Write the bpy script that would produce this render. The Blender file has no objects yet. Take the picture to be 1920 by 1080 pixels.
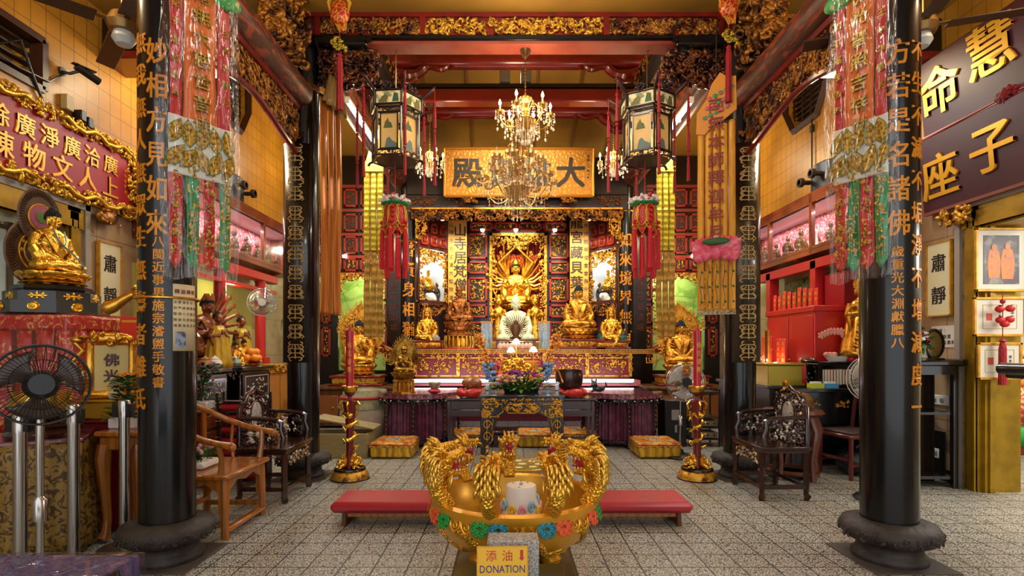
import bpy, bmesh, math, random
from mathutils import Vector, Matrix, noise
PI = math.pi
SC = bpy.context.scene
COL = SC.collection
# ---------------------------------------------------------------- camera, world, exposure
cam_d = bpy.data.cameras.new('camera'); CAM = bpy.data.objects.new('camera', cam_d); COL.objects.link(CAM)
CAM.location = (0, 0, 1.34); CAM.rotation_euler = (PI/2, 0, 0)
cam_d.sensor_width = 36; cam_d.lens = 18.75
cam_d.shift_x = 8/1920; cam_d.shift_y = 115/1920
cam_d.clip_start = .05
SC.camera = CAM
W = bpy.data.worlds.new('world'); SC.world = W; W.use_nodes = True
W.node_tree.nodes['Background'].inputs[0].default_value = (.95, .97, 1, 1)
W.node_tree.nodes['Background'].inputs[1].default_value = 1.7
vs = SC.view_settings
vs.view_transform = 'Standard'; vs.look = 'None'; vs.gamma = 1; vs.exposure = 0.0; vs.use_curve_mapping = False
def lamp(name, kind, loc, power, col=(1, .85, .6), size=.1, rot=None, sy=None, spot=None):
    d = bpy.data.lights.new(name, kind); d.energy = power; d.color = col
    if kind == 'AREA':
        d.size = size
        if sy: d.shape = 'RECTANGLE'; d.size_y = sy
    elif kind != 'SUN': d.shadow_soft_size = size
    if spot: d.spot_size = spot; d.spot_blend = .6
    o = bpy.data.objects.new(name, d); o.location = loc
    if rot: o.rotation_euler = rot
    COL.objects.link(o); return o
WARM = (1, .78, .48); WHITE = (.93, .97, 1)
# fluorescent tubes on the side beams, altar strip light, shrine downlights, ceiling lamps of the aisles
lamp('fluorescent_light', 'AREA', (-2.0, 7.35, 4.36), 70, WHITE, 1.25, (0, 0, PI/2), .06)
lamp('fluorescent_light', 'AREA', (2.29, 7.35, 4.36), 70, WHITE, 1.25, (0, 0, PI/2), .06)
for x in (-3.3, 3.6):
    lamp('aisle_ceiling_light', 'POINT', (x, 6.0, 4.35), 80, WARM, .18)
    lamp('aisle_ceiling_light', 'POINT', (x, 3.2, 4.2), 55, WARM, .18)
    lamp('aisle_ceiling_light', 'POINT', (x-.2 if x > 0 else x+.2, 9.3, 4.6), 60, WARM, .18)
lamp('hall_ceiling_light', 'POINT', (.15, 4.0, 4.4), 70, (1, .9, .72), .25)
lamp('hall_ceiling_light', 'POINT', (.15, 1.2, 4.4), 50, (1, .95, .85), .25)
# ---------------------------------------------------------------- helpers
def X(px, D): return (px-952)*D/1000
def Z(py, D): return 1.34+(655-py)*D/1000
def P(px, py, D): return Vector((X(px, D), D, Z(py, D)))
def T(x=0, y=0, z=0): return Matrix.Translation((x, y, z))
def R(a, ax): return Matrix.Rotation(a, 4, ax)
def S(x, y, z): return Matrix.Diagonal((x, y, z, 1))
FRONT = R(PI/2, 'X')                      # local xy plane -> wall that faces -y
def lin(h):
    h = h.lstrip('#'); o = []
    for i in (0, 2, 4):
        c = int(h[i:i+2], 16)/255
        o.append(c/12.92 if c <= .04045 else ((c+.055)/1.055)**2.4)
    return (*o, 1)
MATS = {}
def mat(name, col='808080', rough=.5, metal=0, var=None, bump=None, emis=None, coat=0, alpha=None, trans=0, bricks=None, spec=None, stretch=None, var2=None):
    """var = (kind, scale, lo, hi, colour2): colour2 where the texture is above lo..hi; bump = (kind, scale, strength)"""
    if name in MATS: return MATS[name]
    m = bpy.data.materials.new(name); m.use_nodes = True; MATS[name] = m
    nt = m.node_tree; N = nt.nodes; L = nt.links; b = N['Principled BSDF']
    b.inputs['Roughness'].default_value = rough; b.inputs['Metallic'].default_value = metal
    b.inputs['Base Color'].default_value = lin(col)
    if spec is not None: b.inputs['Specular IOR Level'].default_value = spec
    if coat: b.inputs['Coat Weight'].default_value = coat; b.inputs['Coat Roughness'].default_value = .08
    if trans: b.inputs['Transmission Weight'].default_value = trans
    if alpha is not None: b.inputs['Alpha'].default_value = alpha
    if emis: b.inputs['Emission Color'].default_value = lin(emis[0]); b.inputs['Emission Strength'].default_value = emis[1]
    tc = N.new('ShaderNodeTexCoord'); vec = tc.outputs['Object']
    if stretch:
        mp = N.new('ShaderNodeMapping'); mp.inputs['Scale'].default_value = stretch
        L.new(vec, mp.inputs['Vector']); vec = mp.outputs[0]
    def tex(kind, sc):
        if kind == 'voronoi':
            t = N.new('ShaderNodeTexVoronoi'); t.inputs['Scale'].default_value = sc; o = t.outputs['Distance']
        elif kind == 'edge':
            t = N.new('ShaderNodeTexVoronoi'); t.feature = 'DISTANCE_TO_EDGE'; t.inputs['Scale'].default_value = sc; o = t.outputs['Distance']
        elif kind == 'wave':
            t = N.new('ShaderNodeTexWave'); t.inputs['Scale'].default_value = sc; t.inputs['Distortion'].default_value = 6; t.inputs['Detail'].default_value = 3; o = t.outputs['Fac']
        else:
            t = N.new('ShaderNodeTexNoise'); t.inputs['Scale'].default_value = sc; t.inputs['Detail'].default_value = 4; o = t.outputs['Fac']
            if kind == 'swirl': t.inputs['Distortion'].default_value = 2.5
        L.new(vec, t.inputs['Vector']); return o
    cur = None
    for v in (var, var2):
        if not v: continue
        o = tex(v[0], v[1]); mr = N.new('ShaderNodeMapRange'); L.new(o, mr.inputs[0])
        mr.inputs[1].default_value = v[2]; mr.inputs[2].default_value = v[3]
        mx = N.new('ShaderNodeMix'); mx.data_type = 'RGBA'; L.new(mr.outputs[0], mx.inputs[0])
        mx.inputs[6].default_value = lin(col); mx.inputs[7].default_value = lin(v[4])
        if cur: L.new(cur, mx.inputs[6])
        cur = mx.outputs[2]
    if bricks:                                # (axes, width, height, mortar colour, mortar size)
        ax, bw, bh, mc, ms = bricks[:5]
        sp = N.new('ShaderNodeSeparateXYZ'); L.new(tc.outputs['Object'], sp.inputs[0])
        cb = N.new('ShaderNodeCombineXYZ'); L.new(sp.outputs[ax[0]], cb.inputs[0]); L.new(sp.outputs[ax[1]], cb.inputs[1])
        br = N.new('ShaderNodeTexBrick'); br.offset = 0; L.new(cb.outputs[0], br.inputs['Vector'])
        br.inputs['Scale'].default_value = 1; br.inputs['Brick Width'].default_value = bw; br.inputs['Row Height'].default_value = bh
        br.inputs['Mortar Size'].default_value = ms; br.inputs['Mortar Smooth'].default_value = .3
        br.inputs['Mortar'].default_value = lin(mc)
        for k in ('Color1', 'Color2'):
            if cur: L.new(cur, br.inputs[k])
            else: br.inputs[k].default_value = lin(col)
        cur = br.outputs['Color']
    if cur: L.new(cur, b.inputs['Base Color'])
    if bump:
        o = tex(bump[0], bump[1]); bp = N.new('ShaderNodeBump'); bp.inputs['Strength'].default_value = bump[2]
        bp.inputs['Distance'].default_value = .02; L.new(o, bp.inputs['Height']); L.new(bp.outputs[0], b.inputs['Normal'])
    return m
def plastic(name, tint='ffffff', gloss=.0, bump=6, bs=.5):
    if name in MATS: return MATS[name]
    m = bpy.data.materials.new(name); m.use_nodes = True; MATS[name] = m
    nt = m.node_tree; N = nt.nodes; L = nt.links; N.remove(N['Principled BSDF'])
    t = N.new('ShaderNodeBsdfTransparent'); g = N.new('ShaderNodeBsdfGlossy'); mx = N.new('ShaderNodeMixShader')
    t.inputs[0].default_value = lin(tint); g.inputs['Roughness'].default_value = .12
    fr = N.new('ShaderNodeLayerWeight'); fr.inputs[0].default_value = .5
    pw = N.new('ShaderNodeMath'); pw.operation = 'POWER'; pw.inputs[1].default_value = 4; L.new(fr.outputs['Facing'], pw.inputs[0])
    ad = N.new('ShaderNodeMath'); ad.operation = 'MULTIPLY_ADD'; ad.inputs[1].default_value = .7; ad.inputs[2].default_value = gloss+.035; L.new(pw.outputs[0], ad.inputs[0])
    tc = N.new('ShaderNodeTexCoord'); mp = N.new('ShaderNodeMapping'); mp.inputs['Scale'].default_value = (4, 4, .6)
    n = N.new('ShaderNodeTexNoise'); n.inputs['Scale'].default_value = bump; n.inputs['Distortion'].default_value = 1
    bp = N.new('ShaderNodeBump'); bp.inputs['Strength'].default_value = bs; bp.inputs['Distance'].default_value = .05
    L.new(tc.outputs['Object'], mp.inputs[0]); L.new(mp.outputs[0], n.inputs['Vector']); L.new(n.outputs['Fac'], bp.inputs['Height'])
    L.new(bp.outputs[0], g.inputs['Normal']); L.new(bp.outputs[0], fr.inputs['Normal'])
    L.new(ad.outputs[0], mx.inputs[0]); L.new(t.outputs[0], mx.inputs[1]); L.new(g.outputs[0], mx.inputs[2])
    L.new(mx.outputs[0], N['Material Output'].inputs[0]); return m
GLYPH = {}
def glyph(ch, bold):
    k = (ch, bold)
    if k not in GLYPH:
        c = bpy.data.curves.new('lettering', 'FONT'); c.body = ch; c.size = 1; c.extrude = .5; c.offset = min(bold, .004); c.resolution_u = 2
        o = bpy.data.objects.new('lettering', c); COL.objects.link(o); bpy.context.view_layer.update()
        me = bpy.data.meshes.new_from_object(o.evaluated_get(bpy.context.evaluated_depsgraph_get()))
        vs_ = [v.co.copy() for v in me.vertices]; fs = [tuple(p.vertices) for p in me.polygons]
        bpy.data.objects.remove(o); bpy.data.curves.remove(c); bpy.data.meshes.remove(me)
        if vs_:
            x0 = min(v.x for v in vs_); x1 = max(v.x for v in vs_); y0 = min(v.y for v in vs_); y1 = max(v.y for v in vs_)
            cy = (y0+y1)/2 if ord(ch[0]) < 0x2e80 else .38
            vs_ = [Vector((v.x-(x0+x1)/2, v.y-cy, v.z)) for v in vs_]
        if bold > .015 and vs_:            # heavier strokes: the glyph laid over itself, slightly shifted
            n = len(vs_); d = bold*.55; sh = ((d, d*.6), (-d, -d*.6), (d, -d*.6), (-d, d*.6)); f0 = fs
            fs = [tuple(i+k_*n for i in f) for k_ in range(4) for f in f0]; vs_ = [v+Vector((a, b, .02*k_)) for k_, (a, b) in enumerate(sh) for v in vs_]
        GLYPH[k] = (vs_, fs)
    return GLYPH[k]
class MB:
    def __init__(s): s.v = []; s.f = []; s.m = []; s.mi = 0; s.s = []; s.sm = True; s.M = None; s.carved = False
    def add(s, vs_, fs, M=None):
        n = len(s.v)
        if M is not None: vs_ = [M @ Vector(v) for v in vs_]
        if s.M is not None: vs_ = [s.M @ Vector(v) for v in vs_]
        s.v.extend(tuple(v) for v in vs_); s.f.extend(tuple(i+n for i in f) for f in fs)
        s.m.extend([s.mi]*len(fs)); return s
    def box(s, c, d, bev=0, M=None, rz=0):
        hx, hy, hz = d[0]/2, d[1]/2, d[2]/2; m = T(*c)
        if rz: m = m @ R(rz, 'Z')
        if M is not None: m = M @ m
        if not bev:
            v = [(x*hx, y*hy, z*hz) for z in (-1, 1) for y in (-1, 1) for x in (-1, 1)]
            return s.add(v, [(0, 2, 3, 1), (4, 5, 7, 6), (0, 1, 5, 4), (2, 6, 7, 3), (0, 4, 6, 2), (1, 3, 7, 5)], m)
        b = min(bev, hx*.9, hy*.9, hz*.9); v = []; ix = {}
        for x in (-1, 1):
            for y in (-1, 1):
                for z in (-1, 1):
                    for a in range(3):
                        ix[(x, y, z, a)] = len(v)
                        v.append((x*(hx if a == 0 else hx-b), y*(hy if a == 1 else hy-b), z*(hz if a == 2 else hz-b)))
        f = []
        q = [(-1, -1), (1, -1), (1, 1), (-1, 1)]
        for sg in (-1, 1):
            for a in range(3):
                l = [ix[(sg, u, w, 0) if a == 0 else (w, sg, u, 1) if a == 1 else (u, w, sg, 2)] for u, w in q]
                f.append(tuple(l if sg > 0 else l[::-1]))
        for u in (-1, 1):
            for w in (-1, 1):
                l = (ix[(u, w, -1, 0)], ix[(u, w, 1, 0)], ix[(u, w, 1, 1)], ix[(u, w, -1, 1)]); f.append(l if u*w < 0 else l[::-1])
                l = (ix[(-1, u, w, 1)], ix[(1, u, w, 1)], ix[(1, u, w, 2)], ix[(-1, u, w, 2)]); f.append(l if u*w < 0 else l[::-1])
                l = (ix[(u, -1, w, 2)], ix[(u, 1, w, 2)], ix[(u, 1, w, 0)], ix[(u, -1, w, 0)]); f.append(l if u*w < 0 else l[::-1])
                for t in (-1, 1):
                    l = (ix[(u, w, t, 0)], ix[(u, w, t, 1)], ix[(u, w, t, 2)]); f.append(l if u*w*t > 0 else l[::-1])
        return s.add(v, f, m)
    def bx(s, x0, x1, y0, y1, z0, z1, bev=0): return s.box(((x0+x1)/2, (y0+y1)/2, (z0+z1)/2), (abs(x1-x0), abs(y1-y0), abs(z1-z0)), bev)
    def tube(s, pts, r, n=8, M=None, flat=1, up=None, closed=False):
        pts = [Vector(p) for p in pts]; k = len(pts)
        rs = r if isinstance(r, (list, tuple)) else [r]*k
        if len(rs) != k: rs = [rs[0]+(rs[-1]-rs[0])*i/(k-1) for i in range(k)]
        v = []; f = []; u = None
        for i, p in enumerate(pts):
            t = (pts[(i+1) % k]-pts[i-1]) if closed else (pts[min(i+1, k-1)]-pts[max(i-1, 0)])
            if t.length < 1e-9: t = Vector((0, 0, 1))
            t.normalize()
            if u is None or up is not None:
                a = Vector(up) if up is not None else (Vector((0, 0, 1)) if abs(t.z) < .9 else Vector((1, 0, 0)))
                u = a - t*a.dot(t)
            else: u = u-t*u.dot(t)
            if u.length < 1e-6: u = t.orthogonal()
            u.normalize(); w = t.cross(u)
            for j in range(n):
                a = 2*PI*j/n; v.append(p+(u*math.cos(a)*flat+w*math.sin(a))*rs[i])
        for i in range(k if closed else k-1):
            for j in range(n):
                i2 = (i+1) % k
                f.append((i*n+j, i*n+(j+1) % n, i2*n+(j+1) % n, i2*n+j))
        if not closed: f.append(tuple(range(n-1, -1, -1))); f.append(tuple((k-1)*n+j for j in range(n)))
        return s.add(v, f, M)
    def lathe(s, prof, c=(0, 0, 0), n=24, M=None, sy=1, wob=None, cap=True):
        v = []; f = []; k = len(prof)
        for i, (r, z) in enumerate(prof):
            for j in range(n):
                a = 2*PI*j/n; q = r*(1+wob(a, z)) if wob else r
                v.append((c[0]+q*math.cos(a), c[1]+q*math.sin(a)*sy, c[2]+z))
        for i in range(k-1):
            for j in range(n): f.append((i*n+j, i*n+(j+1) % n, (i+1)*n+(j+1) % n, (i+1)*n+j))
        if cap and prof[0][0] > 1e-6: f.append(tuple(range(n-1, -1, -1)))
        if cap and prof[-1][0] > 1e-6: f.append(tuple((k-1)*n+j for j in range(n)))
        return s.add(v, f, M)
    def cyl(s, p0, p1, r, n=16): return s.tube([p0, p1], r, n)
    def ell(s, c, r, n=12, m=8, M=None, rot=None):
        if not isinstance(r, (tuple, list)): r = (r, r, r)
        v = [(0, 0, -1)]; f = []
        for i in range(1, m):
            a = -PI/2+PI*i/m
            for j in range(n): b = 2*PI*j/n; v.append((math.cos(a)*math.cos(b), math.cos(a)*math.sin(b), math.sin(a)))
        v.append((0, 0, 1)); e = len(v)-1
        for j in range(n):
            f.append((0, 1+(j+1) % n, 1+j)); f.append((e, 1+(m-2)*n+j, 1+(m-2)*n+(j+1) % n))
            for i in range(m-2): f.append((1+i*n+j, 1+i*n+(j+1) % n, 1+(i+1)*n+(j+1) % n, 1+(i+1)*n+j))
        mm = T(*c) @ (rot if rot is not None else Matrix()) @ S(*r)
        return s.add(v, f, (M @ mm) if M is not None else mm)
    def prism(s, poly, t, M=None, z0=0):
        n = len(poly); v = [(p[0], p[1], z0) for p in poly]+[(p[0], p[1], z0+t) for p in poly]
        f = [tuple(range(n-1, -1, -1)), tuple(range(n, 2*n))]+[(i, (i+1) % n, n+(i+1) % n, n+i) for i in range(n)]
        return s.add(v, f, M)
    def grid(s, fn, nu, nv, M=None, cu=False):
        v = [fn(i/nu, j/nv) for j in range(nv+1) for i in range(nu if cu else nu+1)]; w = nu if cu else nu+1; f = []
        for j in range(nv):
            for i in range(nu): f.append((j*w+i, j*w+(i+1) % w, (j+1)*w+(i+1) % w, (j+1)*w+i))
        return s.add(v, f, M)
    def text(s, st, M, size, depth=.004, bold=.012, vert=False, pitch=1.08, sx=1, whole=False):
        if whole:
            v, f = glyph(st, bold); return s.add(v, f, M @ S(size*sx, size, depth))
        n = len(st)
        for i, ch in enumerate(st):
            if ch in ' \u3000': continue
            d = (i-(n-1)/2)*pitch*size
            v, f = glyph(ch, bold)
            s.add(v, f, M @ (T(0, -d, 0) if vert else T(d*sx, 0, 0)) @ S(size*sx, size, depth))
        return s
    def join(s, o, M=None):
        mi = s.mi; n = len(s.v)
        s.v.extend([tuple(M @ Vector(v)) for v in o.v] if M is not None else o.v)
        s.f.extend(tuple(i+n for i in f) for f in o.f); s.m.extend(o.m); return s
    def scroll(s, w, h, n, M, seed=0, r=.012, depth=.03, inside=None, R0=None, blob=.4):
        """carved foliage: curls, leaves and knobs spread over a w x h field in local xy, raised along z"""
        rd = random.Random(seed); R0 = R0 or min(w, h)*.22; q = 0; tries = 0; s.carved = True
        while q < n and tries < n*6:
            tries += 1
            x = rd.uniform(-w/2, w/2); y = rd.uniform(-h/2, h/2)
            if inside and not inside(x, y): continue
            q += 1; z = rd.uniform(.25, 1)*depth
            if rd.random() < blob:
                a = rd.uniform(0, PI); k = rd.uniform(.6, 1.5)*r
                s.ell((x, y, z*.8), (k*2.6, k*1.25, k*1.1), 6, 4, M, R(a, 'Z') @ R(rd.uniform(-.4, .4), 'Y'))
            else:
                RR = R0*rd.uniform(.45, 1); a0 = rd.uniform(0, 2*PI); sg = rd.choice((-1, 1)); tn = rd.uniform(3.2, 6); pts = []; rs = []
                for i in range(8):
                    t = i/7; q_ = RR*(1-.8*t); a = a0+sg*tn*t
                    xx = x+q_*math.cos(a); yy = y+q_*math.sin(a)
                    xx = max(-w/2, min(w/2, xx)); yy = max(-h/2, min(h/2, yy))
                    pts.append((xx, yy, z*(.5+.6*t))); rs.append(r*(.55+.6*math.sin(PI*min(1, t*1.1))))
                s.tube(pts, rs, 5, M)
        return s
def finish(me, smooth=True, ang=40):
    if smooth:
        me.shade_smooth(); me.set_sharp_from_angle(angle=math.radians(ang))
    return me
def mesh(name, mb, mats, smooth=True, ang=40):
    me = bpy.data.meshes.new(name); me.from_pydata(mb.v, [], mb.f)
    for m in (mats if isinstance(mats, (list, tuple)) else [mats]): me.materials.append(m)
    if any(mb.m): me.polygons.foreach_set('material_index', mb.m)
    me.update(); return finish(me, smooth, 85 if mb.carved else ang)
def obj(name, mb, mats, parent=None, loc=None, label=None, solid=None, smooth=True, ang=40):
    me = mb if isinstance(mb, bpy.types.Mesh) else mesh(name, mb, mats, smooth, ang)
    o = bpy.data.objects.new(name, me); COL.objects.link(o)
    if parent is not None: o.parent = parent
    if loc is not None: o.location = loc
    if label: o['label'] = label
    if solid:
        md = o.modifiers.new('thickness', 'SOLIDIFY'); md.thickness = solid; md.offset = 0
    return o
def tag(o, label, cat, group=None, kind=None):
    o['label'] = label; o['category'] = cat
    if group: o['group'] = group
    o['kind'] = kind or 'thing'
    return o
def thing(name, label, cat, loc=(0, 0, 0), rz=0, group=None):
    o = bpy.data.objects.new(name, None); COL.objects.link(o); o.empty_display_size = .1
    o.location = loc; o.rotation_euler = (0, 0, rz); return tag(o, label, cat, group)
def dup(root, loc, rz=None, label=None, group=None, scale=None):
    r = root.copy(); COL.objects.link(r); r.location = loc
    if rz is not None: r.rotation_euler = (0, 0, rz)
    if scale: r.scale = scale
    if label: r['label'] = label
    if group: r['group'] = group
    for ch in list(root.children):
        c = ch.copy(); COL.objects.link(c); c.parent = r
        for g in list(ch.children):
            d = g.copy(); COL.objects.link(d); d.parent = c
    return r
def struct(name, mb, mats, **k):
    o = obj(name, mb, mats, **k); o['kind'] = 'structure'; return o
def remesh(name, mb, mats, voxel, it=2):
    me = bpy.data.meshes.new('tmp'); me.from_pydata(mb.v, [], mb.f)
    o = bpy.data.objects.new('tmp', me); COL.objects.link(o)
    a = o.modifiers.new('r', 'REMESH'); a.mode = 'VOXEL'; a.voxel_size = voxel
    if it: b = o.modifiers.new('s', 'SMOOTH'); b.iterations = it; b.factor = .5
    bpy.context.view_layer.update()
    me2 = bpy.data.meshes.new_from_object(o.evaluated_get(bpy.context.evaluated_depsgraph_get()))
    bpy.data.objects.remove(o); bpy.data.meshes.remove(me); me2.name = name
    me2.materials.clear()
    for m in (mats if isinstance(mats, (list, tuple)) else [mats]): me2.materials.append(m)
    me2.shade_smooth(); return me2
def cr(pts, k=4):
    """smooth curve through the points"""
    p = [Vector(q) for q in pts]; p = [p[0]*2-p[1]]+p+[p[-1]*2-p[-2]]; o = []
    for i in range(1, len(p)-2):
        a, b, c, d = p[i-1:i+3]
        for j in range(k):
            t = j/k; o.append(.5*((2*b)+(c-a)*t+(2*a-5*b+4*c-d)*t*t+(3*b-a-3*c+d)*t**3))
    return o+[p[-2]]
def arc(cx, cy, r, a0, a1, n): return [(cx+r*math.cos(a0+(a1-a0)*i/n), cy+r*math.sin(a0+(a1-a0)*i/n)) for i in range(n+1)]
def circ(r, n=16, z=0): return [(r*math.cos(2*PI*i/n), r*math.sin(2*PI*i/n), z) for i in range(n)]
# ---------------------------------------------------------------- materials
GOLD = mat('gold_leaf', 'dca43c', .3, .9, var=('noise', 9, .45, .7, 'a8691c'), bump=('noise', 40, .12))
GOLDB = mat('bright_gold', 'f0c04a', .24, .92, var=('noise', 14, .45, .75, 'c88a24'), bump=('noise', 60, .1))
GOLDP = mat('gold_paint', 'd9a02c', .42, .35, var=('noise', 12, .4, .75, 'a8701c'))
GOLDTXT = mat('gold_lettering', 'e8a62e', .38, .3)
BRONZE = mat('bronze_gilt', 'a8672a', .34, .75, var=('noise', 12, .4, .7, '5a2c12'), bump=('noise', 40, .2))
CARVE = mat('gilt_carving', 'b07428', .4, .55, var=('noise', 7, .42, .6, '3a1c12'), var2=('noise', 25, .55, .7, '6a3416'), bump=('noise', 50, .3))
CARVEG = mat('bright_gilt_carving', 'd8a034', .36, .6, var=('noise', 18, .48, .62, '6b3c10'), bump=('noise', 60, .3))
BLACK = mat('black_lacquer', '0a090a', .26, 0, coat=.25, var=('noise', 3, .45, .8, '17130f'))
DARK = mat('dark_wood', '1d120e', .4, 0, var=('noise', 6, .4, .7, '2e1a12'), stretch=(1, 1, 6))
REDW = mat('red_lacquer_wood', '7c1a14', .3, 0, coat=.4, var=('noise', 5, .4, .75, '551010'))
REDP = mat('red_paint', 'b3151a', .4, 0, coat=.2)
ROSE = mat('rosewood', '33140f', .22, 0, coat=.6, var=('noise', 7, .4, .7, '1f0c0b'), stretch=(1, 1, 5))
YWOOD = mat('honey_wood', 'a8621c', .25, 0, coat=.5, var=('wave', 1.6, .3, .95, '8c541a'), stretch=(3, 3, 1))
LOG = mat('weathered_log', '4f2a1c', .42, 0, var=('swirl', 4, .5, .62, '96432a'), bump=('noise', 20, .15), stretch=(2, .6, 2))
STEEL = mat('steel', 'b9b6b0', .22, 1)
BLKP = mat('black_plastic', '101113', .4)
PEARL = mat('mother_of_pearl', 'd8cfc0', .2, .1, coat=.5)
REDSILK = mat('red_silk', 'c0101c', .55, 0, bump=('noise', 80, .2))
WHITEP = mat('white_paint', 'e6e2da', .5)
# ================================================================ the setting
C0 = .145; XL = -4.16; XR = 4.45; CX = (C0-2.3, C0+2.3)
TERR = mat('terrazzo_tile', '3a3d36', .4, 0, var=('edge', 58, .04, .16, 'c2beb0'), var2=('noise', 45, .6, .68, '5a5b50'),
           bricks=((0, 1), .205, .205, '23271c', .0055), bump=('voronoi', 60, .04))
f = MB(); f.bx(-9, 9, -2.4, 14, -.2, 0); fl = struct('floor', f, TERR); 
MARB = mat('brown_marble', 'b79c78', .3, 0, coat=.2, var=('noise', 2.2, .42, .75, '93785a'), var2=('swirl', 2.4, .6, .72, '6a5a4a'), bricks=((1, 2), .9, .62, '5d4a38', .004))
TILE = mat('yellow_wall_tile', 'bd8628', .42, 0, var=('noise', 1.6, .4, .7, '9d6b1a'), bricks=((1, 2), .155, .2, '7a5418', .005))
OCRE = mat('ochre_plaster', 'b98a33', .7, 0, var=('noise', 1.2, .4, .8, '9a6f22'))
def wall_cells(mb, x0, x1, y0, y1, z0, z1, holes):
    ys = sorted({y0, y1, *[max(y0, min(y1, q)) for h in holes for q in h[:2]]}); zs = sorted({z0, z1, *[max(z0, min(z1, q)) for h in holes for q in h[2:]]})
    for a, b in zip(ys, ys[1:]):
        for c, d in zip(zs, zs[1:]):
            m, n = (a+b)/2, (c+d)/2
            if any(h[0] < m < h[1] and h[2] < n < h[3] for h in holes): continue
            mb.bx(x0, x1, a, b, c, d)
DL = (2.4, 5.02, 0, 2.5); WL = (2.9, 4.78, 3.66, 4.1); HY, HZ, HR = 7.95, 5.28, .56
HEX = (HY-HR, HY+HR, HZ-HR, HZ+HR)
for side, xi, xo, holes in (('left', XL, XL-.36, [DL, WL, HEX]), ('right', XR, XR+.36, [DL, HEX])):
    a = MB(); wall_cells(a, xi, xo, -2.4, 12.7, 0, 3.3, holes); struct('wall_'+side, a, MARB, smooth=False)
    a = MB(); wall_cells(a, xi, xo, -2.4, 12.7, 3.3, 7.2, holes)
    k = HR*.42
    for sy in (-1, 1):
        for sz in (-1, 1):
            p = [(HY+sy*HR, HZ+sz*HR), (HY+sy*(HR-k), HZ+sz*HR), (HY+sy*HR, HZ+sz*(HR-k*1.6))]
            M_ = Matrix(((0, 0, 1, min(xi, xo)), (1, 0, 0, 0), (0, 1, 0, 0), (0, 0, 0, 1))); a.prism(p, .36, M_)
    struct('wall_%s_upper' % side, a, TILE, smooth=False)
BACKW = mat('back_wall_lacquer', '2a100d', .5)
a = MB(); a.bx(XL-.4, XR+.4, 12.6, 12.8, 0, 7.2); struct('wall_back', a, BACKW)
CEIL = mat('ochre_ceiling', 'a87c26', .7, 0, var=('noise', 1, .4, .8, '7d5a16'))
a = MB(); a.bx(XL-.4, XR+.4, -1.2, 5.5, 4.8, 4.95); struct('ceiling', a, CEIL)
a = MB()
def slab(mb, x0, x1, p, q, t=.12):
    mb.add([(x0, *p), (x1, *p), (x1, *q), (x0, *q), (x0, p[0], p[1]+t), (x1, p[0], p[1]+t), (x1, q[0], q[1]+t), (x0, q[0], q[1]+t)],
           [(0, 1, 2, 3), (7, 6, 5, 4), (0, 4, 5, 1), (1, 5, 6, 2), (2, 6, 7, 3), (3, 7, 4, 0)])
slab(a, XL-.4, XR+.4, (5.5, 4.9), (8.4, 7.0)); slab(a, XL-.4, XR+.4, (8.4, 7.0), (12.8, 4.95)); struct('ceiling_rear', a, CEIL, smooth=False)
a = MB()
for x in (-1.55, -.75, .55, 1.35, 2.1): slab(a, x-.02, x+.02, (8.45, 6.93), (12.5, 5.03), .04)
struct('trim_1', a, mat('rafter_batten', '7a4e1c', .6), smooth=False)
# left high window with slats, round-cornered lattice windows, doors
FRW = mat('window_frame_wood', '3a1c10', .4)
def window(n, x, holes, sgn, octo=False):
    y0, y1, z0, z1 = holes
    g = MB(); d = -sgn*.1
    if octo:
        k = HR*.42; q = [(y0, z0+k*1.6), (y0+k, z0), (y1-k, z0), (y1, z0+k*1.6), (y1, z1-k*1.6), (y1-k, z1), (y0+k, z1), (y0, z1-k*1.6)]
        pts = [(x-sgn*.02, *p) for p in q]; g.tube(pts, .055, 4, closed=True)
    else:
        for yy in (y0, y1): g.bx(x-sgn*.02, x+sgn*.1, yy-.03, yy+.03, z0, z1)
        for zz in (z0, z1): g.bx(x-sgn*.02, x+sgn*.1, y0, y1, zz-.03, zz+.03)
    o = struct('window_%d' % n, g, FRW, smooth=False)
    s_ = MB(); zz = z0+.05
    while zz < z1-.03:
        s_.box((x+sgn*.13, (y0+y1)/2, zz), (.07, y1-y0, .015), 0, None); zz += .085
    for i in range(5 if octo else 4): s_.bx(x+sgn*.06, x+sgn*.075, y0+(y1-y0)*(i+.5)/5-.006, y0+(y1-y0)*(i+.5)/5+.006, z0, z1)
    obj('window_slats', s_, mat('slat_dark', '2a1a12', .5), o)
    p_ = MB(); p_.bx(x+sgn*.28, x+sgn*.3, y0-.05, y1+.05, z0-.05, z1+.05)
    obj('window_pane', p_, mat('amber_pane', '8a6a34', .35, trans=.2), o)
    return o
window(1, XL, WL, -1); window(2, XL, HEX, -1, True); window(3, XR, HEX, 1, True)
for x in (XL-.2, XR+.2):
    r = MB(); r.tube([(x, HY-.12+.12*math.cos(t*PI/8), HZ-.35+.16*math.sin(t*PI/8)) for t in range(16)], .035, 8, closed=True)
    r.ell((x, HY-.12, HZ-.35), (.03, .09, .13))
    o = obj('exhaust_fan', r, WHITEP); tag(o, 'white round wall vent seen through the %s eight-sided window' % ('left wall' if x < 0 else 'right wall'), 'vent')
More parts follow.
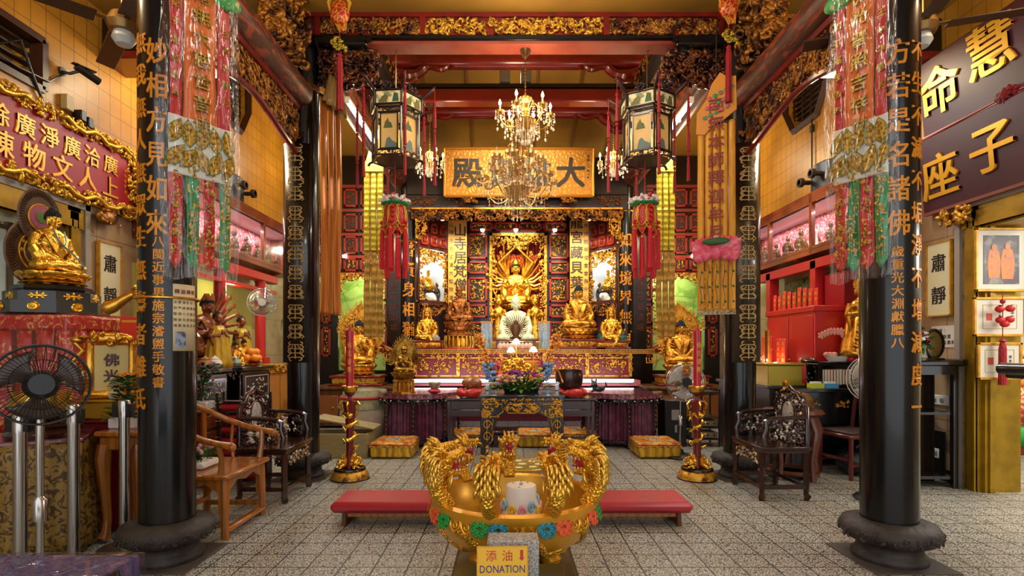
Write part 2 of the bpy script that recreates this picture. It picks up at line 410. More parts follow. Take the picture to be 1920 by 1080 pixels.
# doors: gilded frames
GFR = mat('gilded_frame', 'a8841a', .36, .5, var=('noise', 6, .4, .8, '7a5c0f'))
def doorway(n, x, sgn):
    y0, y1, z0, z1 = DL
    g = MB()
    for i, (w, d) in enumerate(((.2, .02), (.15, .045), (.105, .03), (.07, .06), (.04, .035))):
        g.bx(x-sgn*d, x+sgn*.02, y1+w-.05 if i else y1+w-.05, y1, 0, z1+w); g.bx(x-sgn*d, x+sgn*.02, y0, y1+w-.001*i, z1, z1+w-.001)
    g.bx(x, x+sgn*.36, y1-.02, y1+.001, 0, z1); g.bx(x, x+sgn*.36, y0, y1, z1-.02, z1+.001)
    g.bx(x+sgn*.0, x+sgn*.1, y1-.05, y1-.02, 0, z1); g.bx(x+sgn*.03, x+sgn*.07, y1-.07, y1-.05, 0, z1)
    o = struct('door_%d' % n, g, GFR, smooth=False)
    t_ = MB(); t_.bx(x-sgn*.03, x, y1+.2, y1+.26, 0, z1+.26); t_.bx(x-sgn*.03, x, y0, y1+.26, z1+.2, z1+.26)
    struct('trim_%d' % (n+1), t_, mat('grey_stone_trim', '9b9386', .5), smooth=False)
doorway(1, XL, -1); doorway(2, XR, 1)
# next rooms seen through the doorways
a = MB(); a.bx(XR+3.4, XR+3.5, 1, 8, 0, 3); a.bx(XR+.36, XR+3.5, 7.4, 7.5, 0, 3); struct('wall_beyond_right', a, mat('cream_wall', 'd9c9a4', .7))
a = MB(); a.bx(XL-3.3, XL-3.2, 0, 8, 0, 3); a.bx(XL-3.3, XL-.36, 7.0, 7.1, 0, 3); struct('wall_beyond_left', a, mat('pale_wall', 'cfd3cc', .7))
a = MB(); a.bx(XR+.36, XR+3.5, 2, 7.5, 3, 3.1); a.bx(XL-3.3, XL-.36, 2, 7.1, 3, 3.1); struct('ceiling_beyond', a, CEIL)
lamp('next_room_light', 'AREA', (XR+1.6, 5.2, 2.9), 110, (1, .97, .92), 1.4)
lamp('next_room_light', 'AREA', (XL-1.6, 4.6, 2.9), 60, (.95, 1, .95), 1.2)
lamp('doorway_daylight', 'AREA', (XR+1.2, 3.2, 2.6), 60, (1, .93, .82), 1.0, (0, .9, 0))
g = MB(); g.cyl((XR+.55, 6.3, 2.8), (XR+1.7, 6.3, 2.72), .02)
tag(obj('fluorescent_tube', g, mat('lit_tube', 'ffffff', emis=('ffffff', 8))), 'white fluorescent tube lit in the room beyond the right doorway', 'light')
# folding gate with pale panels in the left doorway
th = thing('folding_gate', 'folding gate with pale glass panels in the left doorway behind the seated Buddha', 'gate', (XL-.2, 0, 0))
fr = MB(); pn = MB()
for i in range(7):
    y = 2.5+i*.36; fr.bx(-.02, .02, y-.025, y+.025, 0, 2.45)
    for z in (.05, 1.0, 1.6, 2.4): fr.bx(-.015, .015, y, y+.36, z-.02, z+.02)
    pn.bx(-.006, .006, y+.03, y+.33, .05, 2.4)
obj('gate_frame', fr, mat('gate_brown', '4a3420', .5), th); obj('glass_panel', pn, mat('frosted_glass', 'c8d6cf', .4, trans=.3), th)
# baseboard and sockets at the right wall
a = MB(); a.bx(XR-.02, XR, 5.3, 12, 0, .12); a.bx(XR-.025, XR, 5.42, 5.75, .1, .5); struct('baseboard_right', a, mat('black_skirting', '15130f', .4))
a = MB(); a.bx(XL, XL+.02, 5.3, 12, 0, .12); struct('baseboard_left', a, mat('black_skirting'))
def socket(y, z, lab, w=.3):
    t_ = thing('wall_socket', lab, 'socket', (XR, y, z)); q = MB(); q.bx(-.03, 0, -w/2, w/2, -.05, .05, .006); obj('cover', q, WHITEP, t_)
    k_ = MB()
    for d in (-.09, 0, .09): k_.bx(-.04, -.03, d-.02, d+.02, -.02, .02, .004)
    obj('switch', k_, mat('grey_plastic', '8c8c88', .4), t_)
socket(5.52, .82, 'white power socket strip at table height on the marble wall'); socket(5.6, .27, 'cream floor-level socket on the black skirting of marble wall', .26)
# ---------------------------------------------------------------- roof timbers
PURL = mat('red_purlin', '7e1713', .28, 0, coat=.5, var=('noise', 3, .4, .8, '5c0f0e'))
def roundbeam(name, p, q, r, m, lab, cat='beam', grp=None):
    b = MB(); n = 10; b.tube([Vector(p).lerp(Vector(q), i/n) for i in range(n+1)], r, 20); o = obj(name, b, m); return tag(o, lab, cat, grp)
roundbeam('roof_purlin', (-2.2, 9.4, 6.4), (2.5, 9.4, 6.4), .125, PURL, 'upper round red purlin high in the roof above the chandelier')
roundbeam('roof_purlin', (-2.2, 10.15, 5.86), (2.5, 10.15, 5.86), .125, PURL, 'lower round red purlin just above the gold name board')
b = MB(); b.bx(-2.15, 2.48, 7.5, 7.7, 4.83, 5.02, .02); b.mi = 1; b.bx(-2.15, 2.48, 7.48, 7.72, 5.02, 5.07)
tag(obj('tie_beam', b, [PURL, BLACK]), 'square red tie beam with black top spanning behind the chandelier', 'beam')
for x, sd in ((-.04, 'left'), (.26, 'right')):
    t_ = thing('spotlight', 'grey spotlight on top of the tie beam, %s of the pair' % sd, 'light', (x, 7.6, 5.07)); q = MB(); q.box((0, 0, .12), (.15, .2, .17), .01); q.box((0, 0, .02), (.04, .06, .04)); obj('housing', q, mat('spot_grey', '8a8680', .4, .3), t_)
    q = MB(); q.box((0, .102, .12), (.12, .006, .13)); obj('lens', q, mat('spot_lens', 'fff4d8', .2, emis=('ffe0a8', 3)), t_)
    lamp('spotlight_beam', 'SPOT', (x, 7.78, 5.19), 150, (1, .86, .6), .06, (PI/2-.42-.1*(x > 0), 0, 0), None, 1.5)
for sx, sd in ((0, 'left'), (1, 'right')):
    x = CX[sx]; s = 1 if sx == 0 else -1
    roundbeam('log_beam', (x, -1, 3.97), (x, 5.5, 3.97), .145, LOG, 'weathered round log beam from the %s front column to the rear one' % sd)
    roundbeam('log_beam', (x, 5.75, 4.72), (x, 10.9, 4.72), .18, LOG, 'weathered round log beam running back above the %s fluorescent tube' % sd)
    for i, (z, d0, d1, off) in enumerate(((5.32, 6.3, 10.6, .1), (5.8, 7.0, 10.2, .2))):
        t_ = thing('carved_roof_beam', '%s carved beam stacked above the %s log, gilded edges' % (('lower', 'upper')[i], sd), 'beam', (x+s*off, 0, z))
        q = MB(); q.bx(-.09, .09, d0, d1, -.13, .13, .02); obj('beam_body', q, DARK, t_)
        q = MB(); M_ = Matrix(((0, 0, s, s*.09), (1, 0, 0, (d0+d1)/2), (0, 1, 0, 0), (0, 0, 0, 1)))
        q.scroll(d1-d0, .22, 110, M_, 7+i, .018, .03); obj('gilt_carving', q, CARVE, t_)
    # aisle cross beam to the wall
    b = MB(); x2 = XL if sx == 0 else XR
    b.bx(min(x, x2), max(x, x2), 5.45, 5.8, 4.38, 4.74, .02); b.mi = 1; b.bx(min(x, x2), max(x, x2), 5.43, 5.82, 4.3, 4.38)
    tag(obj('aisle_beam', b, [BLACK, REDW]), 'dark squared beam crossing the %s aisle to the wall' % sd, 'beam')
    # carved openwork valance under the front log
    t_ = thing('carved_valance', 'openwork carved valance hanging under the %s front log beam' % sd, 'carving', (x, 0, 3.82))
    M_ = Matrix(((0, 0, 1, 0), (1, 0, 0, 4.45), (0, 1, 0, -.16), (0, 0, 0, 1)))
    def ins(u, v): return v > -.17+.05*math.cos(u*4)-.1*(abs(u)/1.0)**4
    q = MB()
    for zz in (-.03, .03): q.scroll(2.0, .42, 330, M_, 31+sx+int(zz*100), .012, zz, ins, .075)
    obj('openwork', q, CARVE, t_)
    q = MB(); n = 24; pts = []
    for i in range(n+1):
        u = -1+2*i/n; pts.append((0, 4.45+u, -.16-.19+.05*math.cos(u*4)-.1*abs(u)**4))
    q.tube(pts, .028, 6); q.bx(-.04, .04, 3.5, 5.45, -.04, .03); obj('edge_rail', q, REDW, t_)
    # brackets in front of the rear column and under the carved beam
    t_ = thing('carved_bracket', 'gilded carved lion bracket above the %s log beam beside rear column' % sd, 'bracket', (x+s*-.05, 5.2, 4.44))
    q = MB()
    for k in range(5): q.scroll(.5-.07*k, .66-.07*k, 95, T(0, .1-.07*k, 0) @ FRONT, 50+k, .018, .06, None, .085)
    obj('carved_figures', q, CARVE, t_); q = MB(); q.box((0, .12, .03), (.3, .12, .55), .03); obj('bracket_core', q, DARK, t_)
    t_ = thing('carved_bracket', 'dark gilded scroll bracket under the carved beam at %s rear column' % sd, 'bracket', (x+s*.49, 5.6, 4.27))
    q = MB()
    for k in range(3): q.scroll(.62, .36, 90, T(0, -.06*k+.1, 0) @ FRONT, 70+k, .017, .05, (lambda u, v: v > -.18+.25*(u*s+.31)*.6 and v > -.2), .08)
    obj('carved_figures', q, mat('dark_gilt', '7a4324', .32, .5, var=('noise', 9, .42, .6, '2a120d')), t_)
    q = MB(); q.box((-s*.05, .1, .04), (.5, .05, .24), .02); obj('bracket_core', q, DARK, t_)
# front carved beam
t_ = thing('carved_lintel', 'long carved lintel with three gilded panels under the ochre ceiling', 'beam', (C0, 5.6, 0))
q = MB(); q.bx(-2.3, 2.3, -.1, .1, 4.56, 4.8); q.bx(-2.3, 2.3, -.13, .1, 4.755, 4.8)
for xx in (-2.1, -1.02, .87, 2.05): q.bx(xx-.03, xx+.03, -.125, .1, 4.57, 4.76)
obj('beam_body', q, REDW, t_)
q = MB(); q.bx(-1.6, 1.6, -.13, .1, 4.52, 4.575, .015)
for sg in (-1, 1): q.bx(sg*1.6, sg*2.3, -.13, .1, 4.47, 4.575, .015); q.tube([(sg*1.6, -.13, 4.5), (sg*1.55, -.13, 4.53)], .03, 6)
obj('moulding', q, BLACK, t_)
q = MB(); q.bx(-1.6, 1.6, -.1, .1, 4.49, 4.52); obj('soffit_board', q, mat('worn_pink_board', 'a04a34', .5, 0, var=('noise', 3, .4, .7, '8a2a1c')), t_)
for (xa, xb, sd_) in ((-2.07, -1.05, 1), (-.99, .84, 2), (.9, 2.02, 3)):
    q = MB(); q.scroll(xb-xa, .15, int(150*(xb-xa)), T((xa+xb)/2, -.1, 4.665) @ FRONT, sd_, .013, .03, None, .06)
    obj('carved_panel', q, CARVEG if sd_ == 2 else CARVE, t_)

lamp('roof_fill_light', 'POINT', (.15, 8.35, 5.6), 40, (1, .8, .5), .2)  # added fill without a fixture, lifts the dark purlins and roof slope

for sd, sx, x0 in (('left', 1, -2.02), ('right', -1, 2.32)):
    for k, (y, z) in enumerate(((9.35, 6.2), (10.1, 5.68))):
        q = MB(); q.tube(cr([(0, 0, 0), (.25, 0, -.06), (.45, 0, -.02), (.62, 0, .1), (.85, 0, .05), (1.0, 0, .12), (1.06, -.02, .05)]), [.1]*6+[.08]*6+[.05]*6+[.04]*6+[.03], 7, S(sx, 1, 1)); q.tube([(0, 0, -.18), (.3, 0, -.2), (.42, 0, -.1)], [.07, .07, .05], 7, S(sx, 1, 1))
        o = obj('purlin_bracket', q, PURL, None, (x0, y, z)); tag(o, 'curled dark red bracket under the %s end of the %s round purlin' % (sd, ('upper', 'lower')[k]), 'bracket')
# ================================================================ columns, couplets, banners, lanterns, chandeliers
LACQ = mat('column_lacquer', '0a0a0c', .24, 0, coat=.3, spec=.35, var=('noise', 2, .5, .8, '191310'), stretch=(2, 2, .5))
STONE = mat('dark_stone', '38302b', .6, 0, var=('noise', 9, .4, .7, '221b18'), bump=('noise', 25, .4))
GTXT = mat('column_gold', 'd98a1c', .4, .2)
def wraptext(st, size, ang, z, R0, sx=1, pitch=1.1, bold=.03, depth=.005):
    m = MB(); m.text(st, Matrix(), size, depth, bold, True, pitch, sx)
    m.v = [((R0+.002+w)*math.sin(ang+u/R0), -(R0+.002+w)*math.cos(ang+u/R0), z+v) for u, v, w in m.v]; return m
def column(x, y, top, lab, texts, base=True):
    t_ = thing('column', lab, 'column', (x, y, 0))
    q = MB(); n = 14; r = .16
    q.lathe([(r, .26)]+[(r+(.004 if .2 < i/n < .8 else 0), .26+(top-.26)*i/n) for i in range(1, n+1)], n=40)
    sh = obj('shaft', q, LACQ, t_)
    for (st, size, ang, z, sx, pitch) in texts:
        obj('lettering', wraptext(st, size, ang, z, r+.004, sx, pitch), GTXT, t_, label='gold characters')
    q = MB(); q.lathe([(.2, 0), (.21, .015), (.21, .04), (.185, .06), (.18, .1), (.19, .115), (.25, .14), (.275, .17), (.278, .205), (.262, .235), (.2, .258), (.1, .262)], n=44)
    for i in range(16):
        a = i*PI/8; q.M = R(a, 'Z') @ T(0, -.268, .18) @ FRONT; q.scroll(.1, .05, 5, Matrix(), i, .007, .012, None, .02); q.M = None
    obj('stone_base', q, STONE, t_)
    q = MB(); q.box((0, 0, .004), (.52, .52, .008), .003); obj('base_plate', q, mat('worn_slab', '4a4038', .7), t_)
    return t_
FY = 3.42; BY = 5.63
column(CX[0]-.025, FY, 4.8, 'black front column on the left with gold seal script and a paper notice',
       [('妙相方見如來', .165, .2, 2.64, .74, 1.27), ('無我無人無眾生無壽者離氏', .14, -.47, 2.13, .75, 1.42), ('八閩近事男施宗濬盥手敬書', .07, .27, 1.57, .95, 1.12)])
column(CX[1], FY, 4.8, 'black front column on the right with gold seal script beside the purple boards',
       [('方若是名諸佛', .165, -.33, 2.64, .78, 1.27), ('不生不滅不垢淨不增減度一', .14, .42, 2.08, .75, 1.42), ('歲重光大淵獻臘八', .07, -.36, 1.66, .95, 1.14)])
for sx, sd in ((0, 'left'), (1, 'right')):
    c = column(CX[sx], BY, 4.8, 'black rear column on the %s carrying a long carved seal-script plaque' % sd, [])
    q = MB(); q.lathe([(.17, 4.03), (.19, 4.06), (.17, 4.09)], n=32); obj('gilt_collar', q, CARVE, c)
# long seal-script plaques on the rear columns
SEALG = mat('worn_brass', 'b89a60', .4, .4)
def sealglyph(q, cx, cz, w, h, seed):
    rd = random.Random(seed); r = .0065
    q.tube([(cx, 0, cz-h/2), (cx, 0, cz+h*.42)], r, 5)
    for k in range(4):
        zz = cz+h*(.4-.27*k); ww = w*rd.uniform(.3, .5); up = rd.choice((-1, 1)); cr = h*rd.uniform(.1, .17)
        for sg in (-1, 1):
            p = [(cx, 0, zz), (cx+sg*ww*.6, 0, zz)]+[(cx+sg*(ww*.6+cr*.9*math.sin(a)), 0, zz+up*cr*(1-math.cos(a))*.8) for a in (.6, 1.2, 1.9, 2.6, 3.4)]
            q.tube(p, r, 5)
    for sg in (-1, 1):
        ww = w*.42; q.tube([(cx+sg*w*.12, 0, cz+h*.3), (cx+sg*ww*.8, 0, cz+h*.1), (cx+sg*ww*.5, 0, cz-h*.12), (cx+sg*ww, 0, cz-h*.36), (cx+sg*ww*.75, 0, cz-h*.46)], r, 5)
for sx, (x0, x1) in ((0, (530, 577)), (1, (1380, 1427))):
    D = 5.42; w = (x1-x0)*D/1000*1.1; z0, z1 = Z(680, D), Z(266, D)
    t_ = thing('couplet_plaque', 'long dark plaque of brass seal characters on the %s rear column' % ('left', 'right')[sx], 'plaque', (X((x0+x1)/2, D), D+.02, 0))
    q = MB(); q.grid(lambda u, v: ((u-.5)*w, .05*(2*u-1)**2, z0+(z1-z0)*v), 8, 1); obj('board', q, mat('plaque_black', '1a1613', .3, 0, coat=.5) if sx == 0 else mat('plaque_worn', '4a3f31', .3, .3, coat=.5, var=('noise', 1.2, .45, .6, '1c1713')), t_, solid=.03)
    q = MB()
    for i in range(11): sealglyph(q, 0, z0+(z1-z0)*(i+.6)/11.2, w*.7, (z1-z0)/11*.78, sx*50+i)
    q.v = [(a, b-.022+.05*(2*a/w)**2, c) for a, b, c in q.v]
    obj('lettering', q, SEALG, t_)
    q = MB(); q.scroll(w*.7, .1, 14, T(0, -.01, z1+.06) @ FRONT, sx, .01, .02); obj('top_ornament', q, CARVE, t_)
# paper notice on the left front column
t_ = thing('paper_notice', 'cream printed notice wrapped on the left front column', 'notice', (CX[0]-.025, FY, 0))
Rn = .17; a0, a1 = .72, 1.6
q = MB(); q.grid(lambda u, v: (Rn*math.sin(a0+(a1-a0)*u), -Rn*math.cos(a0+(a1-a0)*u), Z(658, 3.3)+(Z(532, 3.3)-Z(658, 3.3))*v), 10, 2); obj('sheet', q, mat('cream_paper', 'd6c49a', .6), t_, solid=.002)
q = MB(); rd = random.Random(4)
def onarc(st, size, ang, z): return wraptext(st, size, ang, z, Rn, 1, 1.1, .01, .003)
for k, st in enumerate(('法要通告如下', '供奉諸佛菩薩', '敬請十方善信', '隨喜功德無量', '福慧增長吉祥')):
    m = MB(); m.text(st, Matrix(), .02, .003, .012, False, 1.25); m.v = [((Rn+.003)*math.sin((a0+a1)/2+u/Rn), -(Rn+.003)*math.cos((a0+a1)/2+u/Rn), Z(566+k*11, 3.3)+v) for u, v, w_ in m.v]; q.join(m)
m = MB(); m.text('釋迦禪院', Matrix(), .03, .003, .02, False, 1.15); m.v = [((Rn+.003)*math.sin((a0+a1)/2+u/Rn), -(Rn+.003)*math.cos((a0+a1)/2+u/Rn), Z(546, 3.3)+v) for u, v, w_ in m.v]
obj('heading', m, mat('red_ink', 'a02a1c', .6), t_); obj('printed_text', q, mat('brown_ink', '4a3626', .6), t_)
q = MB(); q.grid(lambda u, v: ((Rn+.003)*math.sin(a0+.08+.35*u), -(Rn+.003)*math.cos(a0+.08+.35*u), Z(652, 3.3)+.1*v), 6, 2); obj('picture', q, mat('print_blue', '8fa0b4', .6, var=('noise', 30, .45, .6, '4a4a6a')), t_)
# embroidered banners in clear plastic on the front columns
BRED = mat('banner_red', 'c01a22', .5, 0, var=('noise', 40, .58, .64, 'd8a03a')); BORA = mat('banner_orange', 'd9661a', .5)
BGRN = mat('banner_green', '128a4c', .5, 0, var=('noise', 40, .58, .64, 'd8a03a')); BSIL = mat('banner_white', 'd8d2c4', .5); BPLAIN = mat('banner_plain_red', 'b8141c', .5)
EMBR = mat('gold_embroidery', 'd8b040', .35, .6, var=('noise', 60, .45, .6, '8a6a1c'))
CLEAR = plastic('clear_plastic', 'ffffff', .03, 7, .45)
def frontbanner(lab, xa, ya, xb, yb, sgn, zb):
    w = math.hypot(xb-xa, yb-ya); a = math.atan2(yb-ya, xb-xa)
    t_ = thing('embroidered_banner', lab, 'banner', ((xa+xb)/2, (ya+yb)/2, 0), a)
    H = 3.75-zb
    def strip(name, u0, u1, z0, z1, m, amp=.006, point=False, off=0):
        q = MB(); uc = (u0+u1)/2
        def fn(u, v):
            uu = u0+(u1-u0)*u; zz = z1+(z0-z1)*v
            if point: zz -= .05*(1-abs(2*u-1))*v**6
            return (uu, off+amp*math.sin(uu*60+zz*5)+.004*math.sin(zz*17), zz)
        q.grid(fn, 8, 30); return obj(name, q, m, t_, solid=.004)
    h = w/2
    strip('red_strip', -h+.02, -h*.55, 2.68, 3.72, BPLAIN); strip('orange_panel', -h*.5, h*.45, 2.64, 3.72, BORA); strip('red_strip', h*.5, h-.02, 2.62, 3.7, BPLAIN)
    q = MB()
    for i, ch in enumerate('南無大慈世音佛' if sgn < 0 else '佛光普照吉祥世'): q.text(ch, T(0, -.012, 3.46-i*.13) @ FRONT, .105, .012, .02)
    obj('embroidered_characters', q, EMBR, t_)
    q = MB(); st = ('弟子連枝敬奉', '壬申年臘月')
    for k, xx in ((0, -h*.76), (1, h*.74)): q.text(st[k if sgn < 0 else k], T(xx, -.012, 3.08) @ FRONT, .05, .005, .012, True, 2.1)
    obj('dedication', q, EMBR, t_)
    strip('leaf_band', -h+.01, h-.01, 2.36, 2.7, BSIL, off=-.008)
    q = MB(); rd = random.Random(3); e = MB()
    lf = [(0, -.075), (.03, -.035), (.038, .01), (.022, .05), (0, .085), (-.022, .05), (-.038, .01), (-.03, -.035)]
    for i in range(10):
        u = -h+.04+(i % 5)*(w-.08)/4; z = 2.6 if i < 5 else 2.46; M_ = T(u, -.014-.003*(i % 3), z) @ FRONT @ R(rd.uniform(-.7, .7), 'Z'); q.prism(lf, .006, M_); q.tube([(0, -.07, .007), (0, .07, .007)], .004, 4, M_)
        for k in (-1, 1): q.tube([(0, .02*k, .007), (.026, .02*k+.02, .007)], .003, 4, M_); q.tube([(0, .02*k, .007), (-.026, .02*k+.02, .007)], .003, 4, M_)
        e.tube([(a*1.03, b*1.03, .004) for a, b in lf], .003, 4, M_, closed=True)
    obj('leaf_edging', e, mat('leaf_edge_green', '3a7a4a', .5), t_)
    obj('gold_leaves', q, EMBR, t_)
    for k in range(4):
        u = -h+.05+k*(w-.1)/3; st_ = strip('ribbon', u-.034, u+.034, zb+.1, 2.4, (BRED, BGRN)[k % 2], .008, True)
        q = MB(); q.scroll(.05, .54, 44, T(u, -.01, zb+.4) @ FRONT, k+3, .0045, .006, None, .022, .35)
        obj('embroidery', q, EMBR, t_)
    q = MB(); q.ell((sgn*-h*.8, 0, 3.5), (.09, .03, .06)); obj('green_knot', q, mat('green_cloth', '2a9a4c', .5, var=('noise', 30, .55, .6, 'c8b060')), t_)
    # plastic bag: front and back sheet, crumpled and wider than the cloth
    q = MB()
    for sd_ in (-1, 1):
        def fn(u, v):
            z = zb+H*(1-v); k = 1+.06*math.sin(z*3); uu = (u-.5)*(w+.07)*k
            d = sd_*(.035+.02*noise.noise((uu*14, z*1.2, sd_)))*(1-abs(2*u-1)**6)+.012*noise.noise((uu*30, z*3, 5+sd_))
            return (uu+.01*math.sin(z*4), d, z-.03*noise.noise((uu*10, 3, 1))*v)
        q.grid(fn, 30, 44)
    obj('plastic_bag', q, CLEAR, t_, label='clear crinkled plastic bag')
    q = MB(); q.cyl((-h, 0, 3.74), (h, 0, 3.74), .012); obj('hanging_rod', q, STEEL, t_)
    return t_
frontbanner('plastic-wrapped orange and red embroidered banner by the left front column', -1.955, 3.05, -1.725, 3.35, -1, 1.76)
frontbanner('plastic-wrapped orange and red embroidered banner by the right front column', 2.04, 3.35, 2.19, 3.05, 1, 1.76)
# long yellow banners near the rear columns
def longbanner(name, lab, pa, pb, z0, z1, nst, m, seg=False, extra=None):
    a = math.atan2(pb[1]-pa[1], pb[0]-pa[0]); w = math.hypot(pb[0]-pa[0], pb[1]-pa[1])
    t_ = thing(name, lab, 'banner', ((pa[0]+pb[0])/2, (pa[1]+pb[1])/2, 0), a)
    for i in range(nst):
        u0 = -w/2+w*i/nst+.004; u1 = -w/2+w*(i+1)/nst-.004; q = MB()
        q.grid(lambda u, v: (u0+(u1-u0)*u, .012*math.sin(PI*u)*-1+.01*math.sin(7*v+i)+(.012*abs(math.sin(v*PI*14)) if seg else 0), z1+(z0-z1)*v), 6, 60)
        obj('streamer', q, m, t_, solid=.003)
    return t_, w
D = 5.35
t_, w = longbanner('hanging_banner', 'orange-gold silk banner hanging edge-on beside the left rear column', (X(600, 5.2), 5.2), (X(640, 5.55), 5.55), Z(590, D), Z(190, D), 3,
                   mat('orange_gold_silk', 'b8701c', .32, .35, var=('noise', 3, .4, .7, '8a4412'), stretch=(8, 8, .6)))
q = MB(); q.grid(lambda u, v: (w*(u-.5)*(.6+.6*v), -.05-.02*math.sin(u*25), Z(190, D)+.22-.3*v), 24, 4); obj('head_drape', q, mat('olive_gold_cloth', '8a6a30', .5, .2), t_, solid=.004)
q = MB(); q.cyl((-w/2, 0, Z(190, D)), (w/2, 0, Z(190, D)), .015); q.cyl((0, 0, Z(190, D)), (-.02, .17, 4.5), .006); obj('hanging_rod', q, DARK, t_)
YEL = mat('yellow_silk', 'dd9a26', .45, .1, var=('noise', 5, .45, .7, 'c4801c'), stretch=(6, 6, 1))
t_, w = longbanner('hanging_banner', 'yellow embroidered banner with red prayer characters and a pink lotus', (X(1307, 5.25), 5.25), (X(1380, 5.1), 5.1), Z(583, 5.18), Z(230, 5.18), 5, YEL)
zt = Z(232, 5.18)
q = MB(); q.prism([(-w*.52, zt-.08), (-w*.5, zt+.12), (-w*.25, zt+.24), (-w*.12, zt+.38), (w*.1, zt+.48), (w*.3, zt+.42), (w*.5, zt+.42), (w*.52, zt+.1), (w*.2, zt+.02), (-w*.1, zt-.02), (-w*.3, zt-.1)], .02, R(PI/2, 'X'), 0); obj('head_panel', q, mat('orange_silk', 'd98a22', .45), t_)
q = MB()
for k, c_ in ((0, .05), (1, .12), (2, .19)):
    for i in range(5): q.ell((-.1+.05*i+.02*k, -.03, zt+.06+.09*k+.02*i), (.024, .006, .02), 6, 4)
obj('flower_embroidery', q, mat('mixed_embroidery', 'c85a6a', .5, var=('noise', 14, .45, .55, '3a8a5a')), t_)
q = MB(); q.text('南無本師釋迦牟尼佛', T(0, -.03, Z(335, 5.18)) @ FRONT, .155, .006, .012, True, 1.13); obj('characters', q, mat('maroon_ink', '8a1f14', .5), t_)
q = MB()
def lotus(q, cz):
    for row, (n, hh, ww, zz) in enumerate(((9, .16, .05, .02), (7, .13, .055, -.03), (5, .1, .06, -.07))):
        for i in range(n):
            a = -1.25+2.5*i/(n-1); x = .17*math.sin(a); q.ell((x, -.04-.012*row, cz+zz+.04*math.cos(a)), (ww*.75, .01, hh*.6), 8, 6, None, R(a*.55, 'Y'))
lotus(q, Z(472, 5.18)); obj('lotus_applique', q, mat('lotus_pink', 'd4405e', .45, 0, var=('noise', 12, .45, .65, 'e88aa0')), t_, label='pink lotus')
q = MB(); q.ell((0, -.075, Z(455, 5.18)), (.13, .012, .035), 16, 6); obj('lotus_heart', q, mat('lotus_green', '3f8a2c', .5, var=('voronoi', 60, .1, .3, '22561a')), t_)
q = MB()
for i in range(5):
    xx = -w/2+w*(i+.5)/5
    q.tube([(xx+.008*math.sin(k), -.02, Z(495+k*8, 5.18)) for k in range(11)], .003, 4)
    for k in range(3):
        q.ell((xx+.012, -.02, Z(510+k*28, 5.18)), (.016, .004, .01), 6, 4, None, R(.6, 'Y'))
obj('vine_embroidery', q, mat('vine_green', '3f5a22', .5), t_)
q = MB(); q.bx(-w/2, w/2, -.012, .012, Z(590, 5.18), Z(581, 5.18)); obj('hem', q, mat('pale_fringe', 'b8a27a', .6, var=('noise', 60, .45, .6, '6a5a3a')), t_)
q = MB(); q.cyl((-w/2, 0, zt+.0), (w/2, 0, zt+.0), .015); q.cyl((0, .02, zt), (0, .02, 4.49), .006); obj('hanging_rod', q, DARK, t_)
TANB = mat('tan_gold_brocade', 'a8812c', .45, .25, var=('noise', 9, .4, .75, '86661c'), bump=('wave', 9, .4))
LIME = mat('lime_gold_brocade', 'ac9f18', .4, .25, var=('noise', 6, .4, .75, '9a7a14'), bump=('wave', 6, .3))
for sd, xa, xb in (('left', 681, 719), ('right', 1231, 1266)):
    D = 7.52
    t_, w = longbanner('brocade_streamer', 'narrow yellow-green brocade streamer hanging before the %s side shrine' % sd, (X(xa, D), D), (X(xb, D), D), Z(470, D), Z(318, D), 3, LIME, True)
    for i in range(3):
        u0 = -w/2+w*i/3+.003; u1 = -w/2+w*(i+1)/3-.003; q = MB(); q.grid(lambda u, v: (u0+(u1-u0)*u+.006*math.sin(v*9), .012-.012*math.sin(PI*u)+.012*abs(math.sin(v*PI*11))+.012*math.sin(4*v+i), Z(462, D)+(Z(632, D)-Z(462, D))*v), 6, 60); obj('lower_streamer', q, TANB, t_, solid=.003)
    q = MB(); zt = Z(318, D); q.prism([(-w/2, zt-.03), (w/2, zt-.03), (w/2, zt+.08), (w*.2, zt+.16), (-w*.2, zt+.26), (-w*.35, zt+.12), (-w/2, zt+.05)], .02, R(PI/2, 'X')); obj('head_panel', q, mat('lime_cloth', 'a8b01c', .5), t_)
    q = MB(); q.cyl((0, -.01, zt+.1), (0, -.01, 4.84), .005); obj('hanging_cord', q, DARK, t_)
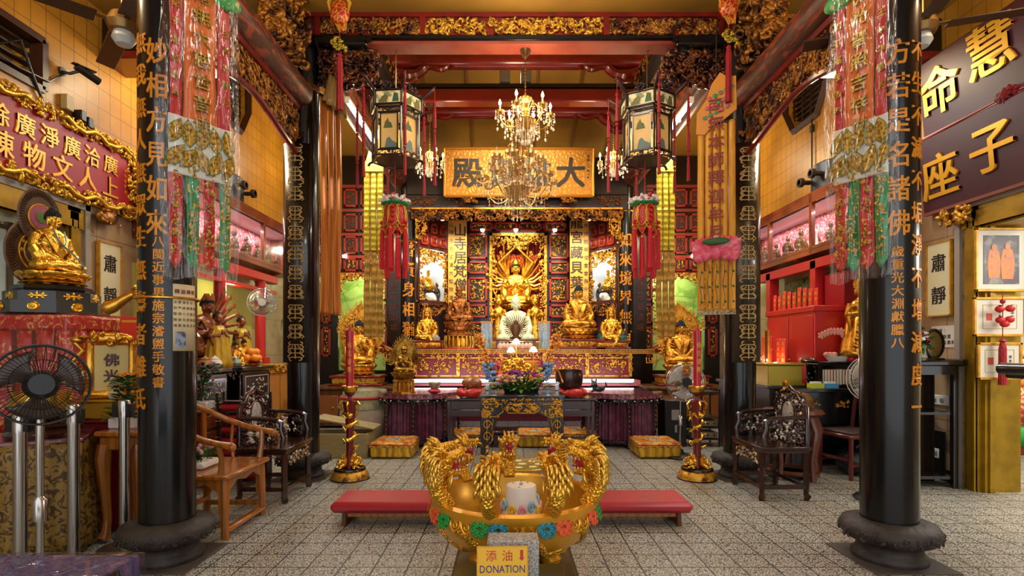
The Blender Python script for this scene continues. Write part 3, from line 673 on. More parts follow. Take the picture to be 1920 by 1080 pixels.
# ornaments hanging from the carved lintel: stuffed fish with tassel
REDT = mat('tassel_red', 'a31420', .6, 0, bump=('wave', 30, .4)); REDT2 = mat('tassel_bright_red', 'd0101c', .55, 0, bump=('wave', 30, .4))
def tassel(q, p, L, r=.014, n=10):
    x, y, z = p
    q.lathe([(0, 0), (r*.5, -.004), (r*.9, -.02), (r*.6, -.035), (r*.8, -.05), (r, -.09), (r*1.05, -L*.6), (r*1.15, -L), (0, -L)], (x, y, z), n, None, 1, lambda a, z_: .12*math.sin(6*a))
for sd, px, dy in (('left', 637, 0), ('right', 1366, 14)):
    D = 5.1; x = X(px, D); z = Z(28-dy, D)
    t_ = thing('fish_ornament', 'red and gold stuffed fish charm with tassel hanging at upper %s' % sd, 'ornament', (x, D, z))
    q = MB(); q.ell((0, 0, .02), (.095, .06, .125), 18, 14); q.ell((.03, 0, -.11), (.04, .02, .05)); obj('fish_body', q, mat('fish_red', 'b3261a', .4, .2, var=('edge', 26, .09, .03, 'e0a030')), t_)
    q = MB()
    for s_ in (-1, 1): q.tube([(s_*.01, -.03, .12), (s_*.06, -.04, .17), (s_*.1, -.02, .1), (s_*.08, -.02, 0)], [.012, .02, .02, .006], 6)
    q.prism([(-.05, -.08), (0, -.17), (.03, -.1), (.06, -.16), (.07, -.06)], .015, R(PI/2, 'X')); obj('fins', q, GOLDP, t_)
    q = MB(); q.cyl((0, 0, -.12), (0, 0, -.26), .004); q.cyl((0, 0, .12), (0, 0, 4.8-z), .004); obj('cord', q, REDT, t_)
    q = MB(); q.ell((0, 0, -.3), (.03, .03, .03)); q.scroll(.14, .14, 24, T(0, -.02, -.3) @ FRONT, 3, .012, .03); obj('gold_knot', q, mat('brass_knot', 'b09a30', .35, .6), t_)
    q = MB(); tassel(q, (0, 0, -.36), .55, .028, 14); obj('tassel', q, REDT, t_)
# palace lanterns
LPANE = mat('lantern_silk', 'dcb46c', .5, emis=('e0a858', .14), var=('noise', 5, .5, .7, 'cc9c4c')); LPANE2 = mat('lantern_painting', 'e6d2a0', .5, emis=('e0c080', .2), var=('noise', 9, .52, .6, '3f6a4a'), var2=('noise', 6, .58, .64, 'b8803a'))
LFR = mat('lantern_frame', '241514', .35, 0, coat=.4)
def lantern():
    t_ = thing('palace_lantern', '', 'lantern', (0, 0, 0)); n = 6; Rl = .25
    f1 = MB(); pn = MB(); pn2 = MB(); fret = MB(); paint = MB(); rock = MB()
    for i in range(n):
        a = PI/6+i*PI/3; b = a+PI/3
        A = Vector((Rl*math.cos(a), Rl*math.sin(a), 0)); B = Vector((Rl*math.cos(b), Rl*math.sin(b), 0)); Rt = .285/Rl
        f1.cyl(A+Vector((0, 0, -.3)), A+Vector((0, 0, .2)), .013, 6)
        for z, k in ((-.3, 1), (-.25, 1), (.13, 1), (.18, 1), (.2, Rt), (.34, Rt)): f1.cyl(A*k+Vector((0, 0, z)), B*k+Vector((0, 0, z)), .011, 6)
        f1.cyl(A*Rt+Vector((0, 0, .2)), A*Rt+Vector((0, 0, .36)), .012, 6)
        # dragon-head arm at each corner
        d = A.normalized(); fret.tube([A*Rt+Vector((0, 0, .34)), A*Rt+d*.05+Vector((0, 0, .38)), A*Rt+d*.11+Vector((0, 0, .43)), A*Rt+d*.14+Vector((0, 0, .46))], [.014, .02, .022, .008], 6)
        fret.tube([A*1.0+Vector((0, 0, -.3)), A*1.12+Vector((0, 0, -.31)), A*1.2+Vector((0, 0, -.34))], .014, 6)
        M_ = Matrix((((B-A).normalized().x, 0, d.x, 0), ((B-A).normalized().y, 0, d.y, 0), (0, 1, 0, 0), (0, 0, 0, 1)))
        mid = (A+B)/2; nrm = mid.normalized(); u = (B-A).normalized()
        M_ = Matrix(((u.x, 0, nrm.x, mid.x), (u.y, 0, nrm.y, mid.y), (0, 1, 0, 0), (0, 0, 0, 1)))
        pn.box((0, -.06, -.012), (.17, .35, .004), 0, M_); 
        for sg in (-1, 1): f1.box((sg*.09, -.06, 0), (.012, .37, .014), 0, M_)
        for z in (-.24, .12): f1.box((0, z, 0), (.2, .012, .014), 0, M_)
        M2 = Matrix(((u.x, 0, nrm.x, mid.x*Rt), (u.y, 0, nrm.y, mid.y*Rt), (0, 1, 0, 0), (0, 0, 0, 1)))
        pn2.box((0, .27, -.008), (.25, .12, .004), 0, M2)
        fret.scroll(.24, .045, 12, M_ @ T(0, .155, 0), i, .006, .008, None, .02); fret.scroll(.24, .05, 12, M_ @ T(0, -.275, 0), i+9, .006, .008, None, .022)
        fret.scroll(.22, .08, 22, M2 @ T(0, .385, 0), i+20, .006, .008, lambda x, y: abs(x) < .11-(y+.04)*.8, .028)
        rd = random.Random(i)
        cx = rd.uniform(-.03, .03)
        paint.prism([(cx-.045, -.03), (cx+.05, -.03), (cx+.035, .02), (cx+.012, .035), (cx, .075), (cx-.015, .05), (cx-.03, .03)], .002, M_ @ T(0, 0, -.009))
        rock.prism([(-.05*(1 if i % 2 else -1), -.235), (.085*(1 if i % 2 else -1), -.235), (.085*(1 if i % 2 else -1), -.19), (.03*(1 if i % 2 else -1), -.16), (.0, -.12), (-.03*(1 if i % 2 else -1), -.14), (-.04*(1 if i % 2 else -1), -.19)], .002, M_ @ T(0, 0, -.009))
        paint.prism([(-.1, .22), (-.02, .22), (0, .27), (-.03, .3), (-.07, .27)], .003, M2 @ T(0, 0, -.004)); paint.prism([(.04, .22), (.11, .22), (.1, .3), (.06, .31)], .003, M2 @ T(0, 0, -.004))
    obj('frame', f1, LFR, t_); obj('silk_panel', pn, LPANE, t_); obj('painted_panel', pn2, LPANE2, t_)
    obj('fretwork', fret, mat('lantern_fret', '3a211d', .35, .1), t_); obj('landscape', paint, mat('ink_green', '3f6a45', .6, var=('noise', 9, .4, .6, '7a6a30')), t_); obj('landscape', rock, mat('ink_grey', '6a7f78', .6), t_)
    q = MB(); q.lathe([(0, .34), (.27, .34), (.28, .35), (.1, .38), (.03, .44), (0, .44)], n=6); obj('cap', q, LFR, t_); q = MB(); q.lathe([(.24, -.3), (.2, -.29), (0, -.29)], n=6); obj('bottom_board', q, LFR, t_)
    for i in range(n):
        a = PI/6+i*PI/3; q = MB(); x, y = .42*math.cos(a), .42*math.sin(a); q.cyl((x, y, .46), (x, y, .3), .003, 5)
        for k in range(3): q.ell((x, y, .3-.3*k), (.016, .016, .022), 8, 6); tassel(q, (x, y, .28-.3*k), .25, .015, 8)
        obj('tassel', q, REDT, t_)
    q = MB(); q.cyl((0, 0, .42), (0, 0, .86), .005, 6); q.tube([(0, 0, .84)]+[(.02*math.sin(k), 0, .86+.03*k/3) for k in range(6)], .006, 5); obj('hanging_rod', q, STEEL, t_)
    return t_
LZ = 3.62; L0 = lantern(); L0['label'] = 'six-sided painted palace lantern hanging left of the lit chandelier'; L0.location = (X(742, 5.62), 5.62, LZ); L0.rotation_euler.z = .42
L1 = dup(L0, (X(1213, 5.62), 5.62, LZ), .02, 'six-sided painted palace lantern hanging right of the lit chandelier')
for o_ in (L0, L1):
    o_['group'] = 'palace lanterns'; lamp('lantern_bulb', 'POINT', tuple(o_.location), 4, WARM, .05)
# red bead lanterns below the palace lanterns
BEADP = mat('beaded_red_panel', 'b3241c', .5, 0, var=('voronoi', 60, .3, .15, 'd89a4a'))
def beadlantern():
    t_ = thing('flower_ball_lantern', '', 'lantern', (0, 0, 0))
    pet = MB(); trim = MB()
    for i in range(8):
        a = i*PI/4; M_ = R(a, 'Z')
        pet.ell((0, -.1, .0), (.056, .02, .115), 10, 8, M_, R(-.12, 'X')); trim.tube([(.056*math.sin(t*PI/8), -.112+.01*math.cos(t*PI/8), .115*math.cos(t*PI/8)) for t in range(16)], .007, 5, M_, closed=True)
        pet.prism([(0, -.2), (-.06, -.1), (.06, -.1)], .012, M_ @ T(0, -.1, 0) @ FRONT); trim.tube([(-.06, -.115, -.1), (0, -.118, -.2), (.06, -.115, -.1)], .006, 5, M_)
    obj('petal_panel', pet, BEADP, t_); obj('gold_trim', trim, GOLDP, t_)
    q = MB(); q2 = MB()
    for i in range(8):
        a = i*PI/4+.2; q.ell((.1*math.cos(a), .1*math.sin(a), .13), (.05, .05, .022), 10, 6)
        rd = random.Random(i)
        for k in range(9): q2.ell((.12*math.cos(a)+rd.uniform(-.035, .035), .12*math.sin(a)+rd.uniform(-.035, .035), .165+rd.uniform(-.02, .03)), .018, 6, 4)
    obj('green_leaves', q, mat('leaf_green_cloth', '1f8a4c', .5), t_); obj('white_flowers', q2, mat('white_pink_cloth', 'e8dcd4', .6, var=('noise', 30, .55, .62, 'd8607a')), t_)
    q = MB(); q.ell((0, -.1, .2), .026)
    for k in range(4): q.ell((0, -.125, .08-.05*k), .02, 8, 6)
    q.cyl((0, 0, .1), (0, 0, .6), .004, 6); obj('bead_string', q, REDT2, t_)
    for i in range(10):
        a = i*PI/5+.15; r_ = .135 if i % 2 else .1; z = -.1 if i % 2 else -.19; q = MB(); x, y = r_*math.cos(a), r_*math.sin(a)
        q.ell((x, y, z+.03), .024, 8, 6); tassel(q, (x, y, z), .46, .021, 9); o = obj('tassel', q, REDT2, t_)
        q = MB(); q.lathe([(.017, 0), (.02, .01), (.014, .02)], (x, y, z-.05), 8); obj('gold_band', q, GOLDP, o)
    return t_
B0 = beadlantern(); B0['label'] = 'red beaded flower-ball lantern with long tassels, under the left palace lantern'; B0['group'] = 'red flower-ball lanterns'; B0.location = (X(741, 5.62), 5.62, 2.74)
dup(B0, (X(1209, 5.62), 5.62, 2.74), .3, 'red beaded flower-ball lantern with long tassels, under the right palace lantern')
# chandeliers
CRYS = mat('crystal', 'fff4dc', .05, 0, trans=.55, emis=('ffd9a0', .03)); CGOLD = mat('chandelier_gold', 'e8b450', .22, .9); BULB = mat('lit_bulb', 'fff0d8', emis=('ffdca8', 26)); CANDLE = mat('ivory_sleeve', 'e8dcc0', .5)
def drops(q, p, L, n):
    for k in range(n): q.ell((p[0], p[1], p[2]-L*k/n), (.0055, .0055, .008), 5, 4)
    q.ell((p[0], p[1], p[2]-L-.016), (.011, .011, .022), 6, 5)
def chandelier(lab, loc, Ra, narm, lit, rod, tiers=1, group=None, k0=0, colour=None):
    t_ = thing('chandelier', lab, 'chandelier', loc, 0, group); hub = MB(); k = Ra/.27
    hub.lathe([(0, -.16), (.02, -.15), (.05, -.12), (.09, -.06), (.11, -.02), (.06, .0), (.03, .03), (.045, .07), (.03, .11), (.02, .16), (.06, .19), (.07, .21), (.02, .22), (.012, .26), (0, .26)], n=20, M=S(k, k, k))
    obj('centre_stem', hub, colour or CGOLD, t_)
    for i in range(narm*tiers):
        tr = i//narm; a = 2*PI*(i % narm)/narm+k0+tr*.35; rr = Ra*(1-.32*tr); zz = tr*.15*k
        d = Vector((math.cos(a), math.sin(a), 0)); q = MB()
        q.tube(cr([d*.03*k+Vector((0, 0, zz-.02*k)), d*rr*.35+Vector((0, 0, zz-.09*k)), d*rr*.7+Vector((0, 0, zz-.1*k)), d*rr*.95+Vector((0, 0, zz-.04*k)), d*rr+Vector((0, 0, zz+.03*k))], 3), .008*min(k, 1.2), 6)
        q.tube(cr([d*.04*k+Vector((0, 0, zz+.08*k)), d*rr*.3+Vector((0, 0, zz+.17*k)), d*rr*.5+Vector((0, 0, zz+.13*k)), d*rr*.48+Vector((0, 0, zz+.07*k))], 3), .006*min(k, 1.2), 5)
        q.lathe([(.012*k, .02*k), (.045*k, .04*k), (.05*k, .06*k), (.03*k, .05*k), (.012*k, .06*k)], d*rr+Vector((0, 0, zz)), 12)
        ar = obj('arm', q, colour or CGOLD, t_)
        q = MB(); q.lathe([(.009, 0), (.009, .06)], d*rr+Vector((0, 0, zz+.06*k)), 8); obj('candle_sleeve', q, CANDLE, ar)
        q = MB(); q.lathe([(0, 0), (.012, .008), (.016, .025), (.009, .045), (0, .066)], d*rr+Vector((0, 0, zz+.06*k+.06)), 10); obj('bulb', q, BULB if lit else mat('unlit_bulb', 'e8d0a0', .2, trans=.3), ar)
        for j in range(6):
            q = MB(); b = a+j*PI/3; p = d*rr+Vector((.045*k*math.cos(b), .045*k*math.sin(b), zz+.05*k)); drops(q, p, .05*k+.05*(j % 3), 5); obj('crystal_strand', q, CRYS, ar)
        for j in range(3):
            q = MB(); p = d*rr*(.3+.25*j)+Vector((0, 0, zz-.08*k)); drops(q, p, .06+.03*j, 5); obj('crystal_strand', q, CRYS, ar)
    for i in range(14): q = MB(); a = i*2*PI/14; drops(q, (.1*k*math.cos(a), .1*k*math.sin(a), -.04*k), .1*k+.05*(i % 2), 8); obj('crystal_strand', q, CRYS, t_)
    for i in range(8): q = MB(); a = i*PI/4; drops(q, (.04*k*math.cos(a), .04*k*math.sin(a), -.12*k), .12*k, 8); obj('crystal_strand', q, CRYS, t_)
    for i in range(10):
        q = MB(); a = i*PI/5
        for t in range(9): q.ell((k*(.07+.03*math.sin(PI*t/8))*math.cos(a), k*(.07+.03*math.sin(PI*t/8))*math.sin(a), k*(.2-.2*t/8)), .007*k, 5, 4)
        obj('crystal_garland', q, CRYS, t_)
    q = MB()
    n = max(2, int(rod/.035))
    for i in range(n): q.ell((0, 0, .25*k+rod*(i+.5)/n), (.008 if i % 2 else .012, .012 if i % 2 else .008, .02), 6, 4)
    if narm == 5: q.lathe([(.0, 0), (.02, 0), (.045, .06), (.05, .1), (.02, .1), (0, .12)], (0, 0, .25*k+rod*.62), 12)
    q.lathe([(.0, -.09), (.02, -.08), (.035, -.05), (.055, -.02), (.06, 0)], (0, 0, .25*k+rod), 14); obj('chain', q, mat('chain_bronze', '5a3a1a', .4, .7), t_)
    return t_
z1 = Z(222, 5.62); chandelier('lit gold crystal chandelier hanging at the centre from the carved lintel', (X(985, 5.62), 5.62, z1), .27, 6, True, 4.49-z1-.25, 1, None, .15)
lamp('chandelier_light', 'POINT', (X(985, 5.62), 5.62, z1+.12), 45, WARM, .25)
z2 = Z(352, 8.0); chandelier('larger unlit two-tier crystal chandelier in front of the gold name board', (X(970, 7.6), 7.6, Z(350, 7.6)), .5, 8, False, 4.83-Z(350, 7.6)-.46, 2, None, .2, mat('pale_chandelier_gold', 'cfa866', .25, .75))
for sd, px in (('left', 806), ('right', 1150)):
    chandelier('small lit crystal chandelier beside the %s end of the name board' % sd, (X(px, 7.6), 7.6, Z(305, 7.6)), .19, 5, True, 4.83-Z(305, 7.6)-.176, 1, 'small lit side chandeliers', .3)
    lamp('chandelier_light', 'POINT', (X(px, 7.6), 7.45, Z(285, 7.6)), 20, WARM, .15)

for sx, sd in ((0, 'left'), (1, 'right')):
    x = (-2.0, 2.29)[sx]; t_ = thing('fluorescent_tube', 'bright white fluorescent batten lamp under the %s rear log beam' % sd, 'light', (x, 7.3, 4.43))
    q = MB()
    for k in (-.33, .33): q.cyl((0, k-.31, 0), (0, k+.31, 0), .024, 10)
    obj('tube', q, mat('lit_cool_tube', 'ffffff', emis=('e8f4ff', 14)), t_); q = MB(); q.box((0, 0, .045), (.06, 1.32, .035), .006)
    for k in (-.66, 0, .66): q.box((0, k, .015), (.05, .03, .07))
    q.box((-.06 if sx == 0 else .06, 0, .1), (.03, .05, .16)); obj('batten', q, WHITEP, t_)

t_ = thing('arm_bracket', 'gilded forearm-shaped bracket gripping the left front column', 'bracket', (CX[0]-.025, FY, 1.66))
q = MB(); q.tube(cr([(-.36, -.06, -.06), (-.31, -.06, -.05), (-.24, -.05, -.0), (-.19, -.04, .03)], 4), [.01, .04, .045, .042, .04, .036, .033, .03, .028, .026, .025, .024, .024], 12); q.ell((-.17, -.035, .04), (.034, .03, .034))
for k in range(4): q.tube(cr([(-.17, -.06, .062-.017*k), (-.15, -.07, .064-.017*k), (-.132, -.05, .06-.017*k), (-.14, -.03, .058-.017*k)], 3), .009, 6)
q.tube(cr([(-.18, -.06, .05), (-.165, -.078, .07), (-.14, -.066, .078)], 3), [.012, .011, .01, .009, .008, .008, .007], 6); obj('gilded_arm', q, GOLD, t_); q = MB(); q.tube(circ(.175, 32), .008, 6, closed=True); obj('fixing_ring', q, GOLD, t_)
# ================================================================ statues (unit figures, seat at z=0, crown of head near z=1, facing -y)
def head(q, c, k=1, M=None):
    x, y, z = c
    q.ell((x, y, z+.01*k), (.094*k, .104*k, .122*k), 16, 12); q.ell((x, y-.03*k, z-.055*k), (.078*k, .07*k, .062*k), 14, 10)
    q.tube([(x, y-.1*k, z+.03*k), (x, y-.118*k, z-.012*k), (x, y-.128*k, z-.03*k)], [.009*k, .013*k, .019*k], 8)
    q.ell((x, y-.105*k, z-.066*k), (.026*k, .012*k, .009*k), 8, 6); q.ell((x, y-.102*k, z-.08*k), (.02*k, .012*k, .008*k), 8, 6); q.ell((x, y-.09*k, z-.102*k), (.028*k, .018*k, .016*k), 8, 6)
    for s in (-1, 1):
        q.ell((x+s*.095*k, y+.005*k, z-.035*k), (.014*k, .028*k, .07*k), 8, 8); q.ell((x+s*.05*k, y-.075*k, z-.04*k), (.034*k, .03*k, .034*k), 8, 6)
        q.tube([(x+s*.016*k, y-.104*k, z+.03*k), (x+s*.045*k, y-.1*k, z+.042*k), (x+s*.074*k, y-.082*k, z+.03*k)], .008*k, 6)
        q.ell((x+s*.042*k, y-.091*k, z+.01*k), (.026*k, .014*k, .013*k), 8, 6)
def hand(q, c, d, k=1, curl=.4, up=(0, 0, 1)):
    """palm with four unequal bent fingers and a thumb leaving its side; d = finger direction"""
    c = Vector(c); d = Vector(d).normalized(); n = Vector(up); n = (n-d*n.dot(d)).normalized(); w = d.cross(n)
    q.tube([c-d*.03*k, c+d*.02*k, c+d*.05*k], [.026*k, .034*k, .03*k], 8, None, .6, n)
    for i, L in enumerate((.055, .066, .062, .048)):
        o = c+d*.05*k+w*(.026-.0175*i)*k; q.tube([o, o+d*L*.5*k-n*curl*.01*k, o+d*L*.85*k-n*curl*.035*k], [.0095*k, .0088*k, .007*k], 6)
    o = c+w*.03*k; q.tube([o, o+w*.022*k+d*.025*k, o+w*.018*k+d*.055*k-n*.008*k], [.012*k, .01*k, .008*k], 6)
def seated(arms='lap', wide=1.0, robe=True):
    q = MB()
    q.ell((0, .0, .12), (.36*wide, .25, .12), 20, 10); q.ell((0, .06, .06), (.33*wide, .22, .07), 20, 8)
    for s in (-1, 1):
        q.ell((s*.31*wide, -.1, .1), (.13, .17, .095), 14, 10)
        q.tube([(s*.36*wide, -.1, .1), (s*.2, -.24, .1), (-s*.06, -.27, .12)], [.09, .085, .06], 12)
        q.ell((s*.09, -.25, .155), (.085, .055, .03), 10, 6)
    q.ell((0, .06, .27), (.2, .15, .2), 18, 12); q.ell((0, .05, .46), (.205, .14, .18), 18, 12)
    q.tube([(-.22, .05, .56), (-.1, .05, .6), (0, .05, .61), (.1, .05, .6), (.22, .05, .56)], [.075, .085, .09, .085, .075], 12)
    q.tube([(0, .05, .6), (0, .03, .72)], [.07, .062], 12)
    for k in range(3): q.tube([(.055*math.cos(t), .03-.052*math.sin(t), .64+.022*k) for t in (0, .6, 1.2, 1.9, 2.5, 3.14)], .008, 5)
    head(q, (0, .015, .82))
    for s in (-1, 1):
        sh = (s*.235, .05, .555); el = (s*.31, .03, .33)
        if arms == 'lap': wr = (s*.1, -.2, .2); hd = (-s, -.15, 0)
        elif arms == 'pray': wr = (s*.04, -.2, .42); hd = (-s*.15, -.1, 1)
        else: wr = ((.12, -.24, .44) if s > 0 else (-.13, -.2, .21)); hd = (0, -.2, 1) if s > 0 else (1, -.2, 0)
        q.tube([sh, ((sh[0]+el[0])/2+s*.01, .05, .44), el], [.085, .08, .07], 12); q.tube([el, ((el[0]+wr[0])/2, (el[1]+wr[1])/2-.01, (el[2]+wr[2])/2), wr], [.072, .06, .04], 12)
        hand(q, Vector(wr)+Vector(hd).normalized()*.03, hd, 1, .3, (0, -.3, 1) if arms == 'lap' else (0, -1, 0))
        if robe:
            q.tube([(s*.3, .03, .36), (s*.29, -.04, .26), (s*.26, -.1, .17)], [.09, .1, .07], 12)
            for k in range(5):
                z = .52-.06*k; q.tube([(s*(.19+.012*k), .13, z+.03), (s*(.3+.01*k), .06, z), (s*(.27+.008*k), -.06-.005*k, z-.045), (s*.19, -.1, z-.07)], .012, 6)
            for k in range(4): q.tube([(s*.36, .0-.05*k, .19-.02*k), (s*(.26-.03*k), -.22, .19-.025*k), (s*.06, -.3, .16-.03*k)], .012, 6)
    if robe:
        for k in range(4):
            o = .03*k; q.tube([(-.13-o*.5, .04, .63), (-.1-o, -.07, .56), (-.03-o*.4, -.12-.004*k, .4-o), (.06, -.11, .3-o)], .014, 6)
            q.tube([(.13+o*.5, .04, .63), (.1+o, -.07, .56), (.06+o*.4, -.12-.004*k, .42-o), (.02, -.11, .32-o)], .014, 6)
        for k in range(5): q.tube([(-.22+.03*k, -.29, .06), (-.1+.02*k, -.33, .035), (.02+.03*k, -.33, .03), (.16+.02*k, -.3, .05)], .014, 6)
    return q
def standing():
    q = MB(); q.lathe([(.17, 0), (.18, .06), (.14, .25), (.11, .42), (.1, .5), (.12, .6), (.14, .68), (.12, .74), (.05, .79), (0, .8)], (0, 0, 0), 20, None, .75, lambda a, z: .06*math.sin(9*a)*(1-min(1, z/.5)))
    head(q, (0, -.01, .9), .8); q.tube([(0, 0, .76), (0, 0, .85)], .04, 8)
    for s in (-1, 1):
        q.tube([(s*.13, 0, .71), (s*.19, -.01, .56), (s*.05, -.14, .58)], [.055, .055, .04], 10); q.tube([(s*.19, -.02, .58), (s*.17, -.06, .42), (s*.16, -.06, .26)], [.05, .05, .02], 8, None, .5)
        hand(q, (s*.03, -.17, .62), (0, 0, 1), .8, .2, (0, -1, 0))
    for k in range(5): q.tube([(-.1, -.09, .5-.05*k), (0, -.13-.01*k, .44-.06*k), (.1, -.09, .5-.05*k)], .01, 5)
    return q
BASE = {}
def body(kind, m):
    k = (kind, m.name)
    if kind not in BASE:
        src = {'buddha': lambda: seated('lap'), 'crowned': lambda: seated('lap'), 'pray': lambda: seated('pray', .95), 'teach': lambda: seated('teach', .9), 'stand': standing}[kind]()
        BASE[kind] = remesh('body', src, m, .0085 if kind == 'buddha' else .012, 2)
    if k not in BASE:
        me = BASE[kind].copy(); me.materials.clear(); me.materials.append(m); BASE[k] = me
    return BASE[k]
BLUEHAIR = mat('blue_black_hair', '1c2a3a', .5, 0, bump=('voronoi', 90, .6)); BLKHAIR = mat('black_hair', '121214', .5, 0, bump=('voronoi', 90, .6))
FACEP = mat('painted_face', '2a1712', .5)
def hair_buddha(k=1, z=.82, curls=True):
    q = MB(); q.grid(lambda u, v: ((.101*k*math.cos(2*PI*u)*math.cos(v*PI/2*.999)), .02+.11*k*math.sin(2*PI*u)*math.cos(v*PI/2*.999)-(0), z+.045*k+(.1*k*math.sin(v*PI/2)) - (.05*k*max(0, math.sin(2*PI*u))*(1-v))), 24, 8, None, True)
    q.ell((0, .025, z+.145*k), (.055*k, .058*k, .045*k), 14, 8)
    if curls:
        for j in range(6):
            for i in range(20-2*j):
                a = 2*PI*i/(20-2*j)+j*.2; b = j*PI/14
                q.ell((.103*k*math.cos(a)*math.cos(b), .02+.112*k*math.sin(a)*math.cos(b), z+.045*k+.1*k*math.sin(b)-.045*k*max(0, math.sin(a))*(1-b)), .015*k, 6, 4)
    return q
def crown(q, z=.9, r=.1, n=5, k=1):
    q.lathe([(r*k, 0), (r*1.06*k, .015), (r*k, .03)], (0, .015, z), 20)
    for i in range(n):
        a = -PI/2+(i-(n-1)/2)*.62; q.prism([(-.032, 0), (.032, 0), (.036, .05), (0, .115), (-.036, .05)], .014, T((r+.004)*k*math.cos(a), .015+(r+.004)*k*math.sin(a), z+.02) @ R(a+PI/2, 'Z') @ R(PI/2-.12, 'X') @ S(k, k, k))
    q.ell((0, .02, z+.07), (.06*k, .06*k, .07*k), 10, 8)
def petalring(q, R_, z, n, w, h, tilt, off=0, sy=1):
    for i in range(n):
        a = 2*PI*(i+off)/n; q.ell((R_*math.cos(a), R_*sy*math.sin(a), z), (w, .028, h), 10, 8, None, R(a+PI/2, 'Z') @ R(-tilt, 'X'))
def lotus_seat(q, r=.36, h=.2, n=14, z=0):
    q.lathe([(r*.75, -h), (r*.95, -h*.8), (r*.8, -h*.6), (r*.62, -h*.5), (r*.9, -h*.1), (r*.92, 0), (0, 0)], (0, 0, z), 28)
    petalring(q, r*.86, z-h*.28, n, .09*r/.36, h*.34, -.5); petalring(q, r*.95, z-h*.2, n, .085*r/.36, h*.3, -.75, .5); petalring(q, r*.8, z-h*.8, n, .08*r/.36, h*.2, -2.2, .25)
def facepaint(t_, k=1, z=.82, y=.015, lips=True):
    q = MB()
    for s in (-1, 1): q.tube([(s*(.02)*k, y-.103*k, z+.006*k), (s*.044*k, y-.107*k, z+.001*k), (s*.068*k, y-.092*k, z+.007*k)], .0032*k, 5)
    for s in (-1, 1): q.tube([(s*.017*k, y-.112*k, z+.036*k), (s*.046*k, y-.109*k, z+.05*k), (s*.077*k, y-.088*k, z+.037*k)], .003*k, 5)
    obj('painted_eyes', q, FACEP, t_)
    if lips: q = MB(); q.ell((0, y-.116*k, z-.07*k), (.02*k, .006*k, .008*k), 8, 6); obj('lips', q, mat('lip_red', '9a3a1c', .4, .3), t_)
def statue(lab, kind, loc, H, m, rz=0, hair='curls', cr=None, seat=None, seatm=None, group=None, face=True, name='buddha_statue', cat='statue'):
    t_ = thing(name, lab, cat, loc, rz, group); t_.scale = (H*.9, H*.92, H)
    obj('body', body(kind, m), None, t_)
    z = .9 if kind == 'stand' else .82; k = .8 if kind == 'stand' else 1
    if hair == 'curls': obj('hair', hair_buddha(k, z), BLUEHAIR if m in (GOLD, GOLDB) else m, t_)
    elif hair == 'black': obj('hair', hair_buddha(k, z), BLKHAIR, t_)
    elif hair == 'plain': obj('hair', hair_buddha(k, z, False), m, t_)
    if cr: q = MB(); crown(q, z+.06*k, .1, 5, k); obj('crown', q, cr, t_)
    if face and H > .3: facepaint(t_, k, z, .015 if kind != 'stand' else -.01)
    if seat: q = MB(); lotus_seat(q, *seat); obj('lotus_seat', q, seatm or m, t_)
    return t_
def flamehalo(q, w, h, z0, y=.2, seed=0, solid=True, thick=.02):
    """leaf-shaped mandorla outline with flames on the rim"""
    pts = []
    for i in range(33):
        t = -1+2*i/32; a = t*PI*.88; rr = 1-.0*abs(t)
        x = w*math.sin(a)*(.82+.18*math.cos(a)); zz = h*(.5+.5*math.cos(a))
        if abs(t) < .12: zz += h*.1*(1-abs(t)/.12)
        pts.append((x, zz+z0))
    if solid: q.prism(pts, thick, T(0, y, 0) @ FRONT)
    q.tube([(x, y-.02, z) for x, z in pts], .018, 6)
    rd = random.Random(seed)
    for i in range(1, 32):
        x, z = pts[i]; dx = x; dz = z-(z0+h*.4); n = math.hypot(dx, dz) or 1; dx /= n; dz /= n; L = rd.uniform(.07, .13)
        q.tube([(x-dx*.02, y, z-dz*.02), (x+dx*L*.5-dz*.02, y-.01, z+dz*L*.5+dx*.02+.01), (x+dx*L, y, z+dz*L+.04)], [.03, .022, .004], 6)
        q.tube([(x-dx*.05, y-.02, z-dz*.05), (x-dx*.1+dz*.05, y-.03, z-dz*.1-dx*.05), (x-dx*.16, y-.02, z-dz*.14)], [.012, .016, .006], 5)
# ================================================================ the altar and its shrine wall
TB = 10.6; TX = (X(766, TB), X(1173, TB))
for sx, (st, sd) in enumerate((('普賢身相猶', 'left'), ('如來境界無有', 'right'))):
    t_ = thing('altar_column', 'black column with gold characters at the %s end of the altar' % sd, 'column', (TX[sx], TB, 0))
    q = MB(); q.lathe([(.15, 0), (.15, 5.0)], n=32); obj('shaft', q, LACQ, t_)
    n = len(st); m = wraptext(st, .30, .17 if sx == 0 else -.2, 2.52 if sx == 0 else 2.55, .15, .85, 1.26 if sx else 1.3, .03, .012); obj('lettering', m, GTXT, t_)
    q = MB()
    for z in (3.45, 4.05): q.lathe([(.15, 0), (.17, .02), (.15, .04)], (0, 0, z), 24)
    obj('gilt_collar', q, GOLD, t_)
    s = -1 if sx == 0 else 1; q = MB(); q.box((s*.3, .1, 2.5), (.28, .05, 5.0), .01); o = obj('side_board', q, BLACK, t_)
    q = MB(); q.text('福慧莊嚴道場' , T(s*.3, .06, 2.3) @ FRONT, .16, .006, .012, True, 1.3); obj('side_lettering', q, mat('dim_red', '5a1a14', .4), t_)
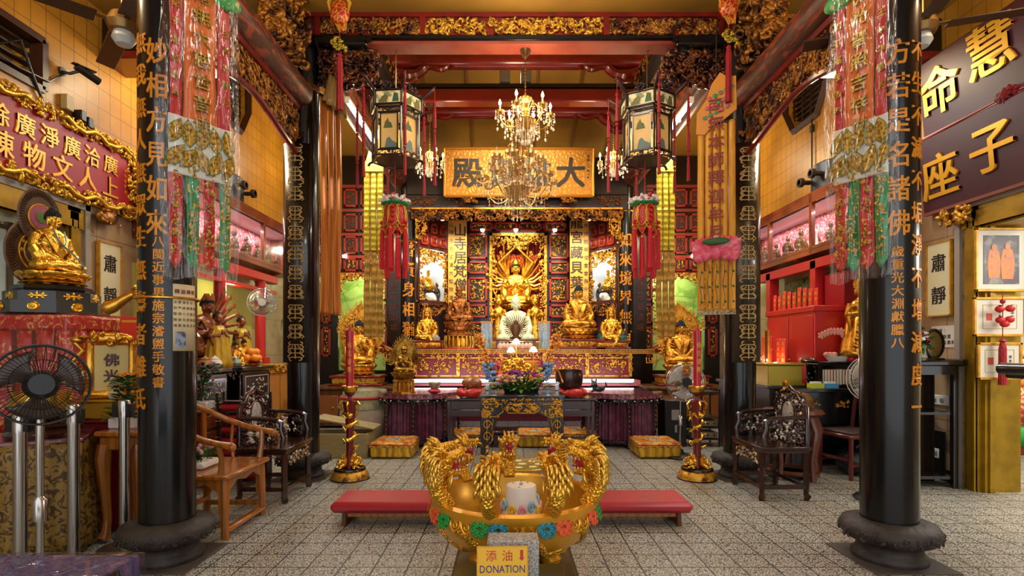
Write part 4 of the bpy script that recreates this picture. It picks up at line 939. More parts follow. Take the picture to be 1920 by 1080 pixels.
# carved beam over the altar with name board
DKRED = mat('dark_red_lacquer', '4a1812', .35, 0, coat=.3, var=('noise', 8, .4, .7, '32100c')); MIDRED = mat('panel_red', '8a2416', .35, 0, coat=.3)
t_ = thing('altar_lintel', 'dark carved lintel with gilded openwork fringe above the altar', 'beam', (0, 10.5, 0))
q = MB(); q.bx(TX[0], TX[1], -.05, .1, Z(393, 10.5), Z(366, 10.5)); q.bx(TX[0], TX[1], -.05, .1, 4.36, 5.1); obj('beam_body', q, DARK, t_)
q = MB(); 
for i in range(6):
    xx = TX[0]+.35+i*(TX[1]-TX[0]-.7)/5; q.scroll(.5, .18, 26, T(xx, -.05, Z(379, 10.5)) @ FRONT, i, .014, .03, None, .06)
obj('dark_relief', q, mat('dark_gilt_relief', '6a3a16', .4, .4), t_)
q = MB(); q.bx(TX[0]+.1, TX[1]-.1, -.1, .1, Z(394.5, 10.5), Z(391.5, 10.5)); obj('gilt_moulding', q, GOLD, t_)
q = MB(); q.scroll(TX[1]-TX[0]-.2, .22, 330, T((TX[0]+TX[1])/2, -.06, Z(405, 10.5)) @ FRONT, 5, .014, .05, lambda u, v: v > -.09+.05*math.cos(u*6), .08); q.scroll(TX[1]-TX[0]-.2, .2, 220, T((TX[0]+TX[1])/2, .0, Z(404, 10.5)) @ FRONT, 6, .016, .04, None, .08); obj('openwork_fringe', q, CARVE, t_)
for sg in (-1, 1):
    xx = X(791, 10.5) if sg < 0 else X(1152, 10.5); q = MB(); q.scroll(.22, .4, 44, T(xx, -.04, Z(430, 10.5)) @ FRONT, 8, .014, .03, lambda u, v: v > -.2+(u*sg+.11)*-1.2*-1 if False else (u*sg > -.11+(-v-.0)*.45), .07)
    q.tube([(xx+sg*.11, -.04, Z(411, 10.5)), (xx-sg*.11, -.04, Z(411, 10.5)), (xx-sg*.04, -.04, Z(430, 10.5)), (xx+sg*.11, -.04, Z(449, 10.5))], .018, 6, closed=True); obj('corner_bracket', q, CARVEG, t_)
zc = (Z(281, 10.2)+Z(367, 10.2))/2; bw = X(1112, 10.2)-X(834, 10.2); bh = Z(281, 10.2)-Z(367, 10.2)
t_ = thing('name_board', 'gold name board with four large black characters above the altar', 'sign', ((X(1112, 10.2)+X(834, 10.2))/2, 10.2, zc)); t_.rotation_euler.x = .12
q = MB(); q.box((0, 0, 0), (bw, .06, bh), .01); obj('board', q, mat('gold_scale_board', 'd08e2c', .42, .3, var=('edge', 13, .08, .0, 'a8661a'), bump=('edge', 13, .6)), t_)
q = MB()
for a, b in (((-1, -1), (1, -1)), ((1, -1), (1, 1)), ((1, 1), (-1, 1)), ((-1, 1), (-1, -1))): q.tube([(a[0]*bw/2, -.03, a[1]*bh/2), (b[0]*bw/2, -.03, b[1]*bh/2)], .028, 8)
obj('gilt_frame', q, mat('bevel_gold', 'c8862a', .35, .5), t_)
q = MB(); q.text('殿寶雄大', T(0, -.04, 0) @ FRONT, .58, .02, .03, False, 1.13); obj('characters', q, mat('charcoal_ink', '2e2418', .5), t_)
q = MB(); q.text('佛曆二五四三年', T(bw/2-.1, -.035, .1) @ FRONT, .05, .006, .01, True, 1.3); obj('small_lettering', q, mat('charcoal_ink'), t_)
q = MB()
for xx in (-.95, .95): q.scroll(.3, .12, 16, T(xx, -.03, -bh/2-.07) @ FRONT, 3, .016, .04); q.box((xx, .06, -bh/2-.06), (.22, .1, .1))
obj('carved_rest', q, CARVE, t_)
# relief frames: a red frame with gilded carving on dark ground
RELG = mat('relief_ground', '2a140c', .5)
def relief(parent, x, z, w, h, y, seed, bright=True, n=None, M=None):
    A = M if M is not None else Matrix()
    q = MB()
    for sg in (-1, 1): q.box((x+sg*(w/2-.025), y-.01, z), (.05, .05, h), .008, A); q.box((x, y-.01, z+sg*(h/2-.025)), (w, .05, .05), .008, A)
    o = obj('relief_frame', q, MIDRED, parent)
    q = MB(); q.box((x, y+.01, z), (w-.06, .02, h-.06), 0, A); obj('ground', q, RELG, o)
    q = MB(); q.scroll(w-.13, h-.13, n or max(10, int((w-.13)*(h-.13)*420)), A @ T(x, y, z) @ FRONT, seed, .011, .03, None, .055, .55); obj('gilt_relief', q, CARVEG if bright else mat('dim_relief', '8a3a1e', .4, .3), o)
    return o
WD = 12.0
t_ = thing('shrine_screen', 'central black and red shrine screen with gilded relief panels behind the altar', 'screen', (0, 0, 0))
op = (X(918, WD), X(1025, WD), Z(656, WD), Z(438, WD))
q = MB(); xa, xb = X(876, WD), X(1067, WD); q.bx(xa, op[0], WD, WD+.1, .9, 4.6); q.bx(op[1], xb, WD, WD+.1, .9, 4.6); q.bx(op[0], op[1], WD, WD+.1, op[3], 4.6); q.bx(op[0], op[1], WD, WD+.1, .9, op[2]); obj('screen_frame', q, BLACK, t_)
for k, px in enumerate((895.5, 1048)):
    for j, (ya, yb) in enumerate(((438, 486), (490, 514), (520, 567), (571, 596), (603, 652))): relief(t_, X(px, WD), (Z(ya, WD)+Z(yb, WD))/2, 37*WD/1000, (yb-ya)*WD/1000, WD-.02, k*9+j)
for i in range(4): relief(t_, X(903+45.5*i, WD), Z(425, WD), 44*WD/1000, .2, WD-.02, 40+i)
q = MB()
w_, h_ = op[1]-op[0], op[3]-op[2]; xm = (op[0]+op[1])/2
for xx in (op[0]+.03, op[1]-.03): q.bx(xx-.03, xx+.03, WD-.06, WD, op[2], op[3])
q.bx(op[0], op[1], WD-.06, WD, op[3]-.06, op[3])
q.scroll(w_-.1, .5, 80, T(xm, WD-.03, op[3]-.33) @ FRONT, 3, .016, .05, lambda u, v: v > .2-.45*abs(u/(w_/2))**2.2, .08)
for sg in (-1, 1): q.scroll(.13, 1.7, 60, T(xm+sg*(w_/2-.1), WD-.03, op[3]-1.45) @ FRONT, 5+sg, .016, .05, None, .07)
obj('carved_border', q, CARVEG, t_)
q = MB(); q.grid(lambda u, v: (op[0]+(op[1]-op[0])*u, WD+.28+.03*math.sin(u*55), op[2]+(op[3]-op[2])*v), 90, 4); obj('red_curtain', q, mat('crimson_curtain', '9a1420', .5, 0, var=('noise', 14, .55, .62, 'b8501c')), t_)
q = MB(); q.grid(lambda u, v: (op[0]+.15+(op[1]-op[0]-.3)*u, WD+.12+.05*math.sin(u*30), op[3]-.45-.35*v*math.sin(PI*u)**.5), 40, 6); obj('valance_cloth', q, mat('red_embroidered_valance', 'c0301c', .5, 0, var=('noise', 20, .52, .6, 'e0b060')), t_, solid=.01)
q = MB(); q.ell((xm, WD+.0, op[3]-.22), (.2, .05, .12)); q.scroll(.5, .3, 50, T(xm, WD-.06, op[3]-.22) @ FRONT, 12, .016, .04); obj('phoenix_boss', q, CARVEG, t_)
lamp('shrine_spot', 'AREA', (xm, WD-.35, op[3]-.1), 9, (1, .93, .75), .8, (.5, 0, 0))
for px in (905, 967, 1040):
    q = MB(); q.lathe([(0, 0), (.035, 0), (.045, .03), (.05, .05)], (X(px, 11.8), 11.75, Z(434, 11.75)), 14); q.cyl((X(px, 11.8), 11.75, Z(434, 11.75)+.05), (X(px, 11.8), 12.0, Z(434, 11.75)+.05), .012, 6); o = obj('downlight', q, mat('lit_downlight', 'ffffff', emis=('fff2d8', 12))); tag(o, 'small bright downlight above the %s of shrine screen' % {905: 'left reliefs', 967: 'central opening', 1040: 'right reliefs'}[px], 'light')
    lamp('downlight', 'SPOT', (X(px, 11.6), 10.95, Z(425, 11.75)), 120, (1, .86, .6), .05, (.3, 0, 0), None, 1.9)
# gold couplet boards
for sx, (xa, xb, big, small, sd) in enumerate(((840, 875, '山寺居梵僧遍施法', '山禪寺方丈清大監院道和立弟子', 'left'), (1069, 1104, '龍宮藏貝葉普隆', '界佛教華僧會會長中心上人敬題', 'right'))):
    D = 11.35; t_ = thing('couplet_board', 'tall gold board of black calligraphy on the %s of the central shrine' % sd, 'plaque', (X((xa+xb)/2, D), D, 0)); w = (xb-xa)*D/1000
    z0, z1 = Z(656, D), Z(412, D); q = MB(); q.bx(-w/2, w/2, 0, .06, z0, z1, .01); obj('board', q, mat('gold_board', 'e2a440', .5, 0, var=('noise', 4, .45, .7, 'd0902e')), t_)
    q = MB(); o = .06 if sx == 0 else -.06; n = len(big); q.text(big, T(o, 0, (Z(422, D)+Z(620, D))/2 if sx == 0 else (Z(412, D)+Z(590, D))/2) @ FRONT, .285, .012, .02, True, 1.02 if sx == 0 else 1.12); obj('large_characters', q, mat('black_ink', '1c140e', .5), t_)
    q = MB(); q.text(small, T(-.13 if sx == 0 else .14, 0, Z(520, D)) @ FRONT, .105, .008, .012, True, 1.65 if sx == 0 else 1.6); obj('small_characters', q, mat('black_ink'), t_)
# angled niches between the altar columns and the boards
for sg, sd in ((-1, 'left'), (1, 'right')):
    A = Vector((X(783 if sg < 0 else 1158, 10.8), 10.8, 0)); B = Vector((X(840 if sg < 0 else 1104, 11.5), 11.5, 0)); L = (B-A).length; u = (B-A).normalized()
    if sg > 0: A, B = B, A; u = (B-A).normalized()
    t_ = thing('niche_screen', 'angled %s niche screen with lit white opening above a purple curtain' % sd, 'screen', ((A.x+B.x)/2, (A.y+B.y)/2, 0), math.atan2(u.y, u.x)); D = 11.1
    h = L/2; zs = [Z(656, D), Z(569, D), Z(566, D), Z(468, D)]
    q = MB(); q.bx(-h, h, 0, .06, Z(468, D), Z(408, D)); q.bx(-h, h, -.01, .06, zs[1]-.03, zs[2]+.03); q.bx(-h, -h+.05, -.01, .06, zs[0]-.3, zs[3]); q.bx(h-.05, h, -.01, .06, zs[0]-.3, zs[3]); obj('screen_frame', q, DKRED, t_)
    for i in range(3):
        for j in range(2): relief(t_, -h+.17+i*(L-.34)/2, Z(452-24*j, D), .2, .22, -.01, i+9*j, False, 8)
    q = MB(); q.scroll(L-.1, zs[3]-zs[2]-.04, 240, T(0, -.005, (zs[3]+zs[2])/2) @ FRONT, 4, .013, .03, lambda a, b: abs(a) > h-.14+.04*math.sin(b*14) or b > (zs[3]-zs[2])/2-.3+.06*math.cos(a*9), .06); obj('gilt_openwork', q, CARVEG, t_)
    q = MB(); q.bx(-h-.2, h+.2, .5, .52, zs[2], zs[3]); q.bx(-h-.02-(.2 if sg > 0 else 0), -h, .06, .5, zs[2], zs[3]); q.bx(h, h+.02+(.2 if sg < 0 else 0), .06, .5, zs[2], zs[3]); q.bx(-h, h, .0, .5, zs[2]-.02, zs[2]+.01); obj('niche_lining', q, mat('pale_blue_lining', 'dfe6ea', .6), t_)
    q = MB(); q.grid(lambda a, b: (-h+.05+(L-.1)*a, .2+.03*math.sin(a*40), zs[0]-.1+(zs[1]-zs[0]+.05)*b), 50, 4); obj('purple_curtain', q, mat('purple_velvet', '4a1230', .6, 0), t_)
    q = MB(); q.scroll(L-.1, .24, 70, T(0, -.005, zs[1]-.14) @ FRONT, 14, .013, .03, lambda a, b: b > -.02-.1*math.cos(a*7), .06); 
    for k in (-1, 1): q.scroll(.1, .6, 26, T(k*(h-.08), -.005, zs[1]-.42) @ FRONT, 15, .012, .03)
    obj('carved_fringe', q, CARVE, t_)
    c_ = Vector(t_.location)+Vector((0, .3, 0)); lamp('niche_light', 'POINT', (c_.x, c_.y+.05, zs[3]-.12), 9, (.92, .97, 1), .1)
    nx = Vector((-u.y, u.x, 0))
    def at(a, b):
        a -= sg*.5*b
        return Vector((t_.location.x, t_.location.y, 0))+u*a+nx*b
    p = at(0, .3); q = MB(); q.lathe([(.16, 0), (.17, .04), (.12, .08), (.14, .2), (.17, .24), (0, .24)], (0, 0, 0), 16); o = obj('statue_stand', q, DARK, None, (p.x, p.y, zs[2]+.012)); tag(o, 'small dark round stand in the lit %s niche' % sd, 'stand')
    statue('small gold Buddha raised on a dark stand in the lit %s niche' % sd, 'buddha', (p.x, p.y, zs[2]+.31), .4, GOLDB, math.atan2(u.y, u.x), 'plain', GOLDB, (.3, .12), GOLDB, None, False)
    for k, a in enumerate((-.24, .24)):
        p = at(a*.85, .2); statue('dark carved attendant standing in the lit %s niche, %s side' % (sd, ('left', 'right')[k]), 'stand', (p.x, p.y, zs[2]+.012), .42, mat('dark_figure', '3a2a26', .5), math.atan2(u.y, u.x), 'plain', None, None, None, 'niche attendants', False, 'attendant_statue')
    p = at(0, .12); q = MB(); q.ell((0, 0, .1), (.1, .09, .1)); q.ell((-.07, -.05, .12), (.06, .05, .07)); q.ell((.07, -.03, .06), (.05, .06, .06)); q.ell((-.07, -.09, .13), (.018, .03, .02)); o = obj('elephant_figurine', remesh('elephant', q, mat('white_ceramic', 'd8d4cc', .3, 0, coat=.5), .01), None, None, (p.x, p.y, zs[2]+.012)); tag(o, 'small white ceramic figurine lying in the lit %s niche' % sd, 'figurine')
    # side bay with green-lit shrine
    xa, xb = (XL, TX[0]-.44) if sg < 0 else (TX[1]+.44, XR); D = 11.2
    t_ = thing('side_shrine', '%s side shrine screen of red frames round a green-lit marble niche' % sd, 'screen', (0, D, 0))
    oa, ob = (X(634, D), X(723, D)) if sg < 0 else (X(1224, D), X(1321, D)); zt = Z(513, D); zb = .9
    q = MB(); q.bx(xa, oa, 0, .08, .0, zt); q.bx(ob, xb, 0, .08, .0, zt); q.bx(oa, ob, 0, .08, 0, zb); q.bx(xa, xb, 0, .08, zt, 5.4); obj('screen_frame', q, BLACK, t_)
    q = MB()
    for zz in (Z(513, D), Z(482, D), Z(440, D), Z(395, D), Z(350, D)): q.bx(xa, xb, -.03, .02, zz-.03, zz+.03)
    obj('red_rail', q, MIDRED, t_)
    for px in ((612, 731) if sg < 0 else (1214, 1335)):
        for j, (ya, yb) in enumerate(((513, 566), (569, 608), (612, 670))): relief(t_, X(px, D), (Z(ya, D)+Z(yb, D))/2, .2, (yb-ya-2)*D/1000, -.02, j)
    n = 5
    for i in range(n):
        xx = xa+(xb-xa)*(i+.5)/n; relief(t_, xx, Z(497, D), (xb-xa)/n-.04, .28, -.02, i)
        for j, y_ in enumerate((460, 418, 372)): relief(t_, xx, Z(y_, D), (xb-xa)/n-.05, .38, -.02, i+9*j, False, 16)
    q = MB(); wo = ob-oa; q.scroll(wo, .5, 130, T((oa+ob)/2, -.02, zt-.25) @ FRONT, 4, .014, .04, lambda a, b: b > .15-.35*abs(a/(wo/2))**3, .07); q.bx(oa-.02, ob+.02, -.04, .0, zt-.04, zt)
    for k in (-1, 1): q.scroll(.1, 1.0, 50, T((oa+ob)/2+k*(wo/2-.04), -.02, zt-.8) @ FRONT, 5, .013, .03)
    obj('gilt_arch', q, CARVEG, t_)
    q = MB(); q.bx(oa-.3, ob+.3, .8, .82, .5, 4.0); q.bx(oa-.32, oa-.3, .08, .8, .5, 4.0); q.bx(ob+.3, ob+.32, .08, .8, .5, 4.0); q.bx(oa-.3, ob+.3, .08, .8, 3.6, 3.62); obj('marble_back', q, mat('green_marble', 'b9cf7a', .3, 0, coat=.3, var=('swirl', 1.5, .5, .6, '8fae5a'), var2=('edge', 2, .02, .0, '6f8a4a')), t_)
    q = MB(); xx = (oa+ob)/2+sg*.05; q.cyl((xx-.1*0+.18*sg, .75, 1.4), (xx+.18*sg, .75, 2.2), .018); obj('tube_lamp', q, mat('lit_tube_warm', 'ffffff', emis=('f4ffd0', 6)), t_)
    lamp('side_shrine_light', 'POINT', ((oa+ob)/2, D+.35, 2.9), 26, (.95, 1, .6), .15)
    lamp('side_bay_spot', 'POINT', ((oa+ob)/2-sg*.2, D-.5, Z(478, D)), 12, (1, .92, .75), .05)
    q = MB(); q.lathe([(0, 0), (.04, 0), (.05, .05)], (X(642 if sg < 0 else 1305, 11.0), 11.15, Z(482, 11.1)), 12); q.cyl((X(642 if sg < 0 else 1305, 11.0), 11.13, Z(482, 11.1)+.05), (X(642 if sg < 0 else 1305, 11.0), 11.22, Z(482, 11.1)+.05), .012, 6); o = obj('downlight', q, mat('lit_downlight')); tag(o, 'small bright spotlight over the %s side shrine' % sd, 'light')
    # the side Buddha with flame mandorla
    px = 673 if sg < 0 else 1277; D = 9.4; z = Z(683, D)
    s_ = statue('gold Buddha with blue hair and flame mandorla in the %s side shrine' % sd, 'teach' if sg < 0 else 'buddha', (X(px, D), D, z), .78, GOLD, -.05*sg, 'curls', None, (.42, .24), GOLDB)
    q = MB(); flamehalo(q, .62, 1.35, -.1, .25, 3); obj('flame_mandorla', q, GOLD, s_); q = MB(); q.scroll(1.0, 1.1, 120, T(0, .22, .55) @ FRONT, 5, .016, .02, lambda a, b: (a/.5)**2+(b/.6)**2 < 1, .08); obj('mandorla_relief', q, CARVEG, s_)
    t_ = thing('statue_pedestal', 'carved gilt pedestal under the %s side Buddha' % sd, 'pedestal', (X(px, D), D, 0)); zt = z-.24*.78
    q = MB()
    q.box((0, 0, zt-.02), (.86, .6, .04), .01); q.box((0, 0, zt-.16), (.9, .62, .03), .01); obj('mouldings', q, REDW, t_); q = MB(); q.box((0, 0, zt-.09), (.78, .55, .11), .01); obj('gilt_body', q, CARVEG, t_)
    t_ = thing('altar_cabinet', 'brown wooden cabinet carrying the %s side Buddha' % sd, 'cabinet', (X(px, D), D, 0)); w = 1.35; zt -= .175
    q = MB(); q.box((0, 0, zt-.03), (w+.1, .85, .05), .01); q.box((0, .02, (zt-.06)/2+.02), (w, .76, zt-.1), .01); obj('body', q, mat('brown_cabinet', '6a3d1a', .35, 0, coat=.3, var=('wave', 2, .3, .9, '52300f')), t_)
    for k in range(3):
        q = MB(); q.box((-w/2+w*(k+.5)/3, -.37, (zt-.1)/2+.02), (w/3-.05, .03, zt-.25), .008); d_ = obj('door', q, mat('brown_door', '7a481f', .35, 0, coat=.3), t_)
        q = MB(); q.ell((-w/2+w*(k+.5)/3+.12, -.4, zt/2), .015); obj('knob', q, GOLDP, d_)
# ---------------------------------------------------------------- altar table with gilded front
AD = 9.9; ax0, ax1 = X(778, AD), X(1182, AD)
MAROON = mat('maroon_ground', '6a1020', .45)
t_ = thing('altar_table', 'long maroon and gold carved altar table with upturned ends', 'altar', (0, AD, 0))
zt = Z(655, AD)
q = MB(); q.bx(ax0-.45, ax1+.45, 0, .5, zt-.07, zt, .01); q.bx(TX[0]+.2, TX[1]-.2, .5, .84, zt-.07, zt); q.bx(X(846, 11), X(1097, 11), .84, 1.85, zt-.07, zt); obj('tabletop', q, mat('altar_top', '3a1a10', .35, 0, coat=.4), t_)
q = MB(); k = int((ax1-ax0+.9)/.055)
q.bx(ax0-.45, ax1+.45, -.012, 0, zt-.012, zt); q.bx(ax0-.45, ax1+.45, -.012, 0, zt-.08, zt-.066)
for i in range(k):
    x = ax0-.43+i*.055; q.bx(x, x+.04, -.012, 0, zt-.034, zt-.024); q.bx(x, x+.012, -.012, 0, zt-.054, zt-.03); q.bx(x+.02, x+.052, -.012, 0, zt-.055, zt-.045)
obj('fret_border', q, GOLDP, t_)
q = MB(); q.bx(ax0, ax1, .05, .5, .0, zt-.07); q.bx(X(850, 11), X(1090, 11), .5, 1.8, 0, zt-.07); obj('body', q, MAROON, t_)
q = MB(); q.scroll(ax1-ax0, .07, 150, T((ax0+ax1)/2, .03, zt-.12) @ FRONT, 2, .009, .02, None, .03)
nx_ = 5; pw = (ax1-ax0)/nx_
for i in range(nx_+1):
    x = ax0+pw*i; q.bx(x-.03, x+.03, .0, .05, Z(706, AD), zt-.07); q.scroll(.08, .3, 14, T(x, .0, zt-.28) @ FRONT, i, .009, .02)
for z in (Z(705, AD), zt-.16): q.bx(ax0, ax1, .02, .05, z-.012, z+.012)
obj('gilt_frame', q, CARVEG, t_)
for i in range(nx_):
    q = MB(); q.scroll(pw-.16, .26, 62, T(ax0+pw*(i+.5), .045, zt-.31) @ FRONT, 20+i, .012, .03, lambda a, b: rd.random() < 1.1-(abs(b)/.13)**2*.7, .045, .75); obj('gilt_relief', q, CARVEG, t_)
for sg in (-1, 1):
    q = MB(); x = ax0-.45 if sg < 0 else ax1+.45; pts = [(0, 0), (.14, .08), (.26, .22), (.36, .42), (.43, .42), (.4, .2), (.3, .02), (.16, -.07), (0, -.07)]
    q.prism([(sg*a*1.25, b) for a, b in pts], .4, T(x, .5, zt) @ FRONT); o = obj('upturned_end', q, mat('altar_wing', '8a1a1a', .35, 0, coat=.3), t_)
    q = MB(); q.scroll(.4, .34, 24, T(x+sg*.25, .08, zt+.06) @ FRONT, 3, .01, .02, lambda a, b: abs(b-sg*a*.8) < .1, .05); q.tube([(x+sg*a*1.25, .09, zt+b) for a, b in pts], .012, 5, closed=True); obj('gilt_edge', q, CARVEG, o)
    q = MB(); xx = x-sg*.03
    for k in range(3): q.tube([(xx+sg*(.05+.06*k), .0, zt-.09), (xx+sg*(.05+.06*k), .0, zt-.25+.03*k), (xx-sg*.12+sg*.05*k, .0, zt-.25+.03*k), (xx-sg*.12+sg*.05*k, .0, zt-.15)], .012, 4)
    obj('fret_bracket', q, GOLDP, t_)
q = MB(); q.bx(ax0-.1, ax1+.1, -.35, .05, Z(709, AD)-.12, Z(709, AD)-.02); o = obj('plinth', q, mat('pink_ledge', 'b0606a', .4), t_)
t_ = thing('strip_lamp', 'bright white strip lamp along the foot of the carved altar', 'light', (0, 9.5, 0)); z = Z(713.5, 9.5)
q = MB(); q.cyl((X(776, 9.5), -.0, z), (X(1188, 9.5), -.0, z), .022); obj('tube', q, mat('lit_strip', 'ffffff', emis=('fdf4ff', 9)), t_)
q = MB(); q.bx(X(776, 9.5), X(1188, 9.5), .02, .05, z-.04, z+.02); obj('fixture', q, WHITEP, t_)
lamp('altar_strip_light', 'AREA', ((ax0+ax1)/2, 9.35, z+.06), 15, (1, .93, .95), 3.6, (PI/2+.5, 0, 0), .05)
# lower offering table with clear cover behind the half-moon tables
t_ = thing('offering_table', 'low offering table under a clear glossy cover below the strip lamp', 'table', (0, 0, 0))
q = MB(); q.bx(ax0+.02, ax1-.02, 8.52, 9.45, .60, .64, .01); obj('tabletop', q, mat('table_brown', '4a2418', .3, 0, coat=.5), t_)
for x in (ax0+.1, ax1-.1):
    for y in (8.6, 9.35): q = MB(); q.bx(x-.04, x+.04, y-.04, y+.04, 0, .6); obj('leg', q, mat('table_brown'), t_)
q = MB(); q.grid(lambda u, v: (ax0+(ax1-ax0)*u, 8.5+.96*v, .648+.006*noise.noise((u*30, v*9, 0))), 60, 14); obj('clear_cover', q, plastic('table_plastic', 'f2e8e8', .2, 9, .4), t_)
# statues on the altar
AZ = zt+.0
def pedestal(name, lab, x, y, z, w, d, h, m1, m2, top=True):
    t_ = thing(name, lab, 'pedestal', (x, y, z)); q = MB(); q.box((0, 0, h*.12), (w, d, h*.24), .01); q.box((0, 0, h*.9), (w*.97, d*.97, h*.2), .01); obj('mouldings', q, m1, t_)
    q = MB(); q.box((0, 0, h*.5), (w*.86, d*.86, h*.62), .01); q.scroll(w*.8, h*.5, 26, T(0, -d*.43, h*.5) @ FRONT, 3, .01, .02, None, .04); obj('carved_waist', q, m2, t_); return t_
h = .2
pedestal('statue_pedestal', 'red and gold carved pedestal under the blue-haired altar Buddha on the right', X(1085, 10.25), 10.25, AZ, .95, .6, .2, REDW, CARVEG)
statue('gold Buddha with blue hair on lotus, right of the altar centre', 'buddha', (X(1085, 10.25), 10.25, AZ+.2+.24*.82), .84, GOLD, -.05, 'curls', None, (.44, .24), GOLD)
t_ = thing('statue_pedestal', 'gilded railing-like pedestal under the bronze crowned figure', 'pedestal', (X(861, 10.25), 10.25, AZ)); q = MB(); q.lathe([(.3, 0), (.3, .03), (.24, .05), (.24, .2), (.28, .22), (0, .22)], n=8); obj('body', q, GOLD, t_)
q = MB()
for i in range(20): a = i*PI/10; q.tube([(.27*math.cos(a), .27*math.sin(a), .03), (.29*math.cos(a), .29*math.sin(a), .12), (.27*math.cos(a), .27*math.sin(a), .25)], [.02, .012, .02], 6)
obj('balusters', q, GOLDB, t_)
q = MB(); q.box((0, 0, -.0+.012), (.7, .6, .024)); obj('red_cloth', q, REDP, t_)
s_ = statue('reddish bronze crowned figure on a round lotus, left of the altar centre', 'crowned', (X(861, 10.25), 10.25, AZ+.22+.3), .68, BRONZE, .05, None, BRONZE, (.42, .44, 16), BRONZE)
for px, sd, extra in ((801, 'left', 0), (1146, 'right', 1)):
    D = 10.2; pedestal('statue_pedestal', 'gold and red stepped pedestal at the %s end of the altar' % sd, X(px, D), D, AZ, .66, .5, .17, REDW, GOLD)
    s_ = statue('gold robed bodhisattva with draped hood at the %s end of the altar' % sd, 'teach', (X(px, D), D, AZ+.17), .62, GOLDB, .1 if sd == 'left' else -.1, 'plain', GOLDB)
    q = MB(); q.grid(lambda u, v: (.14*math.sin((u-.5)*4.4)*(1+1.35*v*v), .05+.13*math.cos((u-.5)*4.4)*(1+.6*v), .95-.85*v), 16, 12); obj('veil', q, GOLDB, s_, solid=.02)
    q = MB(); q.tube([(.1, -.28, .1), (.16, -.36, .0), (.12, -.3, -.1)], [.1, .09, .07], 10); obj('draped_leg', q, GOLDB, s_)
    if extra:
        q = MB()
        for sx in (-1, 1): q.ell((sx*.34, -.12, .06), (.15, .16, .13)); q.scroll(.28, .24, 26, T(sx*.36, -.2, .07) @ FRONT, 3, .02, .06)
        obj('green_lion_mount', q, mat('green_patina', '1f6a56', .5, .2), s_, label='green crouching lion')
    else: q = MB(); q.ell((.3, -.2, .06), (.14, .12, .1)); q.scroll(.25, .2, 20, T(.3, -.28, .06) @ FRONT, 3, .02, .05); obj('white_beast_mount', q, mat('grey_ceramic', 'b0a898', .4), s_, label='pale crouching beast')
JADE = mat('pale_jade', 'd9e2bd', .25, 0, coat=.4)
D = 11.2; pedestal('statue_pedestal', 'white stone plinth under the pale jade Buddha', X(967, D), D, AZ, .78, .55, .12, mat('white_stone', 'd8d4c4', .4), mat('white_stone'))
statue('pale jade Buddha seated in the centre of the shrine', 'buddha', (X(967, D), D, AZ+.12), 1.02, JADE, 0, 'plain', None, None, None, None, False)
# thousand-armed figure behind
D = 11.95; s_ = statue('bright gold many-armed crowned figure at the top of central shrine', 'pray', (X(967, D), D, Z(572, D)), 1.0, GOLDB, 0, 'black', GOLDB, (.36, .12), GOLDB)
for sg in (-1, 1):
    for i in range(9):
        a = -.35+i*.235; L = .5+.07*(i % 2)+(.12 if i > 6 else 0); d = Vector((sg*math.cos(a), 0, math.sin(a))); p0 = Vector((sg*.17, .1, .5)); q = MB()
        el = p0+d*L*.55+Vector((0, .02, -.05+.02*i)); wr = p0+d*L+Vector((-sg*.05*(i > 5), -.08, .06+.02*i)); q.tube([p0, el, wr], [.038, .032, .022], 8); hand(q, wr, (wr-el), .9, .3, (0, -1, 0)); obj('arm', q, GOLDB, s_)
for sg in (-1, 1):
    q = MB(); p = [Vector((sg*.15, .05, .6)), Vector((sg*.42, -.02, .95)), Vector((sg*.04, -.02, 1.28))]; q.tube(p, [.05, .042, .026], 8); hand(q, p[2], (-sg*.3, 0, 1), .9, .3, (0, -1, 0)); obj('raised_arm', q, GOLDB, s_)
q = MB(); q.ell((0, -.02, 1.36), (.05, .04, .06)); obj('small_buddha', q, GOLDB, s_)
q = MB(); q.box((0, .08, -.9), (.42, .3, 1.5), .03); obj('rock_support', q, mat('dark_rock', '4a1c14', .5, 0, bump=('noise', 12, .6)), s_)
for px, py, H, sd in ((935, 645, .95, 'left'), (1003, 645, .95, 'right')):
    D = 11.6; t_ = thing('statue_pedestal', 'small gilt block under the %s gold attendant of the shrine' % sd, 'pedestal', (X(px, D), D, AZ)); q = MB(); q.box((0, 0, .09), (.3, .26, .18), .02); obj('block', q, GOLD, t_)
    statue('slim gold attendant standing %s of the pale jade Buddha' % sd, 'stand', (X(px, D), D, AZ+.18), H, GOLDB, 0, 'plain', GOLDB, None, None, None, False, 'attendant_statue')
# carved wooden shrine piece and offerings in front of the jade Buddha
D = 10.4; t_ = thing('many_armed_carving', 'small dark carved many-armed image standing in front of pale jade Buddha', 'statue', (X(967, D), D, AZ+.2)); q = MB()
q.lathe([(.1, 0), (.12, .03), (.06, .06), (.08, .15), (.05, .28), (.02, .3)], n=14); q.ell((0, 0, .33), (.035, .04, .045))
obj('figure', q, mat('sandalwood', '5a3a1c', .5), t_); q = MB(); 
for i in range(26):
    a = -1.0+i*(PI+2.0)/25; q.tube([(.03*math.cos(a), 0, .2+.03*math.sin(a)), (.2*math.cos(a), -.01, .22+.2*math.sin(a)), (.24*math.cos(a+.1), -.02, .24+.24*math.sin(a+.1))], [.012, .009, .004], 5)
obj('arms', q, mat('sandalwood'), t_)
t_ = thing('carving_stand', 'red lacquer stand under the small many-armed carving', 'stand', (X(967, D), D, AZ)); q = MB(); q.box((0, 0, .18), (.9, .3, .03), .01); q.box((0, 0, .015), (.8, .26, .03)); obj('boards', q, REDW, t_); q = MB()
for x in (-.36, .36): q.box((x, 0, .1), (.06, .2, .14)); 
obj('supports', q, REDW, t_)
t0 = None
